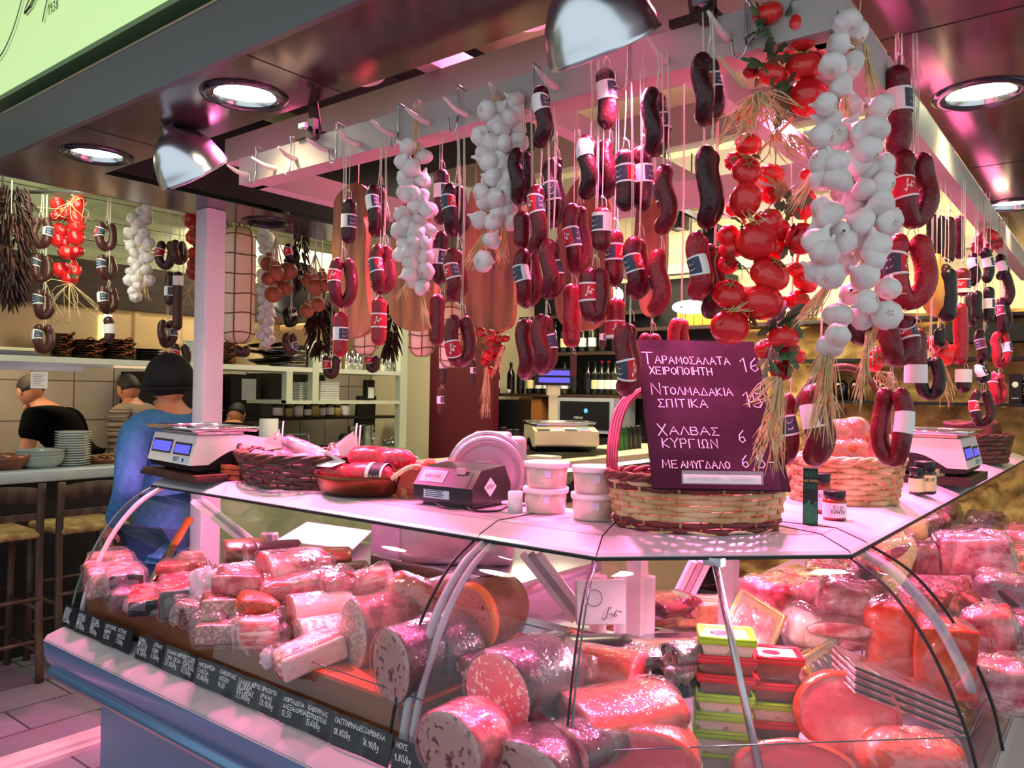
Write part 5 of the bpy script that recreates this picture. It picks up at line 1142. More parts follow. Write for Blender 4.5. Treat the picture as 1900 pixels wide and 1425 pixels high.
def jar(label, loc, r, h, body, lid, lab=None, rz=0, name='jar', text=None, group=None, lh=.25, cat_='jar', tin=M_INK):
    t = thing(name, label, cat_, loc, rz, group=group); hh = h*(1-lh)
    b = MB(); b.lathe([(.0001, 0), (r*.9, 0), (r, .06*h), (r, hh*.88), (r*.86, hh), (.0001, hh)], 24); obj('jar_body', b, body, t)
    b = MB(); b.lathe([(r*.84, hh*.97), (r*.92, hh), (r*.94, h*.98), (r*.88, h), (.0001, h)], 24); obj('lid', b, lid, t)
    if lab:
        b = MB(); b.lathe([(r*1.012, hh*.14), (r*1.012, hh*.80)], 24)
        def pl(u, v, l): a = -PI/2+u/r; return Vector((r*1.02*math.cos(a), r*1.02*math.sin(a), v))
        if text:
            for k, tx in enumerate(text): pp, x = strokes(tx, r*.30); xo = x/2; ribbons(b, [[(q[0]-xo, hh*.55-k*r*.42+q[1]) for q in g] for g in pp], r*.05, pl, 1)
        obj('label', b, [lab, tin], t)
    return t
M_JRED = mat('chutney_red', '8a2c1e', .15, coat=.6); M_PLAB = mat('pale_jar_label', 'e6dfe6', .5); M_JDK = mat('dark_jar', '1a1012', .12, coat=.6); M_YLAB = mat('cream_label', 'd9cf9a', .5)
p = PZ(1548, 964, TZ); s = dep(p)/FPX; jar('small jar of red relish with black lid and white label, front of the pair', p, 21*s, 54*s, M_JRED, M_BLACK, M_PLAB, YAW, text=['ΕΛΙΑ', 'ΚΡΗΤΗ'], group='relish jars by the carton')
p = Vector((-.645, 2.16, TZ)); jar('small jar of red relish behind the front jar, beside the carton', p, .028, .105, M_JRED, M_BLACK, M_PLAB, YAW, text=['ΕΛΙΑ'], group='relish jars by the carton')
for i, (px, py, r_, h_, tx) in enumerate(((1716, 916, 19, 60, ['HEMP']), (1737, 897, 15, 48, ['MP']), (1700, 917, 13, 50, None))):
    p = PZ(px, py, TZ); s = dep(p)/FPX; jar('dark jar with cream label right of the second basket, %s' % ('front one', 'rear one', 'half hidden by the basket')[i], p, r_*s, h_*s, M_JDK, M_BLACK, M_YLAB, YAW, text=tx, group='dark jars beside the second basket')
t = thing('woven_basket', 'brown wicker basket at the far end of the right counter wing', 'basket', (-.62, 4.55, TZ), 0, group='woven willow baskets'); basket(t, .15, .2, .13, [0]*6, 18, [M_WDK, M_WDK, M_WDK], 1.15)
pack('dark red packs heaped in the far wicker basket', (-.62, 4.55, TZ+.08), (.22, .3, .12), mat('dark_pack', '5c2a20', .5, col2='3a1c18', nscale=20), name='heaped_pack', cat_='pack', wob=.02, wrap=False)
# white tubs
M_TUB = glassmat('tub_clear', tint='f8ece8', base=.30, refl=1.2, rough=.15); M_TUBL = mat('tub_lid', 'ece4e6', .35, coat=.2, sss=.1); M_SALAD = mat('creamy_salad', 'e8d2b8', .6, col2='d8b89a', nscale=26, bump=.3)
for i, (px, py, z, lab) in enumerate(((1012, 966, 0, 'lower tub of creamy salad in the left stack on the counter corner'), (1014, 0, 1, 'upper tub of creamy salad in the left stack on the counter corner'), (1101, 979, 0, 'lower tub of creamy salad in the right stack beside the big basket'), (1103, 0, 1, 'upper tub of creamy salad in the right stack beside the big basket'))):
    base = PZ((1012, 1012, 1101, 1101)[i], (966, 966, 979, 979)[i]-16, TZ); R = 43*dep(base)/FPX; hh = .064
    t = thing('salad_tub', lab, 'tub', base+Vector((.002*(i % 2), 0, z*hh*1.02)), YAW, group='clear tubs of creamy salad')
    b = MB(); b.lathe([(.0001, .001), (R*.84, .001), (R*.86, .004), (R*.93, hh-.006), (R*.94, hh-.004)], 36); obj('tub', b, M_TUB, t)
    b = MB(); b.lathe([(.0001, .003), (R*.82, .003), (R*.90, hh-.012), (.0001, hh-.010)], 32); obj('salad', b, M_SALAD, t)
    b = MB(); b.lathe([(R*.95, hh-.012), (R*.985, hh-.012), (R, hh-.002), (R*.985, hh+.001), (R*.90, hh), (R*.88, hh-.003), (R*.3, hh-.003), (.0001, hh-.003)], 40); obj('lid', b, M_TUBL, t)
    b = MB(); b.sheet([[Vector((R*.925*math.cos(a), R*.925*math.sin(a), z)) for a in [-PI/2-.15+.02*k for k in range(16)]] for z in (.028, .046)]); obj('sticker', b, mat('small_sticker', 'cfc4e0', .5), t)
# till roll and cup
p = PZ(956, 950, TZ); s = dep(p)/FPX
b = MB(); b.lathe([(.0001, 0), (14*s, 0), (14*s, 38*s), (5*s, 38*s), (5*s, 34*s), (.0001, 34*s)], 24); tag(obj('paper_roll', b, M_PAPER, loc=p), 'small white paper roll standing right of the card printer', 'roll')
# receipt printer
p = PZ(858, 935, TZ); t = thing('receipt_printer', 'black receipt printer with small screen on the counter front', 'printer', p, .06)
w, dp, h = .20, .17, .10
b = MB(); b.prism([(-dp/2, .012), (-dp/2-.004, .055), (-dp/2+.035, h), (dp/2-.03, h+.008), (dp/2, .06), (dp/2, .012)], 'x', -w/2, w/2); b.prism([(-dp/2+.02, 0), (-dp/2+.02, .014), (dp/2-.02, .014), (dp/2-.02, 0)], 'x', -w/2+.015, w/2-.015); obj('housing', b, mat('printer_black', '141216', .3, coat=.3), t)
up = Vector((0, .039, .045)).normalized(); nz = Vector((0, -.045, .039)).normalized()
def pp(u, v, l): return Vector((u, -dp/2-.004, .055))+up*v+nz*l
b = MB(); b.add([pp(*q, .001) for q in ((-w*.44, .012), (-w*.02, .012), (-w*.02, .05), (-w*.44, .05))], [(0, 1, 2, 3)], 0, False); b.add([pp(*q, .0016) for q in ((-w*.39, .018), (-w*.06, .018), (-w*.06, .044), (-w*.39, .044))], [(0, 1, 2, 3)], 1, False)
lab_on(b, '0.00 25.06', .009, pp(-w*.36, .026, .002), (1, 0, 0), up, .0012, 2, nrm=nz); obj('screen', b, [mat('screen_bezel', 'c8c0c8', .4), mat('grey_lcd', '9aa39a', .3), M_INK], t)
b = MB(); b.add([pp(*q, .001) for q in ((w*.06, .0), (w*.40, .0), (w*.40, .05), (w*.06, .05))], [(0, 1, 2, 3)], 0, False); b.box(w*.14, w*.28, -dp/2+.02, -dp/2+.03, h-.012, h+.004, 1); obj('paper_cover', b, [mat('printer_grey', '2c272c', .3), mat('pink_button', 'e2a0b8', .4)], t)
b = MB(); b.box(-w*.32, w*.12, -dp/2-.003, -dp/2-.001, .022, .048); [b.box(-w*.29, w*(.0+.03*(k % 2)), -dp/2-.0035, -dp/2-.003, .026+.005*k, .028+.005*k, 1) for k in range(4)]; obj('rating_label', b, [mat('pale_blue_label'), M_INK], t)
b = MB(); T = Tm((w/2+.001, -.01, .055), 0, 0, 0); b.add([T @ Vector((0, *q)) for q in ((-.028, 0), (0, -.026), (.028, 0), (0, .026))], [(0, 1, 2, 3)], 0, False)
for k in range(5): b.add([T @ Vector((.0004, *q)) for q in ((-.018+.006*k, -.004), (-.0165+.006*k, -.0055), (-.008+.006*k, .006), (-.0095+.006*k, .0075))], [(0, 1, 2, 3)], 1, False)
obj('side_sticker', b, [M_PAPER, M_INK], t)
b = MB(); b.tube(cat([(.07, -.08, .01), (.12, -.10, .004), (.16, -.06, .004), (.14, .03, .004), (.20, .10, .004)], 6), .003, 6); b.tube(cat([(-.02, -.09, .01), (.02, -.105, .004), (.06, -.10, .004), (.08, -.08, .01)], 6), .0025, 6); obj('cable', b, M_BLACK, t)
# slicer
p = P(868, 860, 2.42); p.z = 1.085; t = thing('meat_slicer', 'white enamelled meat slicer with ribbed round blade guard behind the printer', 'slicer', p, YAW-.05); t.scale = (.66,)*3; M_EN = mat('enamel', 'b8aeb4', .3, .4)
b = MB(); b.rbox(-.30, .22, -.12, .30, .0, .26, .04, 4); obj('slicer_base', b, M_EN, t)
b = MB(); T = Tm((.10, -.10, .42), PI/2+.12, 0, 0)
b.lathe([(.165, -.012), (.172, 0), (.165, .014), (.150, .016), (.146, .012), (.12, .014), (.0001, .016)], 44, T=T); obj('blade_guard', b, M_EN, t)
for k in range(6):
    w_ = .075*math.sqrt(max(.1, 1-((k-2.5)/3.6)**2)); b = MB(); b.tube([(.10-w_, -.125+.002*(k-2), .36+.022*k), (.10+w_, -.125+.002*(k-2), .36+.022*k)], [.007, .007], 8); obj('guard_rib', b, M_EN, t)
b = MB(); b.tube([(.10+.178*math.cos(a), -.085, .42+.178*math.sin(a)) for a in [PI*(-.35+1.5*k/24) for k in range(25)]], .012, 8); obj('guard_ring', b, M_STEEL, t)
b = MB(); b.prism([(-.34, .34), (-.30, .30), (-.08, .30), (-.06, .40), (-.10, .45), (-.14, .455)], 'y', -.06, .20); 
for k in range(4): b.tube([(-.30+.02*k, -.065, .325+.028*k), (-.09, -.065, .325+.028*k)], .006, 6)
obj('carriage', b, M_EN, t)
b = MB(); b.rbox(.02, .20, -.06, .10, .55, .60, .02, 3); b.rbox(.14, .27, -.02, .10, .44, .58, .03, 3); obj('motor_cover', b, M_EN, t)
b = MB(); b.rbox(-.3, .3, -.12, .3, -.04, 0, .005, 1); b.box(-.28, .28, -.1, .28, -1.085, -.04); o_ = obj('slicer_stand', b, M_STEEL, loc=p, rot=(0, 0, 0)); tag(o_, 'steel stand under the slicer behind the meat counter', 'stand')
# small crate, dark basket, copper pan, pastry box
p = PZ(424, 893, TZ); t = thing('small_crate', 'tiny reddish wooden crate between scale and dark wicker basket', 'crate', p+Vector((0, .04, 0)), .15); M_CRT = mat('orange_crate', 'b8643c', .6, col2='8f4426', nscale=10)
for k in range(3):
    b = MB(); z = .004+.018*k; b.box(-.045, .045, -.04, -.036, z, z+.014); b.box(-.045, .045, .036, .04, z, z+.014); b.box(-.045, -.041, -.036, .036, z, z+.014); b.box(.041, .045, -.036, .036, z, z+.014); obj('slat', b, M_CRT, t)
p = Vector((-2.10, 1.60, TZ)); t = thing('wicker_basket', 'dark brown oval wicker basket heaped with pink salami packs', 'basket', p, .15, group='dark wicker baskets')
basket(t, .20, .14, .095, [0]*7, 22, [M_WDK, M_WDK, M_WDK], 1.22, rimr=.007)
for sx in (-1, 1):
    b = MB(); b.tube(cat([(sx*.235, -.035, .09), (sx*.275, -.02, .115), (sx*.28, .02, .115), (sx*.235, .035, .09)], 5), .008, 7); obj('basket_handle', b, M_WDK, t)
M_SALPK = mat('salami_pink', 'b04a62', .5, col2='d88a9e', nscale=30); M_FOIL = mat('printed_foil', 'c44a7a', .25, .3, col2='e6d0dc', nscale=16)
for i, (dx, dy, dz, rz, ry, L, r_) in enumerate(((-.12, -.03, .075, .3, .1, .16, .026), (-.05, .05, .08, -.2, .15, .18, .028), (.06, -.03, .082, .9, -.1, .15, .026), (.10, .05, .085, -.5, .3, .16, .026), (.0, .0, .115, .5, .35, .16, .025), (-.13, .06, .078, 1.2, 0, .13, .024))):
    t = thing('salami_pack', '%s in the dark wicker basket' % ('small pink wrapped salami at the left front', 'small pink wrapped salami at the left back', 'small pink wrapped salami at the right front', 'small pink wrapped salami at the right back', 'pink foil wrapped salami on top of the heap', 'small pink wrapped salami at the far left')[i], 'salami', p+Matrix.Rotation(.15, 3, 'Z') @ Vector((dx, dy, dz)), rot=(0, ry, rz), group='wrapped salamis in the wicker basket')
    b = MB(); b.tube([(-L/2, 0, 0), (-L/2+.02, 0, 0), (0, 0, .002), (L/2-.02, 0, 0), (L/2, 0, 0)], [r_*.4, r_*.95, r_, r_*.95, r_*.4], 14); obj('salami', b, M_SALPK if i != 4 else M_FOIL, t)
    b = MB(); b.tube([(-L/2-.02, 0, .004), (-L/2, 0, 0), (-L/2+.02, 0, 0), (L/2-.02, 0, 0), (L/2, 0, 0), (L/2+.025, 0, .006)], [r_*.6, r_*.3, r_*1.06, r_*1.06, r_*.3, r_*.7], 12); obj('plastic_wrap', b, M_WRAPC, t)
for i, (dx, dy) in enumerate(((.17, .0), (-.19, -.02), (.06, .08))):
    b = MB(); q = Vector((dx, dy, .13)); b.add([q, q+Vector((.075, .01, .045)), q+Vector((.06, .03, -.02)), q+Vector((.002, .004, -.03))], [(0, 1, 2, 3)], 0, False)
    b.tube([q+Vector((.07, .02, -.04)), q+Vector((.08, .02, .07))], .0022, 5)
    tag(obj('price_flag', b, M_PAPER, loc=p), 'white paper price flag stuck in the dark wicker basket, %s' % ('right one', 'left one', 'middle one')[i], 'price tag', 'paper flags')
p = Vector((-1.79, 1.60, TZ)); t = thing('copper_pan', 'shallow copper pan with rope handles holding red salamis', 'pan', p, .2); M_COP = mat('worn_copper', '9c5a3c', .3, .85, col2='7c4028', nscale=6)
b = MB(); b.lathe([(.0001, .0), (.115, .0), (.135, .012), (.150, .05), (.156, .062), (.160, .063), (.154, .05), (.139, .012), (.115, .006), (.0001, .006)], 40); obj('pan_body', b, M_COP, t)
for an in (2.75, -.25):
    b = MB(); q = [Vector((.157*math.cos(an+d_), .157*math.sin(an+d_), .058)) for d_ in (-.25, .25)]; m = Vector((.20*math.cos(an), .20*math.sin(an), .09)); b.tube(cat([q[0], m+(q[0]-q[1])*.3, m+(q[1]-q[0])*.3, q[1]], 5), .007, 8); obj('rope_handle', b, M_STRAW, t)
M_SALRED = mat('red_salami', 'a82438', .35, col2='c85a64', nscale=120, lo=.5, hi=.7, coat=.3)
for i, (dx, dy, dz, rz, L, r_, bl) in enumerate(((-.065, -.06, .055, .25, .13, .034, 0), (.06, -.05, .06, .2, .17, .036, 1), (-.02, .05, .065, .5, .16, .034, 0), (.09, .06, .07, .1, .14, .034, 0), (.01, .0, .105, .35, .15, .034, 0), (.10, .02, .105, .3, .12, .03, 2))):
    t = thing('salami', 'red salami in the copper pan, %s' % ('left front one with white paper', 'front one with black and white label', 'left rear one', 'right rear one', 'topmost frosted one', 'upper right one with printed end')[i], 'salami', p+Vector((dx, dy, dz)), rot=(0, 0, rz), group='salamis in the copper pan')
    b = MB(); b.tube([(-L/2, 0, 0), (-L/2+.008, 0, 0), (-L/2+.025, 0, 0), (0, 0, .003), (L/2-.025, 0, 0), (L/2-.008, 0, 0), (L/2, 0, 0)], [r_*.25, r_*.6, r_*.96, r_, r_*.96, r_*.6, r_*.25], 16); obj('salami_body', b, M_SALRED, t)
    if bl == 1:
        b = MB(); b.tube([(.01, 0, .003), (.022, 0, .003), (.06, 0, .002), (.068, 0, .002)], [r_*1.03]*4, 18, cap=False); b.m = [1 if 18 <= k < 36 else 0 for k in range(len(b.m))]; lab_on(b, 'SALAMI', .008, (.026, -r_*1.05, 0), (1, 0, 0), (0, 0, 1), .001, 0, sp=.1); obj('label_band', b, [M_LW, M_INK], t)
    b = MB(); b.tube([(L/2+.012*math.cos(a), .0, .012*math.sin(a)) for a in [2*PI*k/10 for k in range(10)]], .0018, 5, closed=True); obj('string_loop', b, M_TWINE, t)
b = MB(); b.add([(-.14, -.06, .09), (-.09, -.09, .115), (-.03, -.06, .085), (-.05, -.10, .07), (-.12, -.10, .068)], [(0, 1, 2), (0, 2, 3, 4)], 0, False); tag(obj('price_flag', b, M_PAPER, loc=p+Vector((0, 0, .01))), 'folded white paper lying in the copper pan', 'price tag', 'paper flags')
p = PZ(752, 922, TZ); t = thing('pastry_box', 'open patterned paper box of orange sweets left of the printer', 'box', p+Vector((0, .06, 0)), .25); M_PBX = mat('patterned_paper', 'b87848', .6, col2='8a2a1c', nscale=60, lo=.4, hi=.6)
hx = [(-.11, -.09), (.05, -.09), (.11, -.02), (.11, .10), (-.03, .12), (-.11, .04)]; b = MB()
b.prism(hx, 'z', 0, .04); obj('box_base', b, M_PBX, t)
b = MB()
for k in range(6): a, c = hx[k], hx[(k+1) % 6]; b.sheet([[(a[0]*1.03, a[1]*1.03, .03), (c[0]*1.03, c[1]*1.03, .03)], [(a[0]*1.1, a[1]*1.1, .085), (c[0]*1.1, c[1]*1.1, .085)]], smooth=False)
obj('box_side', b, mat('red_brown_card', '9c4a34', .6), t)
M_SWEET = mat('orange_sweets', 'd88a64', .7, col2='c06a44', nscale=20, bump=.5); r = random.Random(4)
for k in range(26):
    b = MB(); b.rbox(-.016, .016, -.013, .013, 0, .02, .006, 2, wob=.004, wsc=40, seed=k); u, v = r.uniform(-.085, .085), r.uniform(-.07, .085)
    tag(obj('sweet', b, M_SWEET, loc=p+Vector((0, .06, 0))+Matrix.Rotation(.25, 3, 'Z') @ Vector((u, v, .04+.022*(k % 2)+.01*(k % 3))), rot=(r.uniform(-.4, .4), r.uniform(-.4, .4), r.uniform(0, 6))), 'sugared orange sweet in the open paper box', 'sweet', 'orange sweets in the paper box')
# orange handled knife steel stuck at the left end of the case
a = P(350, 965, 2.78); c = P(322, 1012, 2.66); t = thing('knife', 'knife with orange handle standing inside the left end of the case', 'knife', c)
dv = (a-c); b = MB(); b.tube([(0, 0, 0), dv*.3, dv*.7, dv, dv*1.08], [.013, .016, .013, .018, .010], 8, flat=.7); obj('handle', b, mat('orange_handle', 'c05a20', .4), t)
b = MB(); e = dv.normalized(); b.tube([(0, 0, 0), -dv*1.2, -dv*1.6], [.016, .014, .003], 4, flat=.12); obj('blade', b, M_CHROME, t)
# paper sheet and white box on the rear ledge
b = MB(); pts = [PZ(512, 1003, 1.0), PZ(570, 968, 1.0), PZ(690, 985, 1.0), PZ(655, 1018, 1.0)]; b.add(pts, [(0, 1, 2, 3)], 0, False); b.add([q+Vector((0, 0, -.004)) for q in pts], [(3, 2, 1, 0)], 0, False)
tag(obj('wrapping_paper', b, M_PAPER), 'sheet of cream wrapping paper lying behind the left case', 'paper')
q = PY(790, 1000, 1.95); b = MB(); b.rbox(-.17, .17, -.1, .1, -.12, .08, .01, 2); tag(obj('white_bin', b, mat('lilac_white_plastic', 'cfc4d4', .4), loc=q), 'white plastic bin behind the case under the slicer', 'bin')
b = MB(); b.box(-2.62, -1.0, 1.80, 2.3, .93, .955); b.box(-2.62, -1.0, 2.26, 2.3, 0, .93); b.box(-2.62, -2.58, 1.8, 2.3, 0, .93); tag(obj('rear_worktop', b, M_STEEL), 'steel work surface on the serving side behind the left case', 'worktop')
# ================================================================== goods inside the glass case
DZ = .948
t = thing('wooden_riser', 'long brown wooden step carrying the cured meats in the left case', 'shelf', (0, 0, 0))
b = MB(); b.box(-2.61, -1.80, 1.16, 1.19, .868, DZ); b.box(-1.80, -1.192, 1.16, 1.19, .868, DZ+.003); obj('front_board', b, M_WOODB, t)
b = MB(); b.box(-2.61, -1.192, 1.19, 1.735, .93, DZ-.004); b.box(-2.61, -2.58, 1.19, 1.73, .87, .93); b.box(-1.222, -1.192, 1.19, 1.73, .87, .93); obj('step_top', b, M_WOODB, t)
b = MB(); b.box(-1.53, -1.16, 1.165, 1.36, DZ, DZ+.008); tag(obj('red_mat', b, mat('red_plastic_mat', 'd2512e', .45)), 'orange-red plastic mat under the meats at the right end of the wooden step', 'mat')
b = MB(); b.box(-1.18, -.2, 1.25, 1.30, 0, .1)
# meat surfaces
def meat(name, c, c2, sc=40, lo=.5, hi=.62, ty='noise', rough=.35, **k):
    k.setdefault('bump', .3); k.setdefault('bscale', 70); return mat(name, c, rough, col2=c2, nscale=sc, lo=lo, hi=hi, ntype=ty, coat=.25, **k)
F_MORT = meat('mortadella_face', 'e27a80', 'f4d4cc', 95, .58, .63, detail=2)
F_MORTP = meat('pistachio_mortadella_face', 'e0605c', '8a2a2a', 85, .62, .66, detail=2)
F_SAL = meat('coarse_salami_face', '7a2e30', 'cc948c', 90, .52, .60, detail=2)
F_HEAD = meat('brawn_face', 'a8807a', '5a2c2e', 75, .56, .66, detail=3)
F_GREY = meat('grey_pate_face', '9a7a70', 'c4a69a', 120, .5, .6)
F_HAM = meat('ham_face', 'd23c4c', 'e98a8a', 9, .47, .62, bscale=40)
F_HAMR = meat('red_ham', 'd23412', '9c2214', 12, .4, .7)
F_DARK = meat('dark_cured_meat', '40161c', '280e12', 20, .4, .7)
F_PINK = meat('pale_pink_meat', 'ac404c', 'e0a09c', 22, .42, .62)
F_RED = meat('raw_red_meat', '8c1420', 'd46462', 24, .44, .64)
F_PEP = meat('pepper_crust', '5a2420', 'c88a70', 220, .55, .62, bump=.8)
F_SPICE = meat('orange_spice_crust', '9c4420', '6e3a1c', 160, .45, .65, bump=.8)
F_FAT = meat('pale_fat', 'd8b0a8', 'c8807c', 10, .5, .75)
F_STREAK = meat('streaky_bacon', 'c4605c', 'e8c4b8', 26, .45, .58, stretch=(.4, 1, 3))
F_GREEN = meat('grey_green_slab', '5a5c56', '45463f', 24, .4, .7)
F_BROWN = meat('smoked_brown_skin', '8a4a2c', '5e2e1c', 14, .35, .7)
F_BLACK = mat('black_film', '120e10', .25, coat=.4)
F_ROAST = meat('roast_crust', '64221a', '2c100c', 16, .35, .65, bump=.5)
def fdir(az, el=0): a = math.radians(az); e = math.radians(el); return (FW*math.cos(a)+RT*math.sin(a))*math.cos(e)+Vector((0, 0, math.sin(e)))
def log(label, px, py, wpx, hpx, L, az, face, skin, name='meat_log', base=DZ, d=None, el=0, wrap=None, group=None, extra=None, taper=.9, cat_='meat', rim=None):
    "cut log: its face centred at a pixel, body running back along az (degrees right of straight away)"
    if d is None: bt = PZ(px, py+hpx/2, base); d = dep(bt)
    o = P(px, py, d); s = d/FPX; rv = hpx/2*s; ax = fdir(az, el).normalized(); ch = abs(ax.dot(FW)); rh = wpx/2*s/max(.35, ch)
    z = Vector((0, 0, 1)); zz = (z-ax*z.dot(ax)).normalized(); xx = (ax*-1).cross(zz).normalized()
    Rm = Matrix((xx, -ax, zz)).transposed()      # local -y runs into the body? local y = -ax
    t = thing(name, label, cat_, o, rot=Rm.to_euler(), group=group); r = 1
    S = Matrix.Diagonal((rh, 1, rv, 1)); Tq = Matrix.Rotation(-PI/2, 4, 'X')   # lathe z -> local y
    M = S @ Tq
    b = MB(); b.lathe([(.0001, .004), (.5, .004), (.9, .002), (.97, 0)], 36, T=M); obj('cut_face', b, face, t)
    b = MB(); pr = [(.965, .0005), (1, -.004)]+[(1-(1-taper)*max(0, (f-.6)/.4)**2, -L*f) for f in (.1, .3, .5, .7, .85, .95)]+[(taper*.75, -L*.985), (taper*.4, -L), (.0001, -L)]
    b.lathe(pr, 36, T=M); obj('casing', b, skin, t)
    if rim: b = MB(); b.lathe([(.90, .0035), (1.005, .0005), (1.012, -.010), (1.004, -.02)], 36, T=M); obj('fat_rim', b, rim, t)
    if wrap:
        b = MB(); rr = random.Random(int(px)); k0 = rr.random()*9
        b.lathe([(.90, .008), (1.0, .008), (1.05, -.004), (1.04, -L*.3), (1.05, -L*.6), (1.04*taper, -L*.95), (taper*.6, -L*1.03), (.0001, -L*1.06)], 40, T=M, fn=lambda q, z, a: q*(1+.035*mnoise.noise((math.cos(a)*3+k0, math.sin(a)*3, z*30))))
        obj('plastic_wrap', b, wrap, t)
    if extra:
        for (nm, f0, f1, a0, a1, m) in extra:
            b = MB(); b.sheet([[M @ Vector((1.03*math.cos(a), 1.03*math.sin(a), -L*f)) for a in [math.radians(a0+(a1-a0)*k/12) for k in range(13)]] for f in (f0, (f0+f1)/2, f1)]); obj(nm, b, m, t)
    return t
def slab(label, px, py, wpx, hpx, dp, m, yaw=0, name='meat_slab', base=DZ, z0=None, wrap=M_WRAP, wob=.012, roll=0, pitch=0, d=None, group=None, front=None, rr=.018, cat_='meat', seed=None):
    "wrapped slab whose front face fills a pixel box"
    if d is None: bt = PZ(px, py+hpx/2, base); d = dep(bt)
    s = d/FPX; o = P(px, py+hpx/2, d); w, h = wpx*s, hpx*s; sd = int(px*3+py) if seed is None else seed
    t = thing(name, label, cat_, o, rot=(pitch, roll, YAW+yaw), group=group)
    b = MB(); b.rbox(-w/2, w/2, 0, dp, 0, h, min(rr, h*.45), 5, wob=wob, wsc=11, seed=sd); obj('meat', b, m, t)
    if front: b = MB(); b.rbox(-w/2+.004, w/2-.004, -.004, .012, .004, h-.003, min(rr, h*.4), 4, wob=wob*.6, wsc=11, seed=sd); obj('cut_face', b, front, t)
    if wrap: b = MB(); e = .006; b.rbox(-w/2-e, w/2+e, -e, dp+e, -.003, h+e, min(rr, h*.45)+e, 6, wob=wob*1.5, wsc=20, seed=sd+5); obj('plastic_wrap', b, wrap, t)
    return t
G1 = 'cured meat blocks in the left case'
slab('pale cured block in film at the back left end of the case', 205, 1052, 78, 30, .16, F_PINK, yaw=.5, d=2.60)
slab('film-wrapped grey ended block at the far left end of the wooden step', 195, 1085, 58, 48, .20, F_PINK, yaw=.55, base=DZ, front=F_GREY)
slab('wrapped block with near black cut end, upper at the left end', 235, 1083, 62, 36, .20, F_PINK, yaw=.5, d=2.38, front=F_BLACK)
slab('wrapped dark red block lying under the black ended one', 232, 1118, 60, 34, .20, F_DARK, yaw=.45, front=F_DARK)
slab('shiny wrapped red slab on the edge of the wooden step', 285, 1128, 92, 34, .2, F_RED, yaw=.4, front=F_BLACK, wrap=M_WRAPC)
slab('grey-green ended red slab beside the white bag', 328, 1122, 60, 60, .2, F_RED, yaw=.4, front=F_GREEN)
slab('red cured block behind the white bag, upper', 330, 1060, 84, 24, .12, F_RED, yaw=.2, d=2.50)
slab('red cured block behind the white bag, lower', 328, 1084, 70, 26, .12, F_RED, yaw=.2, d=2.46)
slab('small frilly wrapped piece at the back near the white post', 345, 1042, 44, 22, .1, F_PINK, yaw=.2, d=2.60)
def bag(label, px, py, wpx, hpx, d, name='plastic_bag', m=None, seed=0, base=None):
    o = P(px, py, d); s = d/FPX; t = thing(name, label, 'bag', o, rot=(0, 0, YAW)); b = MB()
    b.ell((0, 0, 0), (wpx/2*s, wpx*.35*s, hpx/2*s), 30, 20, fn=lambda q, a, th: (.62+.38*math.sin(th)**.5)*(1+.34*mnoise.noise((q.x*3.2+seed*5, q.y*3.2, q.z*2.4))+.12*math.sin(7*a+seed)*(1 if q.z > 0 else .4)))
    obj('film', b, m or glassmat('milky_bag', tint='fbe6f4', base=.45, refl=1.5, rough=.15, bump=.8, bscale=20), t); return t
bag('milky white knotted plastic bag among the blocks in the left case', 383, 1090, 62, 82, 2.24, seed=1)
slab('pepper crusted wrapped chunk below the white bag', 362, 1145, 76, 46, .12, F_PEP, yaw=.35, wrap=M_WRAPC)
G2 = 'crusted pastrami pieces'
slab('speckled pastrami piece, upper of the crusted heap', 440, 1093, 92, 52, .16, F_PEP, yaw=.3, d=2.12, wrap=None, front=F_PINK, wob=.02, rr=.03, group=G2)
slab('sesame crusted pastrami piece, left middle of the heap', 405, 1134, 72, 46, .12, F_PEP, yaw=.3, d=2.06, wrap=None, front=F_GREY, wob=.02, rr=.03, group=G2)
slab('orange spiced pastrami piece, right middle of the heap', 478, 1138, 84, 46, .12, F_SPICE, yaw=.3, d=2.02, wrap=None, wob=.022, rr=.03, group=G2)
slab('pepper crusted pastrami piece, lowest of the heap on the wooden step', 410, 1178, 92, 42, .12, F_PEP, yaw=.3, wrap=M_WRAP, front=F_GREY, wob=.02, rr=.03, group=G2)
slab('pink patterned wrapped chunk at the step edge', 478, 1180, 92, 60, .12, F_STREAK, yaw=.3, wrap=M_WRAPC, wob=.02, rr=.03)
bag('white twisted film end hanging over the wooden step', 500, 1222, 34, 46, 1.92, seed=4)
log('grey-brown cut salami log at the back, left of the pink ones', 415, 1026, 42, 46, .14, 65, F_GREY, F_BROWN, d=2.62)
log('round pink cut ham sausage at the back of the left case', 455, 1030, 34, 42, .12, 60, F_MORT, F_PINK, d=2.55)
log('dark red cut sausage behind the big pale ham', 476, 1024, 34, 34, .14, 65, F_SAL, F_DARK, d=2.50)
log('salami with printed blue and red label at the back left', 402, 1068, 40, 38, .16, 62, F_DARK, mat('printed_wrap', 'b8304a', .3, col2='5a6ab8', nscale=9, lo=.45, hi=.55), d=2.42, wrap=M_WRAPC)
log('big pale pink ham joint in shining film, highest in the left case', 490, 1058, 72, 66, .18, 58, F_HAM, F_PINK, d=2.28, wrap=M_WRAPC, taper=.8)
log('brown smoked sausage behind the big pale ham, upper', 570, 1034, 30, 30, .14, 75, F_BROWN, F_BROWN, d=2.52)
log('brown smoked sausage behind the big pale ham, lower', 600, 1062, 34, 32, .14, 75, F_DARK, F_DARK, d=2.44)
slab('red meat piece in shiny vacuum film, upper of three in a row', 560, 1072, 124, 34, .12, F_RED, yaw=.25, d=2.25, wrap=M_WRAPC, roll=-.2)
slab('red meat piece in shiny vacuum film, middle of three in a row', 560, 1095, 150, 38, .12, F_RED, yaw=.25, d=2.14, wrap=M_WRAPC, roll=-.12)
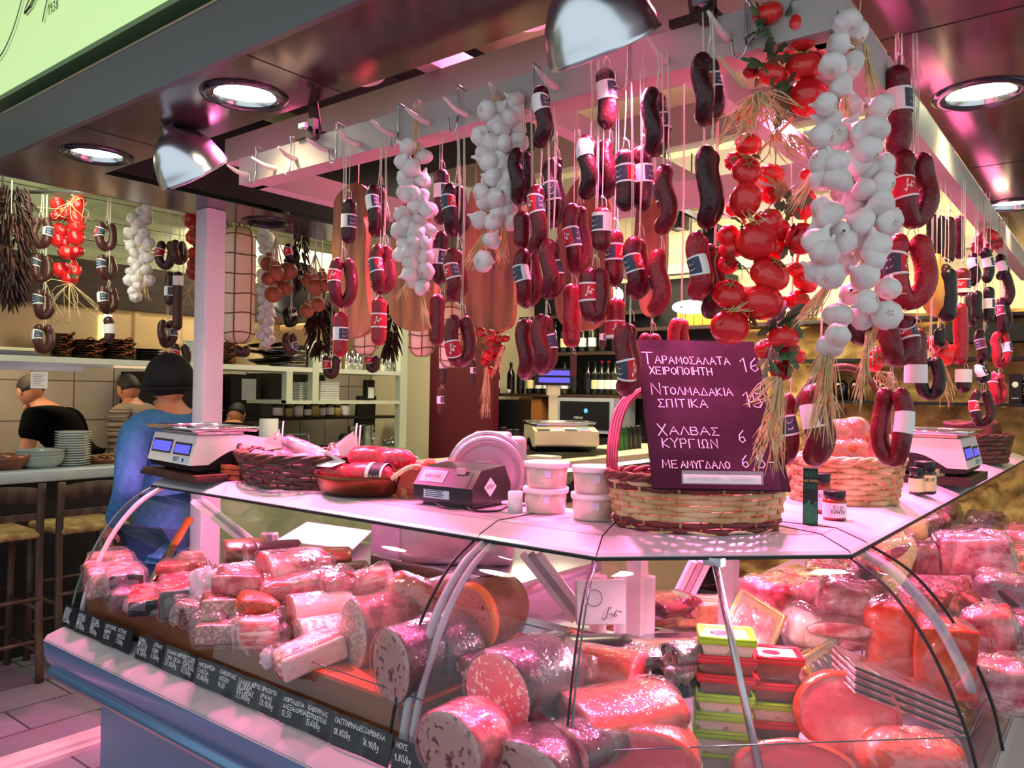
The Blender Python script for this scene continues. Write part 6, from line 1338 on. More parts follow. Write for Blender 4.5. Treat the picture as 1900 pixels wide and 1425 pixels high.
slab('red meat piece in shiny vacuum film, right of three in a row', 632, 1092, 60, 36, .14, F_RED, yaw=.35, d=2.08, wrap=M_WRAPC)
slab('flat pack of sliced prosciutto leaning at the back of the left case', 690, 1088, 90, 44, .10, F_STREAK, yaw=.15, d=2.16, wrap=M_WRAPC, roll=-.25)
log('rolled pancetta with white label, cut end showing a spiral', 540, 1138, 44, 66, .16, 62, meat('pancetta_face', 'c0706a', '6a2c2c', 26, .45, .6), F_FAT, d=2.03, wrap=M_WRAP, extra=[('paper_label', .35, .85, 20, 130, M_PAPER)])
log('netted pale roll in front of the rolled pancetta', 555, 1178, 42, 56, .18, 62, F_GREY, meat('netted_roll', 'd9a59c', 'f2e6e0', 60, .5, .56, 'voronoi'), d=1.94, wrap=M_WRAP)
slab('bacon slab with white fat end lying on the red mat', 590, 1222, 130, 50, .10, F_STREAK, yaw=.55, wrap=M_WRAP, front=F_FAT, roll=-.22, rr=.03)
log('tall oval pinkish pressed meat with speckled cut face', 655, 1176, 68, 128, .16, 52, F_GREY, F_RED, d=1.86, wrap=M_WRAP, taper=.85)
slab('wrapped triangular spiced slab leaning on the oval meat', 748, 1110, 100, 70, .07, meat('spiced_face', 'c86450', '8a2c24', 70, .55, .65), yaw=-.15, d=1.93, wrap=M_WRAPC, roll=.3, rr=.03)
log('pale sausage end at the back beside the glass tubes', 795, 1098, 34, 46, .12, 40, F_FAT, F_FAT, d=2.0)
log('large brawn log with mottled grey cut face by the glass tube', 725, 1236, 84, 140, .15, 46, F_HEAD, F_DARK, d=1.66, wrap=M_WRAP, taper=.88)
log('orange rimmed pistachio mortadella with black band at the back of the corner', 868, 1150, 100, 132, .18, 32, F_MORTP, F_BROWN, d=1.80, base=.9, rim=mat('orange_rim', 'e0703a', .4), extra=[('black_band', .45, .85, -90, 100, F_BLACK)], taper=.8)
log('dark netted cured ham behind the glass tubes', 795, 1210, 96, 130, .10, 50, F_DARK, F_DARK, d=1.74, wrap=M_WRAP)
slab('orange plastic box edge beside the large mortadella', 815, 1268, 90, 36, .10, mat('orange_box', 'c8642c', .4), yaw=.3, d=1.80, wrap=None, wob=0, name='orange_crate', cat_='crate')
log('largest mortadella with pink white-flecked cut face in the corner case', 922, 1290, 124, 160, .20, 40, F_MORT, F_DARK, d=1.50, wrap=M_WRAP, taper=.92)
log('grey brawn log with purple flecks at the lower front, left one', 832, 1390, 130, 140, .10, 38, F_HEAD, F_RED, d=1.36, wrap=M_WRAP)
log('grey brawn log with purple flecks at the lower front, right one', 968, 1432, 150, 110, .12, 30, F_HEAD, F_DARK, d=1.34, wrap=M_WRAP)
log('small dark red salami end between the brawn and the mortadella', 862, 1240, 34, 44, .14, 40, F_SAL, F_DARK, d=1.66)
log('black labelled salami log with gold seals lying at the back of the corner', 985, 1212, 34, 54, .24, 82, F_PINK, F_BLACK, d=1.80, extra=[('gold_seal', .12, .30, 60, 130, mat('gold_seal', 'c9a24a', .35, .6)), ('red_flash', .0, .25, 10, 60, M_RED), ('gold_seal', .85, .98, 40, 110, mat('gold_seal'))])
log('red netted ham joint with cut face turned right, centre of the corner case', 1185, 1255, 60, 82, .20, -62, F_HAM, F_HAMR, d=1.66, wrap=M_WRAP)
log('netted red ham with paper label in the middle of the corner case', 1060, 1335, 74, 82, .22, 66, F_PINK, F_HAMR, d=1.48, wrap=M_WRAP, extra=[('paper_label', .2, .6, 50, 120, M_PAPER)])
slab('pink ham half lying on its side by the green boxes', 1200, 1335, 118, 88, .14, F_HAM, yaw=-.2, d=1.52, wrap=M_WRAPC, rr=.05, wob=.01)
log('large red film-wrapped ham at the bottom edge, left of the boxes', 1190, 1420, 210, 130, .12, 12, F_HAM, F_HAMR, d=1.42, rim=F_HAMR, wrap=M_WRAP)
log('log of pale pressed meat under the labelled ham', 1045, 1392, 90, 90, .12, 50, F_PINK, F_DARK, d=1.40, wrap=M_WRAP)
slab('small dark speckled salami in film behind the labelled ham', 1060, 1258, 70, 40, .12, F_SAL, yaw=-.3, d=1.62, wrap=M_WRAPC, name='salami')
# low baskets with bagged black sausages
p = PZ(1185, 1225, .90); t = thing('wicker_basket', 'low wicker basket inside the corner case full of bagged black sausages', 'basket', p, YAW, group='dark wicker baskets'); basket(t, .165, .10, .07, [0]*5, 20, [M_WIL, M_WRED, M_WIL], 1.1)
for i, (px, py, L, az) in enumerate(((1150, 1225, .12, 75), (1225, 1255, .12, 60), (1268, 1275, .12, 50), (1245, 1215, .11, 70))):
    log('black sausage in clear bag, %s at the wicker basket in the case' % ('leftmost', 'middle one', 'front right', 'rear right')[i], px, py, 26, 40, L, az, F_BLACK, F_DARK, d=1.72-.02*i, wrap=M_WRAPC, name='bagged_sausage')
bag('clear plastic bag end standing up by the wicker basket, left', 1180, 1220, 40, 60, 1.70, m=M_WRAPC, seed=2); bag('clear plastic bag end standing up by the wicker basket, right', 1262, 1230, 60, 90, 1.66, m=M_WRAPC, seed=3)
# lidded boxes
M_LG = mat('lime_lid', '9ec814', .35, coat=.2); M_LR = mat('red_lid', 'd0142c', .35, coat=.2); M_BOXC = glassmat('clear_box', tint='f8ece8', base=.06, refl=.6, rough=.1); M_DIPW = mat('pale_dip', 'e2cdb8', .5, col2='a88c78', nscale=60, lo=.6, hi=.68); M_DIPR = mat('red_dip', '7a2a18', .4, col2='54180e', nscale=30)
def dipbox(label, px, py, wpx, kind, d, lab=False):
    o = P(px, py, d); w = wpx*d/FPX; t = thing('lidded_box', label, 'box', o, rot=(0, 0, YAW-.18), group='stacked dip boxes in the case'); h = w*.40; dp = w*.8
    def fr(z0, z1, s0, s1):
        b = MB(); q = [(-1, -1), (1, -1), (1, 1), (-1, 1)]; rows = []
        for z, s in ((z0, s0), (z1, s1)): rows.append([Vector((x*w/2*s-.0, y*dp/2*s, z)) for x, y in q])
        b.sheet(rows, smooth=False, closed=True); b.add(rows[0], [(3, 2, 1, 0)], 0, False); return b
    obj('tub', fr(-h, -.004, .74, .92), M_BOXC, t)
    b = fr(-h+.002, -h*.12, .735, .90); b.add([(-w*.45, -dp*.45, -h*.12), (w*.45, -dp*.45, -h*.12), (w*.45, dp*.45, -h*.12), (-w*.45, dp*.45, -h*.12)], [(0, 1, 2, 3)], 0, False); obj('dip', b, M_DIPW if kind == 'g' else M_DIPR, t)
    b = MB(); b.rbox(-w/2, w/2, -dp/2, dp/2, -.010, .002, .004, 2)
    b2 = MB(); b2.tube([(x*w*.47, y*dp*.46, .003) for x, y in ((-1, -1), (1, -1), (1, 1), (-1, 1))], .005, 6, closed=True); b.add(b2.v, b2.f, 0, True)
    obj('lid', b, M_LG if kind == 'g' else M_LR, t)
    if lab: b = MB(); b.box(-w*.36, w*.36, -dp*.36, dp*.36, .002, .0035); b.ell((-w*.1, 0, .0036), (w*.18, dp*.2, .0008), 16, 4, 1); obj('lid_label', b, [mat('lid_print', 'e6b8a0', .4), M_RED], t)
NM = ['top', 'second', 'third', 'fourth', 'fifth', 'sixth', 'lowest']
for i, (px, py, k) in enumerate(((1347, 1178, 'g'), (1346, 1212, 'r'), (1344, 1246, 'r'), (1342, 1282, 'g'), (1340, 1315, 'g'), (1338, 1348, 'g'), (1336, 1390, 'g'))):
    dipbox('%s lidded dip box, %s of the left stack' % ({'g': 'lime green', 'r': 'red'}[k], NM[i]), px, py, 104, k, 1.665, i == 0)
for i, (px, py, k) in enumerate(((1440, 1214, 'r'), (1438, 1262, 'r'), (1436, 1298, 'g'), (1436, 1332, 'r'), (1434, 1366, 'g'))):
    dipbox('%s lidded dip box, %s of the right stack' % ({'g': 'lime green', 'r': 'red'}[k], NM[i] if i < 4 else 'lowest'), px, py, 92, k, 1.685, i == 0)
# gold trays, packs
M_GOLD = mat('gold_tray', 'd9ac5a', .25, .75)
def tray(label, px, py, wpx, hpx, d, yaw, roll, fill):
    o = P(px, py, d); s = d/FPX; w, l = wpx*s, hpx*s; t = thing('sliced_meat_tray', label, 'tray', o, rot=(.75, roll, YAW+yaw), group='gold trays of sliced meat')
    b = MB(); b.box(-w/2, w/2, -l/2, l/2, -.006, -.003)
    b.tube([(x*w/2, y*l/2, .001) for x, y in ((-1, -1), (1, -1), (1, 1), (-1, 1))], .006, 6, closed=True); obj('tray_base', b, M_GOLD, t)
    b = MB(); 
    for k in range(4): b.ell((-w*.28+w*.18*k, 0, .004), (w*.14, l*.36, .006), 14, 8)
    obj('slices', b, fill, t); b = MB(); b.rbox(-w/2, w/2, -l/2, l/2, -.004, .012, .004, 4, wob=.003, wsc=40); obj('plastic_wrap', b, M_WRAPC, t)
tray('gold tray of sliced meat standing behind the green and red boxes', 1395, 1165, 90, 120, 1.79, -.3, .5, F_RED); tray('gold tray of dark sliced salami, left front of two', 1500, 1255, 70, 80, 1.76, .3, -.4, F_PINK); tray('gold tray of dark sliced salami, right one with white fat rings', 1545, 1245, 90, 90, 1.74, .5, -.3, F_DARK)
for k in range(8):
    a = P(1672, 1282+k*6.5-22, 1.64-.004*k); t = thing('flat_meat_pack', 'thin flat pack of sliced meat, %s in the leaning stack of eight' % (ORDW[:7]+['lowest'])[k], 'pack', a, rot=(.12, .38, YAW+.10), group='leaning stack of flat packs')
    b = MB(); b.rbox(-.135, .115, -.05, .05, -.003, .0015, .001, 1); obj('card', b, F_PINK if k % 2 else F_DARK, t); b = MB(); b.rbox(-.137, .117, -.052, .052, .0016, .0026, .0004, 1); obj('film', b, M_WRAPC, t)
log('large pink boiled ham half with round cut face right of the boxes', 1572, 1325, 176, 150, .12, 14, F_HAM, F_HAMR, d=1.58, el=-16, wrap=None, rim=F_HAMR, cat_='ham', name='ham')
log('pale pink ham with grey mark at the bottom edge by the steel rod', 1478, 1432, 200, 110, .14, 8, F_HAM, F_HAMR, d=1.45, el=-25, rim=F_HAMR, wrap=M_WRAP, cat_='ham', name='ham')
slab('shiny red wrapped ham at the lower right corner of the picture', 1705, 1425, 190, 84, .10, F_HAMR, yaw=-.1, d=1.46, wrap=M_WRAPC, rr=.05, name='ham', cat_='ham')
slab('orange-red ham block in film, left of two standing upright', 1665, 1205, 96, 150, .12, F_HAMR, yaw=-.25, d=1.74, wrap=M_WRAP, rr=.04, name='ham', cat_='ham')
slab('orange-red ham block in film, right of two with pink wrapped front', 1755, 1235, 112, 140, .14, F_HAMR, yaw=-.3, d=1.70, wrap=M_WRAP, front=F_HAMR, rr=.04, name='ham', cat_='ham')
log('netted dark roast joint above the red ham blocks', 1645, 1122, 60, 84, .20, 78, F_GREY, meat('netted_roast', 'a05048', '4a1c1c', 34, .2, .5, 'voronoi', bump=.6), d=1.92, name='roast')
log('brown crusted roast with pale cut end right of the netted roast', 1792, 1108, 30, 76, .18, -80, F_GREY, F_ROAST, d=2.0, name='roast')
slab('red ham piece with thick white fat right of the netted roast', 1735, 1150, 90, 90, .1, F_PINK, yaw=-.2, d=1.86, wrap=M_WRAPC, rr=.03)
slab('pink meat in crinkled film left of the netted roast', 1572, 1125, 110, 60, .12, F_PINK, yaw=-.3, d=1.86, wrap=M_WRAPC, roll=.2, rr=.03)
log('rolled meat with pale cut slice in front of the crinkled pack', 1560, 1170, 120, 30, .08, 10, F_PINK, F_BROWN, d=1.78, wrap=M_WRAP)
slab('clear pack with red label spot by the rolled meat', 1500, 1180, 90, 60, .1, F_FAT, yaw=-.2, d=1.80, wrap=M_WRAPC, roll=.3)
slab('striped sliced meats fanned in film at the inner right corner', 1655, 1045, 60, 50, .12, F_RED, yaw=-.3, d=2.2, wrap=M_WRAPC, roll=.2)
slab('smoked pork piece with dark studded rind in film, high on the right', 1815, 1035, 120, 70, .14, F_ROAST, yaw=-.4, d=2.2, wrap=M_WRAPC, front=F_PINK, roll=-.1)
slab('milky wrapped pork piece left of the studded one', 1730, 1045, 70, 60, .12, F_PINK, yaw=-.3, d=2.25, wrap=M_WRAPC)
slab('dark red studded meat in film at the right edge, upper', 1870, 1120, 90, 80, .14, F_DARK, yaw=-.4, d=1.95, wrap=M_WRAPC)
slab('dark red marbled meat in silver film at the right edge', 1880, 1185, 90, 70, .14, F_SAL, yaw=-.4, d=1.85, wrap=M_WRAPC)
slab('red meat piece in film beside the right ham block', 1830, 1195, 90, 110, .14, F_RED, yaw=-.5, d=1.80, wrap=M_WRAPC)
slab('pink pack with red spot in net bag at the right edge', 1850, 1280, 100, 90, .14, F_PINK, yaw=-.5, d=1.70, wrap=M_WRAPC)
slab('tan card tray in the lower right corner of the case', 1835, 1350, 70, 30, .05, mat('tan_card', 'c08a5a', .5), yaw=-.3, d=1.85, wrap=None, wob=.003, roll=-.4, name='card_tray', cat_='tray')
r = random.Random(12)
RW = [F_RED, F_DARK, F_PINK, F_ROAST, F_SAL, F_STREAK]; RWN = ['red', 'dark red', 'pale pink', 'brown crusted', 'marbled', 'streaky']
ks = 0
for j, (yy, n) in enumerate(((2.35, 3), (2.75, 3), (3.15, 3), (3.6, 3), (4.1, 3), (4.6, 3))):
    for i in range(n):
        k = (ks*5+j) % 6; ks += 1; x = (-.78, -.56, -.34)[i]; w = r.uniform(.15, .2)
        pack('%s wrapped meat in the right wing, %s from the glass in %s row back' % (RWN[k], ('third', 'second', 'first')[i], ORD[j]), (x, yy+r.uniform(-.04, .04), .94+(.03 if i == 0 else 0)), (w, .32, r.uniform(.07, .12)), RW[k], (0, 0, r.uniform(-.3, .3)), 'wrapped_meat', 'meat', 'wrapped meats in the right wing', .014, True, .03, seed=ks, wrapm=M_WRAPC)
# white handled wicker and cloth bag behind the right wing seen through the glass
b = MB(); b.tube(cat([(-.60, 2.55, .96), (-.56, 2.62, 1.06), (-.54, 2.75, 1.09), (-.50, 2.9, 1.05), (-.47, 3.0, .98)], 6), .012, 8); tag(obj('wicker_hoop', b, M_WOODD), 'dark bent wicker handle arching over the packs inside the right wing', 'handle')
q = PZ(1705, 985, 1.03); pack('cream cloth wrapped bundle inside the right wing', (q.x-.05, q.y, .97), (.16, .2, .12), mat('cream_cloth', 'c8b878', .8), (0, 0, .2), 'cloth_bundle', 'bundle', None, .02, False, .05)
# white paper bag, rolls on the inner work ledge behind the corner
q = PZ(1100, 1150, .99); t = thing('paper_bag', 'white printed paper bag standing behind the corner glass', 'bag', P(1070, 1160, 1.95), rot=(-.12, 0, YAW+.05)); w = 92*1.95/FPX; h = 80*1.95/FPX
b = MB(); b.rbox(0, w, 0, .03, 0, h, .004, 3, wob=.004); obj('bag', b, M_PAPER, t)
b = MB(); b.tube([(w*.35+.02*math.cos(a), -.006, h*.62+.02*math.sin(a)) for a in [2*PI*k/16 for k in range(16)]], .0008, 4, closed=True); ribbons(b, [[(w*.5+p[0]*.05, .015+p[1]*.03) for p in g] for g in SCRIPT], .002, lambda u, v, l: Vector((u, -.007, v))); obj('print', b, M_INK, t)
for k in range(3):
    b = MB(); b.tube([(0, 0, 0), (0, 0, .16)], [.022]*2, 18, cap=False); b.tube([(0, 0, .0), (0, 0, .16)], [.017]*2, 18, cap=False); q = P(1110+45*k, 1110, 2.06); tag(obj('paper_tube', b, M_PAPER, loc=(q.x, q.y, .968), rot=(0, 0, 0)), 'rolled white paper tube behind the corner glass, %s of three' % ORD[k], 'roll', 'paper tubes')
log('dark ham joint on the inner work ledge behind the corner glass, left', 1200, 1125, 60, 40, .1, 60, F_DARK, F_ROAST, d=2.12, name='ham', cat_='ham'); log('dark netted ham on the inner work ledge, right of the steel strut', 1285, 1128, 50, 42, .1, -20, F_SAL, F_DARK, d=2.1, name='ham', cat_='ham')
q = P(1310, 1095, 2.15); pack('clear box of yellow pasta salad on the inner ledge', (q.x, q.y, .985), (.17, .10, .06), mat('yellow_pasta', 'd8b068', .6, col2='b88a48', nscale=40, bump=.6), (0, 0, YAW), 'salad_box', 'box', None, .003, True, .008)
b = MB(); b.box(-1.0, -.80, 1.86, 2.4, .935, .965); tag(obj('white_ledge', b, M_WHITE), 'white ledge on the serving side behind the corner glass', 'ledge')

# ================================================================== price cards along the front
M_CARD = mat('card_black', '0e0e11', .4); M_CHK = mat('card_chalk', 'eeeef2', .8); M_SLEEVE = glassmat('card_sleeve', tint='ffffff', base=0, refl=.12, rough=.05)
CARDS = [(113, 137, ['ΛΟΥΚΑΝ', 'ΚΑΠΝΙΣ', 'ΠΡΑΣΟ', '12.50/kg']), (137, 162, ['ΛΟΥΚΑΝ', 'ΜΑΝΙΣΙΟ', 'ΧΩΡΙΟ', '12.50/kg']), (162, 189, ['ΣΥΓΛΙΝΟ', 'ΚΑΠΝΙΣΤΟ', 'ΧΟΙΡ', '11.00/kg']), (187, 209, ['ΣΟΥΤΖΟΥΚ', 'ΧΟΙΡΙΝ', '13.80']), (208, 239, ['ΣΟΥΤΖΟΥΚ', 'ΚΑΠΝΙΣΤΟ', '13.50/kg']),
         (249, 282, ['ΣΟΦΙΑ', 'ΒΡΑΣΤΑ', 'ΣΑΛΑΜΙ', '14.50/kg']), (272, 308, ['ΠΑΣΤΡΑΜΙ', 'ΜΟΣΧΟΥ', '24.50/kg']), (301, 337, ['ΣΑΛΑΜΙ ΑΕΡΟΣ', 'ΣΥΡΑ ΣΙΓΔΑ', '32.00/kg']), (331, 368, ['ΣΟΥΤΖΟΥΚ', 'ΚΑΠΝΙΣΤΟ', 'ΟΥΓΓΑΡΙΑΣ', '14.50/kg']), (360, 408, ['ΜΟΣΧΑΡΙΣΙΑ', 'ΓΛΩΣΣΑ', '13.80/kg']),
         (399, 438, ['ΚΑΒΟΥΡΜΑΣ', 'ΜΟΣΧΟΥ', '16.00']), (433, 480, ['ΣΑΛΑΜΙ ΑΕΡΟΣ', 'ΜΕ ΠΙΠΕΡΙ', 'ΟΥΓΓΑΡΙΑΣ', '22.00/kg']), (476, 522, ['ΠΡΟΣΟΥΤΟ', 'ΔΡΑΜΑΣ', '28.90/kg']), (517, 569, ['ΜΟΡΤΑΔΕΛΑ', 'ΑΛΕΞΑΝΔΡΕΙΑΣ', '12.50']), (562, 617, ['ΚΑΒΟΥΡΜΑΣ', 'ΚΟΤΟΠΟΥΛΟ', '15.60/kg']),
         (612, 668, ['ΠΑΣΤΟΥΡΜΑΔΕΣ', '18.80/kg']), (666, 720, ['ΖΑΡΒΙΝΕΛΑ', '16.90/kg']), (724, 792, ['ΜΟΥΣ', '9.80/kg'])]
LAT = dict(zip('ΑΒΓΔΕΖΗΘΙΚΛΜΝΞΟΠΡΣΤΥΦΧΩ', ['A', 'V', 'G', 'D', 'E', 'Z', 'I', 'TH', 'I', 'K', 'L', 'M', 'N', 'X', 'O', 'P', 'R', 'S', 'T', 'Y', 'F', 'CH', 'O']))
for i, (x0, x1, tx) in enumerate(CARDS):
    yb = LY-.284-(.005 if i % 2 else 0); py0 = 1166+(x0-113)*.452
    a = PY(x0, py0, yb); c = PY(x1, py0+(x1-x0)*.45, yb); w = max(.05, (c-a).length); h = .064
    t = thing('price_card', 'small black price card on the front ledge reading %s' % ' '.join(tx[:2] if len(' '.join(tx[:2]).split()) < 4 else tx[:1]+tx[-1:])+(', first from the left end' if i == 0 else ''), 'price card', (a.x, yb, .840), rot=(-.22, 0, .05 if i % 2 else -.02), group='black price cards on the counter front')
    b = MB(); b.box(0, w, 0, .0012, 0, h); obj('card', b, M_CARD, t)
    b = MB(); b.box(-.003, w+.003, -.0024, -.0018, -.003, h+.004); obj('clear_sleeve', b, M_SLEEVE, t)
    b = MB(); n = len(tx); y = h-.012; r = random.Random(i)
    for k, s in enumerate(tx):
        hh = .0095 if k < n-1 else .0125
        pl, xe = strokes(s, hh, 0, 0, sp=.18, jit=.15, r=r); f = min(1, (w-.010)/xe); y_ = y-hh*.5-k*(h-.020)/n
        ribbons(b, [[(.005+p[0]*f, y_+p[1]) for p in g] for g in pl], .0014, lambda u, v, l: Vector((u, -.0008, v)))
    obj('chalk_lettering', b, M_CHK, t)
# ================================================================== kitchen on the left
XF = -5.40
b = MB(); b.box(-5.95, XF, -.6, 5.28, 1.752, 1.79); tag(obj('pass_shelf', b, mat('shelf_white', 'cfd6c4', .45)), 'long pale shelf over the kitchen pass carrying stacked pans', 'shelf')
b = MB(); b.box(-5.6, -5.42, -.6, 2.55, 1.735, 1.752); b.box(-5.46, -5.43, .2, 2.36, 1.70, 1.735); tag(obj('hood_strip', b, M_STEEL), 'steel strip fixed under the left part of the pale pass shelf', 'hood')
b = MB(); b.box(-5.47, -5.45, 2.36, 3.15, 1.735, 1.750); tag(obj('strip_lamp', b, mat('cream_lamp', 'f0dcb0', .4, emit='ffe2b0', estr=.5)), 'cream strip lamp under the pass shelf', 'lamp')
t = thing('shelf_frame', 'pale green open frame of shelves at the right end of the kitchen', 'shelf', (0, 0, 0)); M_PG = mat('pale_green_frame', 'c3cdb4', .5)
for (y0, y1, z0, z1) in ((5.20, 5.29, 1.07, 2.25), (4.19, 4.255, 1.49, 2.02), (3.93, 3.99, 1.49, 1.752)): b = MB(); b.box(XF-.06, XF+.004, y0, y1, z0, z1); obj('upright', b, M_PG, t)
b = MB(); b.box(-5.95, XF, 3.93, 5.25, 1.485, 1.515); obj('lower_board', b, M_PG, t)
M_MARB = mat('pale_marble', 'b9c4c6', .25, col2='98a8ac', nscale=3, lo=.4, hi=.7, coat=.3)
b = MB(); b.rbox(-5.62, -5.08, -1.2, 2.75, 1.03, 1.10, .012, 2); tag(obj('marble_bar_top', b, M_MARB), 'pale marble bar top in front of the kitchen', 'counter')
b = MB(); b.box(-5.58, -5.16, -1.2, 2.75, 0, 1.03); tag(obj('bar_counter', b, mat('bar_dark_front', '17130f', .6)), 'dark front below the marble bar behind the stools', 'counter')
b = MB(); b.rbox(-6.0, -5.28, 3.05, 5.3, 1.0, 1.075, .01, 2); b.box(-5.95, -5.36, 3.05, 5.3, 0, 1.0); tag(obj('green_worktop', b, mat('pale_green_marble', 'b4bc9c', .3, col2='93a080', nscale=3)), 'pale green stone worktop of the right kitchen with jugs on it', 'worktop')
# bar stools
M_STW = mat('stool_wood', '5a4636', .55, col2='3e2f24', nscale=4, stretch=(4, 4, 1)); M_RUSH = mat('rush_seat', 'b3955c', .7, col2='8a6e3c', nscale=24, bump=.6)
def stool(label, y, x=-4.67):
    t = thing('bar_stool', label, 'stool', (x, y, 0), 0, group='rush seated bar stools'); w = .39
    for yy in (0, w):
        b = MB(); b.tube(cat([(.04, yy, 0), (.012, yy, .35), (0, yy, .75), (.02, yy, 1.07)], 4), .021, 8); obj('back_post', b, M_STW, t)
        b = MB(); b.tube([(-.40, yy, 0), (-.37, yy, .79)], .02, 8); obj('leg', b, M_STW, t)
    b = MB(); rows = []
    for k in range(9):
        v = k/8; zt = 1.045+.02*math.sin(PI*v); rows.append([(.006, w*v, .955+.02*math.sin(PI*v)), (.022, w*v, zt), (.006, w*v, zt), (-.010, w*v, .955+.02*math.sin(PI*v))])
    b.sheet(rows, closed=True); obj('top_rail', b, M_STW, t)
    b = MB(); b.box(-.008, .012, 0, w, .875, .91); obj('back_rail', b, M_STW, t)
    for z in (.22, .45):
        b = MB(); b.cyl((.02, 0, z), (.02, w, z), .011, 8); b2 = MB(); b2.cyl((-.39, 0, z), (-.39, w, z), .011, 8); obj('stretcher', b, M_STW, t); obj('stretcher', b2, M_STW, t)
        for yy in (0, w): b = MB(); b.cyl((.02, yy, z-.06), (-.385, yy, z-.06), .011, 8); obj('stretcher', b, M_STW, t)
    b = MB(); b.rbox(-.40, .02, -.015, w+.015, .775, .815, .018, 4, wob=.003, wsc=30); obj('rush_seat', b, M_RUSH, t)
stool('rush seated wooden bar stool at the left edge, nearer the picture edge', 1.43); stool('rush seated wooden bar stool beside the man in blue', 1.92)

# things on the shelf
def lathe_thing(name, label, cat_, loc, prof, m, group=None, part='body', n=28):
    t = thing(name, label, cat_, loc, group=group); b = MB(); b.lathe(prof, n); obj(part, b, m, t); return t
M_BRONZE = mat('worn_bronze', '5a3c22', .35, .7, col2='2c1c12', nscale=9)
def panstack(label, px, n, r, y=None, dz=.017):
    p = PX(px, 660, -5.62); t = thing('pan_stack', label, 'pans', (-5.62, p.y, 1.79), group='stacks of twisted handled pans')
    for k in range(n):
        z = dz*k; b = MB(); b.lathe([(.0001, z+.002), (r*.8, z+.002), (r*.92, z+.012), (r, z+.026), (r*1.02, z+.027), (r*.9, z+.013), (.0001, z+.006)], 24, fn=lambda q, zz, a: q*(1+.02*math.sin(9*a+k*2))); obj('pan', b, M_BRONZE, t)
        b = MB(); a = (k % 3-1)*.5+.3
        for sg in (0, PI): b = MB(); b.tube(cat([(r*math.cos(a+sg-.25), r*math.sin(a+sg-.25), z+.026), (r*1.16*math.cos(a+sg), r*1.16*math.sin(a+sg), z+.04), (r*math.cos(a+sg+.25), r*math.sin(a+sg+.25), z+.026)], 4), .006, 6); obj('twisted_handle', b, M_COP, t)
panstack('stack of twisted handled pans left of the garlic, first from the left', 114, 9, .07); panstack('stack of twisted handled pans on the shelf, second from the left', 160, 7, .11); panstack('stack of twisted handled pans on the shelf, third from the left', 216, 8, .11); panstack('stack of twisted handled pans right of the white post', 424, 10, .06)
def plates(label, loc, n, r, m, dz, name='plate', group='stacked plates', sq=False):
    for k in range(n):
        if sq: b = MB(); b.rbox(-r, r, -r, r, 0, dz*.8, dz*.35, 2)
        else: b = MB(); b.lathe([(.0001, 0), (r*.6, 0), (r*.66, .004), (r, dz*.9), (r*1.0, dz), (r*.62, .008), (.0001, .006)], 28)
        nm = ['lowest', 'second lowest', 'third lowest', 'fourth lowest', 'fifth lowest', 'sixth lowest', 'seventh lowest', 'eighth lowest', 'ninth lowest', 'tenth lowest', 'eleventh lowest', 'twelfth lowest', 'thirteenth lowest', 'fourteenth lowest', 'topmost']
        tag(obj(name, b, m, loc=Vector(loc)+Vector((0, 0, dz*k))), label % (nm[k] if k < n-1 else 'topmost'), 'plate', group)
M_CER = mat('white_ceramic', 'd6ded6', .2, coat=.4); M_CERD = mat('dark_plate', '1a1512', .3)
def onshelf(px, x=-5.6): return Vector((x, PX(px, 660, x).y, 1.79))
plates('dark round plate on the pass shelf, %s of the pile', onshelf(273), 5, .11, M_CERD, .018, group='dark plates on the pass shelf')
plates('white plate on the pass shelf beside the post, %s of the pile', onshelf(358), 9, .075, M_CER, .019, group='white plates on the pass shelf')
b = MB(); b.rbox(-.15, .15, -.16, .12, 0, .03, .01, 2); tag(obj('grey_folder', b, mat('grey_folder', '5c5a68', .5), loc=onshelf(14)), 'grey folder lying on the left end of the pass shelf', 'folder')
b = MB(); b.rbox(-.15, .15, -.16, .10, 0, .02, .004, 2); tag(obj('cream_box', b, M_CREAM, loc=onshelf(14)+Vector((0, 0, .03))), 'cream box lid on the grey folder at the left end of the shelf', 'box')
t = thing('black_pan_pile', 'pile of flat black pans and lids on the shelf under the thin garlic braid', 'pans', onshelf(510), group=None)
for k in range(9): b = MB(); a = k*1.1; r_ = .17-.008*(k % 3); b.lathe([(.0001, 0), (r_*.8, 0), (r_, .02), (r_*1.02, .021), (r_*.8, .004), (.0001, .003)], 24, T=Tm((.02*math.sin(a), .12*math.cos(a*1.7), .004+.02*k), .10*math.sin(a), .08*math.cos(a))); b.tube([(.0, .16+.12*math.cos(a*1.7), .02+.02*k), (.02, .34, .03+.02*k)], .008, 6); obj('pan', b, M_CERD if k % 3 else M_STEEL, t)
b = MB(); b.rbox(-.1, .1, -.16, .16, 0, .05, .01, 2); tag(obj('bread_board', b, mat('pale_wood', 'c09a62', .5), loc=PX(560, 605, -5.75)-Vector((0, 0, .03)), rot=(.15, 0, .1)), 'pale wooden board lying on top of the black pans', 'board')
for k, px in enumerate((574, 596, 610, 628, 646, 656, 667, 712, 722, 732)):
    h = (.20, .16, .17, .16, .17, .17, .16, .15, .16, .15)[k]; lathe_thing('steel_tumbler', 'tall steel tumbler on the right part of the pass shelf, %s from the left' % ORD[k], 'cup', onshelf(px, -5.52), [(.0001, 0), (.026, 0), (.033, h), (.031, h), (.025, .006), (.0001, .006)], M_CHROME, 'steel tumblers on the shelf')
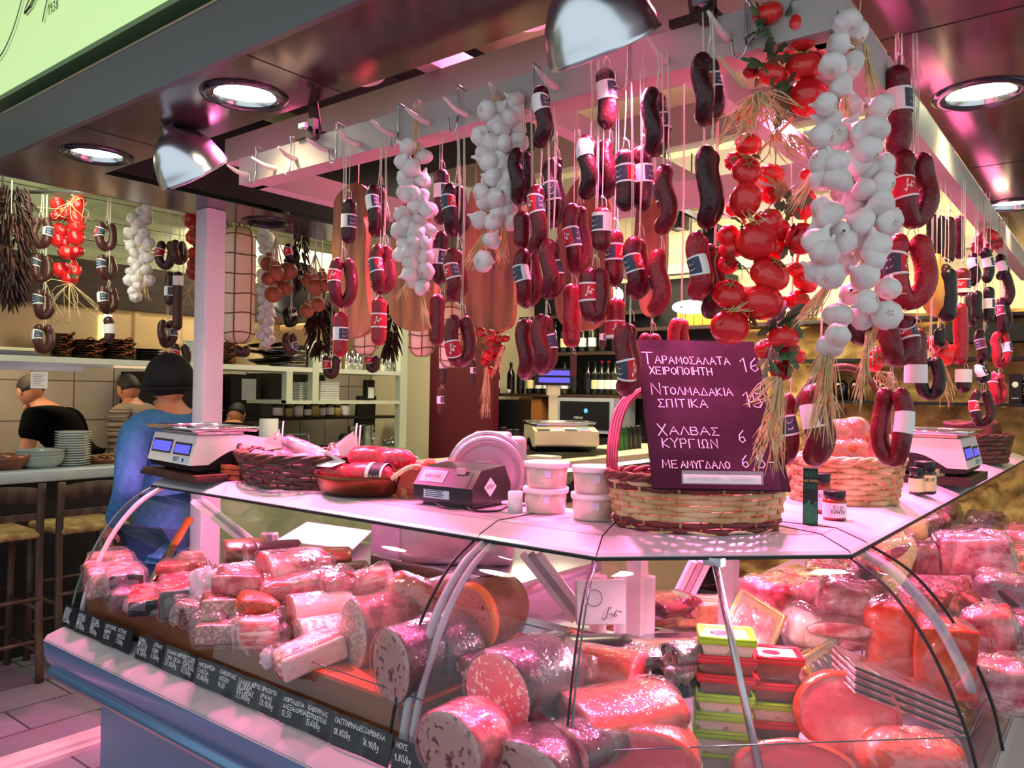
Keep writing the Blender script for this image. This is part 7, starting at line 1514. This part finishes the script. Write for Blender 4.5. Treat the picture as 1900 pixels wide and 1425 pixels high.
# glowing strip imitating a lamp's reflection in the steel, and slip
b = MB(); b.rbox(-5.995, -5.985, 2.74, 2.80, 1.80, 2.14, .004, 2); tag(obj('hatch_reflection_glow', b, mat('hatch_reflection_glow', 'ffe8b8', .3, emit='ffe0a0', estr=5)), 'glowing upright strip imitating a lamp reflection in the steel back of the hatch', 'lamp')
p = PX(73, 690, -5.44); b = MB(); b.box(-.001, .001, -.05, .05, -.105, 0); t = thing('order_slip', 'white order slip hanging under the shelf in front of the bending man', 'paper', p); obj('slip', b, M_PAPER, t)
b = MB(); [b.box(.0012, .0018, -.038, .03-.01*(k % 3), -.02-.011*k, -.017-.011*k) for k in range(7)]; obj('print', b, mat('grey_ink', '8a7a8a', .6), t)
# on the bar
BARZ = 1.10
def onbar(px, py, x=-5.3): return Vector((x, PX(px, py, x).y, BARZ))
M_CLAY = mat('glazed_clay', '8a4a2c', .3, col2='6a3420', nscale=8, coat=.3)
lathe_thing('clay_pot', 'brown glazed clay pot on the bar at the left edge', 'pot', onbar(10, 850), [(.0001, 0), (.09, 0), (.13, .05), (.14, .09), (.13, .09), (.12, .05), (.08, .01), (.0001, .01)], M_CLAY)
for k in range(3): lathe_thing('grey_bowl', 'grey green bowl on the bar, %s of three nested' % ('lowest', 'middle', 'uppermost')[k], 'bowl', onbar(75, 855)+Vector((0, 0, .018*k)), [(.0001, 0), (.09, 0), (.12, .03), (.135, .07), (.14, .075), (.13, .07), (.115, .03), (.085, .006), (.0001, .006)], mat('grey_glaze', 'a8b2a8', .25, coat=.4), 'nested bowls on the bar')
plates('white saucer on the bar left of the clay dish, %s of the tall stack', onbar(135, 852), 14, .105, M_CER, .0155, 'saucer', 'white saucers on the bar')
plates('white bowl on the bar by the man in blue, %s of the short stack', onbar(232, 835, -5.4), 5, .07, M_CER, .016, 'bowl', 'white bowls on the bar')
t = thing('clay_dish', 'shallow clay dish of leftover food on the bar', 'dish', onbar(190, 850, -5.35)); b = MB(); b.lathe([(.0001, 0), (.10, 0), (.115, .035), (.118, .036), (.105, .01), (.0001, .008)], 28); obj('dish', b, M_CLAY, t)
b = MB(); r = random.Random(2)
for k in range(16): b.ell((r.uniform(-.07, .07), r.uniform(-.07, .07), .035+r.uniform(0, .02)), (.025, .016, .010), 8, 6)
o_ = obj('food', b, mat('brown_food', '6a4428', .6, col2='c09a6a', nscale=30), t); o_['kind'] = 'stuff'
# dark oven niche and shelf
b = MB(); b.box(-6.98, -6.6, 3.35, 4.1, .9, 1.74); tag(obj('oven', b, M_BLACKM), 'black oven block behind the man in blue', 'oven')
b = MB(); b.box(-6.6, -6.55, 3.3, 4.1, 1.40, 1.415); tag(obj('oven_rail', b, M_STEEL), 'thin steel rail across the black oven', 'rail')
t = thing('steam_machine', 'grey kitchen machine with small blue display above the bending cook', 'machine', (-6.7, 4.32, 1.3)); b = MB(); b.box(-.15, .15, -.16, .16, .0, .44); b.box(.15, .16, -.05, .1, .2, .4, 1); obj('housing', b, [M_BLACK, M_GREY], t); b = MB(); b.box(.16, .165, -.13, -.06, .06, .09); obj('display', b, mat('blue_display', '3a78d0', .3, emit='4a90ff', estr=1.5), t)
b = MB(); b.box(-6.9, -6.5, 4.55, 5.2, 1.52, 1.76); b.box(-6.9, -6.45, 4.5, 5.25, 1.50, 1.52); tag(obj('black_machine', b, M_BLACKM), 'black machine on the high shelf of the right kitchen', 'machine')
# lower shelf: square plates, knife block, jars, apron
for k, (px, n, r_) in enumerate(((560, 10, .10), (598, 11, .105))): plates(('square white plate behind the divider, %s of the left pile', 'square white plate on the lower shelf, %s of the right pile')[k], (-5.62, PX(px, 740, -5.62).y, 1.515), n, r_, M_CER, .0155, 'square_plate', 'square plates on the lower shelf', True)
b = MB(); b.rbox(-.03, .03, -.05, .05, 0, .19, .008, 2); b.box(.031, .033, -.035, .035, .02, .12, 1); tag(obj('sugar_tin', b, [M_BLACK, M_CER], loc=(-5.6, PX(684, 740, -5.6).y, 1.515)), 'black and white tin on the lower shelf', 'tin')
b = MB(); b.box(-6.75, -6.45, 4.15, 6.15, 1.305, 1.335); tag(obj('jar_shelf', b, M_BLACK), 'black wall shelf holding a row of jars', 'shelf')
for k, px in enumerate((515, 535, 553, 570, 583, 597, 611, 625, 640)):
    y = PX(px, 770, -6.55).y; jar('preserve jar on the black wall shelf, %s from the left' % ORD[k], (-6.55, y, 1.335), .048-.008*(k % 2), .15-.03*(k % 2), mat('jar_mix%d' % (k % 3), ('4a3a2c', 'b09a5a', 'c4b8a4')[k % 3], .2, coat=.5), M_BLACK, M_PLAB if k % 3 != 1 else None, PI/2, group='jars on the black wall shelf', cat_='jar')
b = MB(); rows = [[(-6.5+.03*math.sin(a*3+z*5), y0+.0, z) for a, y0 in ((0, 5.62), (.5, 5.72), (1, 5.82), (1.5, 5.92))] for z in (1.55, 1.4, 1.25, 1.15)]; b.sheet(rows); b.sheet([[(p[0]-.03, p[1], p[2]) for p in r_] for r_ in rows]); tag(obj('black_apron', b, M_BLACKM), 'black apron hanging on the wall right of the jar shelf', 'apron')
WT = 1.075
def onwt(px, x=-5.7): return Vector((x, PX(px, 830, x).y, WT))
for k, px in enumerate((657, 681)):
    t = thing('steel_jug', 'tall fluted steel jug on the green worktop, %s one' % ('left', 'right')[k], 'jug', onwt(px), group='steel jugs on the worktop'); b = MB(); b.lathe([(.0001, 0), (.052, 0), (.055, .01), (.055, .19), (.058, .205), (.053, .2), (.05, .012), (.0001, .01)], 36, fn=lambda q, z, a: q*(1+.03*math.sin(12*a))); obj('jug', b, M_CHROME, t)
    if k: b = MB(); b.tube(cat([(.0, .055, .18), (0, .095, .16), (0, .09, .08), (0, .055, .05)], 5), .006, 7); obj('handle', b, M_CHROME, t)
lathe_thing('black_canister', 'dark canister left of the fluted jugs', 'canister', onwt(637), [(.0001, 0), (.045, 0), (.045, .10), (.03, .13), (.0001, .135)], M_BLACK)
t = thing('small_pan', 'small steel pan with a pestle on the worktop end', 'pan', onwt(724)); b = MB(); b.lathe([(.0001, 0), (.07, 0), (.075, .05), (.07, .05), (.066, .006), (.0001, .006)], 28); obj('pan', b, M_CHROME, t); b = MB(); b.tube([(0, -.02, .04), (0, .05, .10)], [.012, .009], 8); obj('pestle', b, M_STEEL, t)
b = MB(); b.lathe([(.0001, 0), (.075, 0), (.075, .29), (.02, .29), (.02, .27), (.0001, .27)], 24); tag(obj('kitchen_roll', b, M_PAPER, loc=onwt(498, -5.5)), 'white kitchen roll standing right of the left scale', 'roll')
t = thing('black_tray', 'round black tray on the green worktop', 'tray', onwt(562, -5.55)); b = MB(); b.lathe([(.0001, .03), (.2, .03), (.21, .05), (.2, .045), (.0001, .035)], 36); b.lathe([(.0001, 0), (.1, 0), (.08, .03)], 20); obj('tray', b, M_BLACK, t)
b = MB(); b.tube(cat([(0, .14, .0), (0, .14, .10), (0, .12, .13), (0, -.1, .135), (0, -.3, .135)], 5), .011, 8); tag(obj('tap', b, M_CHROME, loc=onwt(548, -5.85)), 'steel tap over the sink of the right kitchen', 'tap')

# ================================================================== people
M_SKIN = mat('skin', 'c98a66', .5, sss=.1, col2='b87656', nscale=10, lo=.3, hi=.8); M_HAIR = mat('dark_hair', '17100d', .55, bump=.5, bscale=140)
def skin_body(name, nodes, edges, m, parent, sub=2):
    ks = list(nodes); me = bpy.data.meshes.new(name); me.from_pydata([nodes[k][0] for k in ks], [(ks.index(a), ks.index(c)) for a, c in edges], [])
    o = bpy.data.objects.new(name, me); COL.objects.link(o)
    md = o.modifiers.new('skin', 'SKIN'); md.use_smooth_shade = True
    for i, k in enumerate(ks):
        r = nodes[k][1]; me.skin_vertices[0].data[i].radius = r if isinstance(r, tuple) else (r, r); me.skin_vertices[0].data[i].use_root = (i == 0)
    o.modifiers.new('sub', 'SUBSURF').levels = sub; o.modifiers['sub'].render_levels = sub
    dg = bpy.context.evaluated_depsgraph_get(); dg.update(); m2 = bpy.data.meshes.new_from_object(o.evaluated_get(dg)); bpy.data.objects.remove(o)
    m2.materials.clear(); m2.materials.append(m); o2 = bpy.data.objects.new(name, m2); COL.objects.link(o2); o2.parent = parent; return o2
def arr(d): return {k: (Vector(v[0]), v[1]) for k, v in d.items()}
def head_mesh(b, c, R3_, s=1, mi=0):
    "head centred at c; local -y is the face"
    def f(d, a, th):
        q = 1.0
        if d.y < 0: q *= 1-.08*max(0, -d.z)*abs(d.x)
        if d.z < -.2: q *= 1-.16*(-d.z-.2)
        return q
    T = Matrix.Translation(c) @ R3_.to_4x4() @ Matrix.Diagonal((s, s, s, 1))
    b.ell((0, 0, 0), (.076, .096, .115), 24, 18, mi, T, f)
    b.ell((0, -.098, -.012), (.013, .018, .022), 10, 8, mi, T); b.ell((0, -.092, .012), (.008, .012, .025), 8, 6, mi, T)
    b.ell((0, -.082, -.055), (.026, .012, .007), 12, 6, mi, T); b.ell((0, -.080, -.09), (.03, .02, .02), 10, 8, mi, T)
    for sx in (-1, 1):
        b.ell((sx*.076, .012, -.004), (.010, .020, .032), 10, 8, mi, T); b.ell((sx*.030, -.084, .012), (.012, .008, .008), 8, 6, mi, T)
def hair_mesh(c, R3_, s=1, low=-.02, bulk=1.06):
    b = MB(); T = Matrix.Translation(c) @ R3_.to_4x4() @ Matrix.Diagonal((s, s, s, 1))
    def f(d, a, th):
        lim = low+(.055 if d.y < -.2 else 0)+(.09 if d.y < -.6 else 0); return 1 if d.z*.115 > lim else .84
    b.ell((0, .006, .006), (.076*bulk+.003, .096*bulk, .115*bulk), 28, 22, 0, T, f); return b
def hand_nodes(pre, w, dirv, side, nodes, edges, frm):
    "palm plus five fingers of unequal length, slightly curled"
    d = Vector(dirv).normalized(); sd = Vector(side).normalized(); nn = d.cross(sd).normalized(); p = Vector(w)
    nodes[pre+'palm'] = (p+d*.055, (.032, .016)); edges.append((frm, pre+'palm'))
    for k, (o, L) in enumerate(((-.027, .062), (-.009, .074), (.009, .070), (.026, .054))):
        a = p+d*.095+sd*o; nodes[pre+'f%da' % k] = (a, .0095); nodes[pre+'f%db' % k] = (a+d*L*.5+nn*.010, .0085); nodes[pre+'f%dc' % k] = (a+d*L+nn*.03, .0065)
        edges += [(pre+'palm', pre+'f%da' % k), (pre+'f%da' % k, pre+'f%db' % k), (pre+'f%db' % k, pre+'f%dc' % k)]
    a = p+d*.035-sd*.042; nodes[pre+'ta'] = (a, .0105); nodes[pre+'tb'] = (a+d*.035-sd*.015+nn*.008, .009); edges += [(pre+'palm', pre+'ta'), (pre+'ta', pre+'tb')]
def person(label, loc, rz, J, head, headrot, shirt, shirt_sl, trousers=None, hair=True, hat=None, hands=True, extra=None, nm='person'):
    "J: joint positions in metres; x right, -y is where the person faces"
    t = thing(nm, label, 'person', loc, rz, group=None); R3_ = headrot.to_matrix() if hasattr(headrot, 'to_matrix') else headrot
    N = {}; E = []
    def ad(k, r): N[k] = (Vector(J[k]), r)
    ad('pelvis', (.155, .115)); ad('waist', (.14, .10)); ad('chest', (.165, .115)); ad('neckb', (.085, .075)); N['neck'] = (Vector(J['neckb']).lerp(Vector(head), .45), .052); N['skull'] = (Vector(head)+Vector((0, 0, -.03)), .06)
    E += [('pelvis', 'waist'), ('waist', 'chest'), ('chest', 'neckb'), ('neckb', 'neck'), ('neck', 'skull')]
    for s in 'lr':
        ad('sh'+s, .062); ad('el'+s, .043); ad('wr'+s, .027); E += [('neckb', 'sh'+s), ('sh'+s, 'el'+s), ('el'+s, 'wr'+s)]
        ad('hp'+s, .095); ad('kn'+s, .06); ad('an'+s, .04); N['to'+s] = (Vector(J['an'+s])+Vector((0, -.15, -.03)), .035); E += [('pelvis', 'hp'+s), ('hp'+s, 'kn'+s), ('kn'+s, 'an'+s), ('an'+s, 'to'+s)]
        w = Vector(J['wr'+s]); d = (w-Vector(J['el'+s])).normalized(); sd = Vector((0, -1, 0)) if abs(d.y) < .8 else Vector((1 if s == 'l' else -1, 0, 0))
        sd = (sd-d*sd.dot(d)); hand_nodes('h'+s, w, d, sd*(1 if s == 'l' else -1), N, E, 'wr'+s)
    body = skin_body('body', N, E, M_SKIN, t)
    b = MB(); head_mesh(b, Vector(head), R3_); bm = b.mesh('head', M_SKIN)
    # head joined into the body mesh so the figure stays one surface
    import bmesh
    B = bmesh.new(); B.from_mesh(body.data); B.from_mesh(bm); B.to_mesh(body.data); B.free()
    for p_ in body.data.polygons: p_.use_smooth = True
    if hair: obj('hair', hair_mesh(Vector(head), R3_), M_HAIR, t)
    # shirt
    g = 1.0; S = {}; SE = []
    for k, r in (('pelvis', (.178, .138)), ('waist', (.165, .128)), ('chest', (.19, .14)), ('neckb', (.115, .10) if shirt_sl == 'short' else (.105, .092))): S[k] = (Vector(J[k]), r)
    S['hem'] = (Vector(J['pelvis'])+Vector((0, 0, -.13)), (.185, .145)); SE += [('pelvis', 'waist'), ('waist', 'chest'), ('chest', 'neckb'), ('hem', 'pelvis')]
    for s in 'lr':
        S['sh'+s] = (Vector(J['sh'+s]), .096 if shirt_sl == 'short' else .082); SE.append(('neckb', 'sh'+s)); e = Vector(J['el'+s]); a = Vector(J['sh'+s])
        if shirt_sl == 'long': S['el'+s] = (e, .062); S['cu'+s] = (e.lerp(Vector(J['wr'+s]), .92), .045); SE += [('sh'+s, 'el'+s), ('el'+s, 'cu'+s)]
        else: S['el'+s] = (a.lerp(e, .62), .08); SE.append(('sh'+s, 'el'+s))
    skin_body('shirt', S, SE, shirt, t)
    if trousers:
        K = {'pelvis': (Vector(J['pelvis']), (.168, .13))}; KE = []
        for s in 'lr': K['hp'+s] = (Vector(J['hp'+s]), .115); K['kn'+s] = (Vector(J['kn'+s]), .08); K['an'+s] = (Vector(J['an'+s])+Vector((0, 0, .03)), .068); KE += [('pelvis', 'hp'+s), ('hp'+s, 'kn'+s), ('kn'+s, 'an'+s)]
        skin_body('trousers', K, KE, trousers, t)
    if hat:
        b = MB(); T = Matrix.Translation(Vector(head)) @ R3_.to_4x4(); b.ell((0, .004, .03), (.108, .125, .125), 26, 18, 0, T, lambda d, a, th: 1 if d.z > -.45 else .9); b.lathe([(.112, -.02), (.118, -.025), (.112, -.035), (.1, -.03)], 26, T=T @ Matrix.Diagonal((1, 1.15, 1, 1))); obj('cap', b, hat, t)
    return t
def Jn(o=None, H=1.75, lean=0, **k):
    s = H/1.75; J = dict(pelvis=(0, 0, .95), waist=(0, 0, 1.10), chest=(0, 0, 1.30), neckb=(0, .01, 1.46), shl=(.19, .01, 1.42), shr=(-.19, .01, 1.42), ell=(.25, .03, 1.13), elr=(-.25, .03, 1.13), wrl=(.25, -.08, .90), wrr=(-.25, -.08, .90),
        hpl=(.09, 0, .88), hpr=(-.09, 0, .88), knl=(.10, -.01, .48), knr=(-.10, -.01, .48), anl=(.10, .03, .08), anr=(-.10, .03, .08))
    J = {a: tuple(c*s for c in v) for a, v in J.items()}; J.update(k); return J
from mathutils import Euler
M_BLK = mat('black_cotton', '060607', .85, spec=.08, bump=.2, bscale=40); M_BLUE = mat('blue_denim_shirt', '3b78ae', .8, col2='326a9c', nscale=30, bump=.3, bscale=18); M_JEAN = mat('dark_jeans', '1e3a68', .8); M_DKT = mat('dark_trousers', '16161a', .8)
M_STRIPE = mat('striped_knit', '8a7a68', .8, col2='3a3430', nscale=26, ntype='wave', lo=.35, hi=.6, stretch=(.01, .01, 1)); M_CAP = mat('black_cap', '0a090b', .8)
# man in blue at the post, seen from behind (faces the bar, -x)
p = P(318, 760, 3.86)
person('man in a blue denim shirt and black cap seen from behind at the bar', (p.x, p.y, 0), -PI/2+.25, Jn(H=1.74, neckb=(0, .0, 1.45), shl=(.22, .01, 1.40), shr=(-.22, .01, 1.40), ell=(.33, .10, 1.14), elr=(-.30, .10, 1.14), wrl=(.24, -.10, .95), wrr=(-.22, -.12, .95)), (.0, -.02, 1.62), Euler((.05, 0, -.15)), M_BLUE, 'long', M_JEAN, hat=M_CAP)
# cook in black T-shirt bending left
p = PX(115, 880, -6.1)
person('cook in a black T-shirt bending over behind the bar at the left', (-5.98, p.y+.11, 0), -PI/2+.55, Jn(H=1.75, waist=(.01, -.05, 1.08), chest=(.02, -.17, 1.26), neckb=(.03, -.29, 1.40), shl=(.21, -.24, 1.39), shr=(-.16, -.22, 1.36), ell=(.28, -.26, 1.10), elr=(-.24, -.18, 1.08), wrl=(.18, -.42, .98), wrr=(-.15, -.38, .98)), (.05, -.41, 1.56), Euler((.45, 0, -.4)), M_BLK, 'short', M_DKT)
p = PX(243, 770, -6.25)
person('cook in a striped sweater with dark hair behind the bar', (-6.2, p.y+.04, 0), -PI/2+.35, Jn(H=1.78, chest=(0, -.03, 1.30), neckb=(0, -.06, 1.43), shl=(.19, -.04, 1.38), shr=(-.19, -.04, 1.38)), (0, -.11, 1.585), Euler((.35, 0, -.25)), M_STRIPE, 'long', M_DKT)
p = PX(432, 800, -6.15)
person('dark haired cook in black bending down right of the white post', (-6.15, p.y-.12, 0), -PI/2-.9, Jn(H=1.7, pelvis=(0, 0, .80), waist=(0, -.08, .95), chest=(.0, -.22, 1.12), neckb=(0, -.34, 1.24), shl=(.19, -.28, 1.22), shr=(-.19, -.28, 1.22), ell=(.26, -.32, .96), elr=(-.26, -.32, .96), wrl=(.2, -.48, .88), wrr=(-.2, -.48, .88), hpl=(.09, 0, .74), hpr=(-.09, 0, .74), knl=(.10, -.10, .42), knr=(-.10, -.10, .42)), (.02, -.46, 1.36), Euler((.7, 0, 0)), M_BLK, 'long', M_DKT)
# ================================================================== rear of the shop
t = thing('rear_display_case', 'second glass deli case with cream top behind the white tubs', 'display counter', (0, 0, 0))
b = MB(); b.box(-3.30, -2.62, 3.2, 5.9, 1.16, 1.20); obj('counter_top', b, M_CREAM, t)
b = MB(); b.box(-3.30, -2.62, 3.2, 5.7, 0, .78); obj('body', b, M_CREAM, t)
b = MB(); b.sheet([[(-2.63, 3.2, 1.16), (-2.63, 5.2, 1.16)], [(-2.52, 3.2, 1.0), (-2.52, 5.2, 1.0)], [(-2.45, 3.2, .8), (-2.45, 5.2, .8)]]); obj('front_glass', b, M_GLASS, t)
b = MB(); b.tube([(-2.62, 3.22, 1.16), (-2.46, 3.22, .8)], .014, 4, smooth=False); b.tube([(-2.62, 4.3, 1.16), (-2.46, 4.3, .8)], .014, 4, smooth=False); obj('glass_frame', b, M_STEEL, t)
b = MB(); b.cyl((-2.68, 3.25, 1.14), (-2.68, 5.15, 1.14), .012, 8); obj('light_tube', b, mat('white_tube', 'fff0ff', .3, emit='fff0f8', estr=4), t)
for k in range(7):
    tag((lambda o: o)(obj('cheese_wheel', MB().lathe([(.0001, 0), (.09, 0), (.095, .02), (.095, .08), (.085, .1), (.0001, .1)], 24), M_PROV if k % 2 else F_FAT, loc=(-2.85+.12*(k % 2), 3.4+.24*k, .78+.0))), 'pale cheese wheel inside the rear case, %s from its near end' % ORD[k], 'cheese', 'cheeses in the rear case')
RZ2 = 1.20
def onr(px, py): return PZ(px, py, RZ2)
q = onr(1072, 842); scale_machine('cream scale with coloured keypad and display pole on the rear case', (-3.0, q.y-.1, RZ2+.03), 3.95, .42, .46, .16, 1, col=M_CREAM)
b = MB(); b.box(-3.25, -2.75, q.y-.45, q.y+.2, RZ2, RZ2+.03); tag(obj('scale_board', b, M_BLACK), 'dark board lying under the cream keypad scale', 'board')
b = MB()
for k in range(4): b.rbox(-.09+.003*k, .09, -.06, .06, .008*k, .008*k+.007, .002, 1)
tag(obj('paper_pad', b, M_PAPER, loc=(-2.76, q.y-.62, RZ2)), 'stack of white paper pads in front of the keypad scale', 'paper')
M_SAUCE = mat('orange_sauce', 'b8481c', .2, coat=.5)
for k, (px, py, h) in enumerate(((990, 837, 34), (1000, 836, 34), (1011, 835, 35), (1021, 834, 35), (965, 840, 30))):
    p = onr(px, py); s = dep(p)/FPX; jar('jar of orange sauce on the rear case, %s' % ('first of four in a row', 'second of four in a row', 'third of four in a row', 'fourth of four in a row', 'single one left of the row')[k], p, 7.5*s, h*s, M_SAUCE, M_BLACK, M_PLAB, YAW, group='jars of orange sauce')
p = onr(977, 842); s = dep(p)/FPX; jar('small pale labelled jar between the orange sauces and black packets', p, 7*s, 24*s, M_SAUCE, M_BLACK, M_CER, YAW)
for k, (px, py) in enumerate(((933, 842), (945, 846), (957, 846))):
    p = onr(px, py); s = dep(p)/FPX; t = thing('spice_packet', 'tall black spice packet with orange mark beside the slicer, %s of three' % ORD[k], 'packet', p, YAW, group='black spice packets'); w, h = 12*s, 50*s
    b = MB(); b.rbox(-w/2, w/2, -w*.3, w*.3, 0, h, .006, 2, wob=.003); obj('packet', b, M_BLACK, t); b = MB(); b.ell((0, -w*.32, h*.62), (w*.3, .003, h*.13), 12, 8); b.box(-w*.35, w*.35, -w*.33, -w*.31, h*.15, h*.3); obj('mark', b, M_SAUCE, t)
for k, px in enumerate((1150, 1158, 1166, 1175, 1184)):
    p = onr(px, 836-k); s = dep(p)/FPX; t = thing('green_can', 'dark green and black can right of the keypad scale, %s from the left' % ORD[k], 'can', p, YAW, group='cans right of the keypad scale'); b = MB(); b.lathe([(.0001, 0), (6*s, 0), (6*s, 40*s), (5*s, 43*s), (.0001, 43*s)], 16, mis=[0, 0 if k else 1, 1, 1] if k else [0, 0, 1, 1]); obj('can', b, [mat('can_green', '1c5a34', .3, .3) if k < 2 else M_BLACK, M_BLACK], t)
# wine wall
def bottle_mesh(m, lab):
    b = MB(); b.lathe([(.0001, 0), (.036, 0), (.038, .01), (.038, .18), (.034, .20), (.016, .235), (.0145, .24), (.0145, .285), (.016, .287), (.016, .30), (.0001, .302)], 18, mis=[0]*6+[0, 2, 2, 2]); b.lathe([(.0386, .05), (.0386, .13)], 18, mi=1); return b.mesh('bottle', [m, lab, M_RED if lab == M_CER else M_BLACK])
BM = [bottle_mesh(mat('dark_bottle', '0c120c', .08, coat=.6), M_CER), bottle_mesh(mat('dark_bottle'), M_YLAB), bottle_mesh(mat('black_bottle', '08080a', .1, coat=.6), M_BLACK), bottle_mesh(mat('olive_bottle', '2a3014', .1, coat=.6), M_PLAB)]
for nm, z, x0, x1 in (('lower', 1.60, -5.2, -3.2), ('upper', 1.98, -4.55, -3.2), ('top', 2.32, -4.55, -3.2)):
    b = MB(); b.box(x0, x1, 5.92, 6.155, z-.03, z); tag(obj('wine_shelf', b, M_WOODD), 'dark wooden wine shelf, %s of three on the back wall' % nm, 'shelf', 'wine shelves')
k = 0
for z, xs, row in ((1.60, [905, 921, 948, 966, 984, 1000, 1014, 1048, 1066, 1092, 1105, 1117, 1129, 1142, 1160], 'lower'), (1.98, [1030, 1046, 1062, 1080, 1098, 1118, 1140], 'upper')):
    for i, px in enumerate(xs):
        p = PY(px, 700, 6.02); o_ = bpy.data.objects.new('wine_bottle', BM[(k*7+k//3) % 4]); COL.objects.link(o_); o_.location = (p.x, 6.02, z); o_.rotation_euler = (0, 0, k*.7); k += 1
        tag(o_, 'wine bottle on the %s dark shelf, %s from the left' % (row, (ORD+['thirteenth', 'fourteenth', 'fifteenth'])[i]), 'bottle', 'wine bottles on the %s shelf' % row)
p = PY(1098, 765, 5.85); t = thing('microwave_oven', 'grey framed oven with blue light behind the keypad scale', 'oven', (p.x, 5.85, 1.27)); b = MB(); b.box(-.29, .29, -.12, .25, 0, .30); obj('housing', b, M_GREY, t); b = MB(); b.box(-.25, .25, -.125, -.12, .03, .27); obj('door', b, M_BLACK, t); b = MB(); b.ell((.02, -.128, .19), (.02, .004, .02), 12, 8); obj('blue_lamp', b, mat('blue_display'), t); b = MB(); lab_on(b, 'FOURNOS', .018, (-.10, -.127, .12), (1, 0, 0), (0, 0, 1), .003); obj('lettering', b, M_CER, t)
p = PY(995, 760, 6.05); b = MB(); b.box(-.13, .13, -.1, .1, 0, .34); tag(obj('wooden_cabinet', b, mat('lit_wood', 'a0622e', .5), loc=(p.x, 6.05, 1.22)), 'orange-brown wooden cabinet side left of the grey oven', 'cabinet')
b = MB(); b.box(-5.2, -3.2, 5.75, 6.155, 0, 1.24); tag(obj('back_counter', b, M_BLACKM), 'black back counter below the wine shelves', 'counter')
p = PY(945, 760, 5.9); t = thing('coffee_grinder', 'black coffee machine with glossy glasses behind the slicer', 'machine', (p.x, 5.9, 1.24)); b = MB(); b.box(-.22, .22, -.15, .15, 0, .30); obj('housing', b, M_BLACK, t); b = MB(); b.lathe([(.02, .3), (.08, .36), (.09, .4)], 16); obj('hopper', b, M_GLASS, t)
# shelves on the stone wall, lamps, track
for k, z in enumerate((1.585, 1.885, 2.17)):
    b = MB(); b.box(-2.0, 1.2, 5.95, 6.2, z-.022, z); tag(obj('iron_shelf', b, M_BLACK), 'thin black iron shelf on the stone wall, %s one' % ('lowest', 'middle', 'highest')[k], 'shelf', 'iron shelves on the stone wall')
p = PY(1885, 740, 6.05); t = thing('black_box', 'black box with pale emblem on the lowest iron shelf', 'box', (p.x, 6.05, 1.585)); b = MB(); b.box(-.035, .035, -.04, .04, 0, .19); obj('box', b, M_BLACK, t); b = MB(); b.ell((0, -.041, .12), (.018, .001, .02), 12, 6); b.box(-.02, .02, -.0415, -.0405, .03, .035); obj('emblem', b, M_CER, t)
for k, px in enumerate((1535, 1560, 1590, 1900, 1640)):
    p = PY(px, 740, 6.08); lathe_thing('dark_jar', 'dark jar on the lowest iron shelf of the stone wall, %s' % ORD[k], 'jar', (p.x, 6.08, 1.585), [(.0001, 0), (.05, 0), (.05, .12), (.03, .15), (.0001, .15)], M_JDK, 'dark jars on the iron shelf')
for k, (px, py, r) in enumerate(((1140, 548, .07), (1280, 570, .13))):
    p = PY(px, py, 5.4); t = thing('hanging_lamp', ('small glaring globe lamp between the sausages', 'wide glowing lamp over the yellow boxes behind the sausages')[k], 'lamp', p); b = MB(); b.ell((0, 0, 0), (r, r, r*(1 if k == 0 else .38)), 20, 12); obj('globe', b, mat('lamp_globe', 'fff4e0', .4, emit='fff0d8', estr=9), t); b = MB(); b.cyl((0, 0, r*.4), (0, 0, 3.4-p.z), .006, 6); obj('flex', b, M_BLACK, t)
for k, px in enumerate((1284, 1300, 1316, 1268, 1332)):
    p = PY(px, 600, 6.0); b = MB(); b.rbox(-.035, .035, -.05, .05, 0, .16, .006, 2); tag(obj('yellow_tin', b, mat('yellow_tin', 'c8ac3a', .4), loc=(p.x, 6.0, 2.17)), 'yellow tin below the wide glowing lamp, %s' % ORD[k], 'tin', 'yellow tins below the lamp')
b = MB(); b.box(-3.6, -2.0, 5.9, 6.16, 2.14, 2.17); tag(obj('tin_shelf', b, M_WOODD), 'dark shelf carrying yellow tins on the back wall', 'shelf')
a, c = P(1232, 372, 5.2), P(1350, 432, 4.4); t = thing('track_light', 'black track rail with spot heads under the ceiling behind the sausages', 'lamp', a); b = MB(); b.tube([(0, 0, 0), c-a], .022, 4, smooth=False); obj('track', b, M_BLACK, t)
for f in (.25, .75): b = MB(); m = (c-a)*f; b.rbox(m.x-.05, m.x+.05, m.y-.07, m.y+.07, m.z-.14, m.z-.04, .01, 2); obj('spot_head', b, M_BLACK, t)
b = MB(); b.cyl((0, 0, 0), (0, 0, 3.45-a.z), .01, 6); obj('stem', b, M_BLACK, t)
b = MB(); b.box(-3.3, .8, 6.02, 6.12, 2.62, 2.70); b.box(-3.3, .8, 6.02, 6.12, 3.05, 3.12); tag(obj('wall_rail', b, M_BEAM), 'pale rails across the cream upper back wall', 'rail')
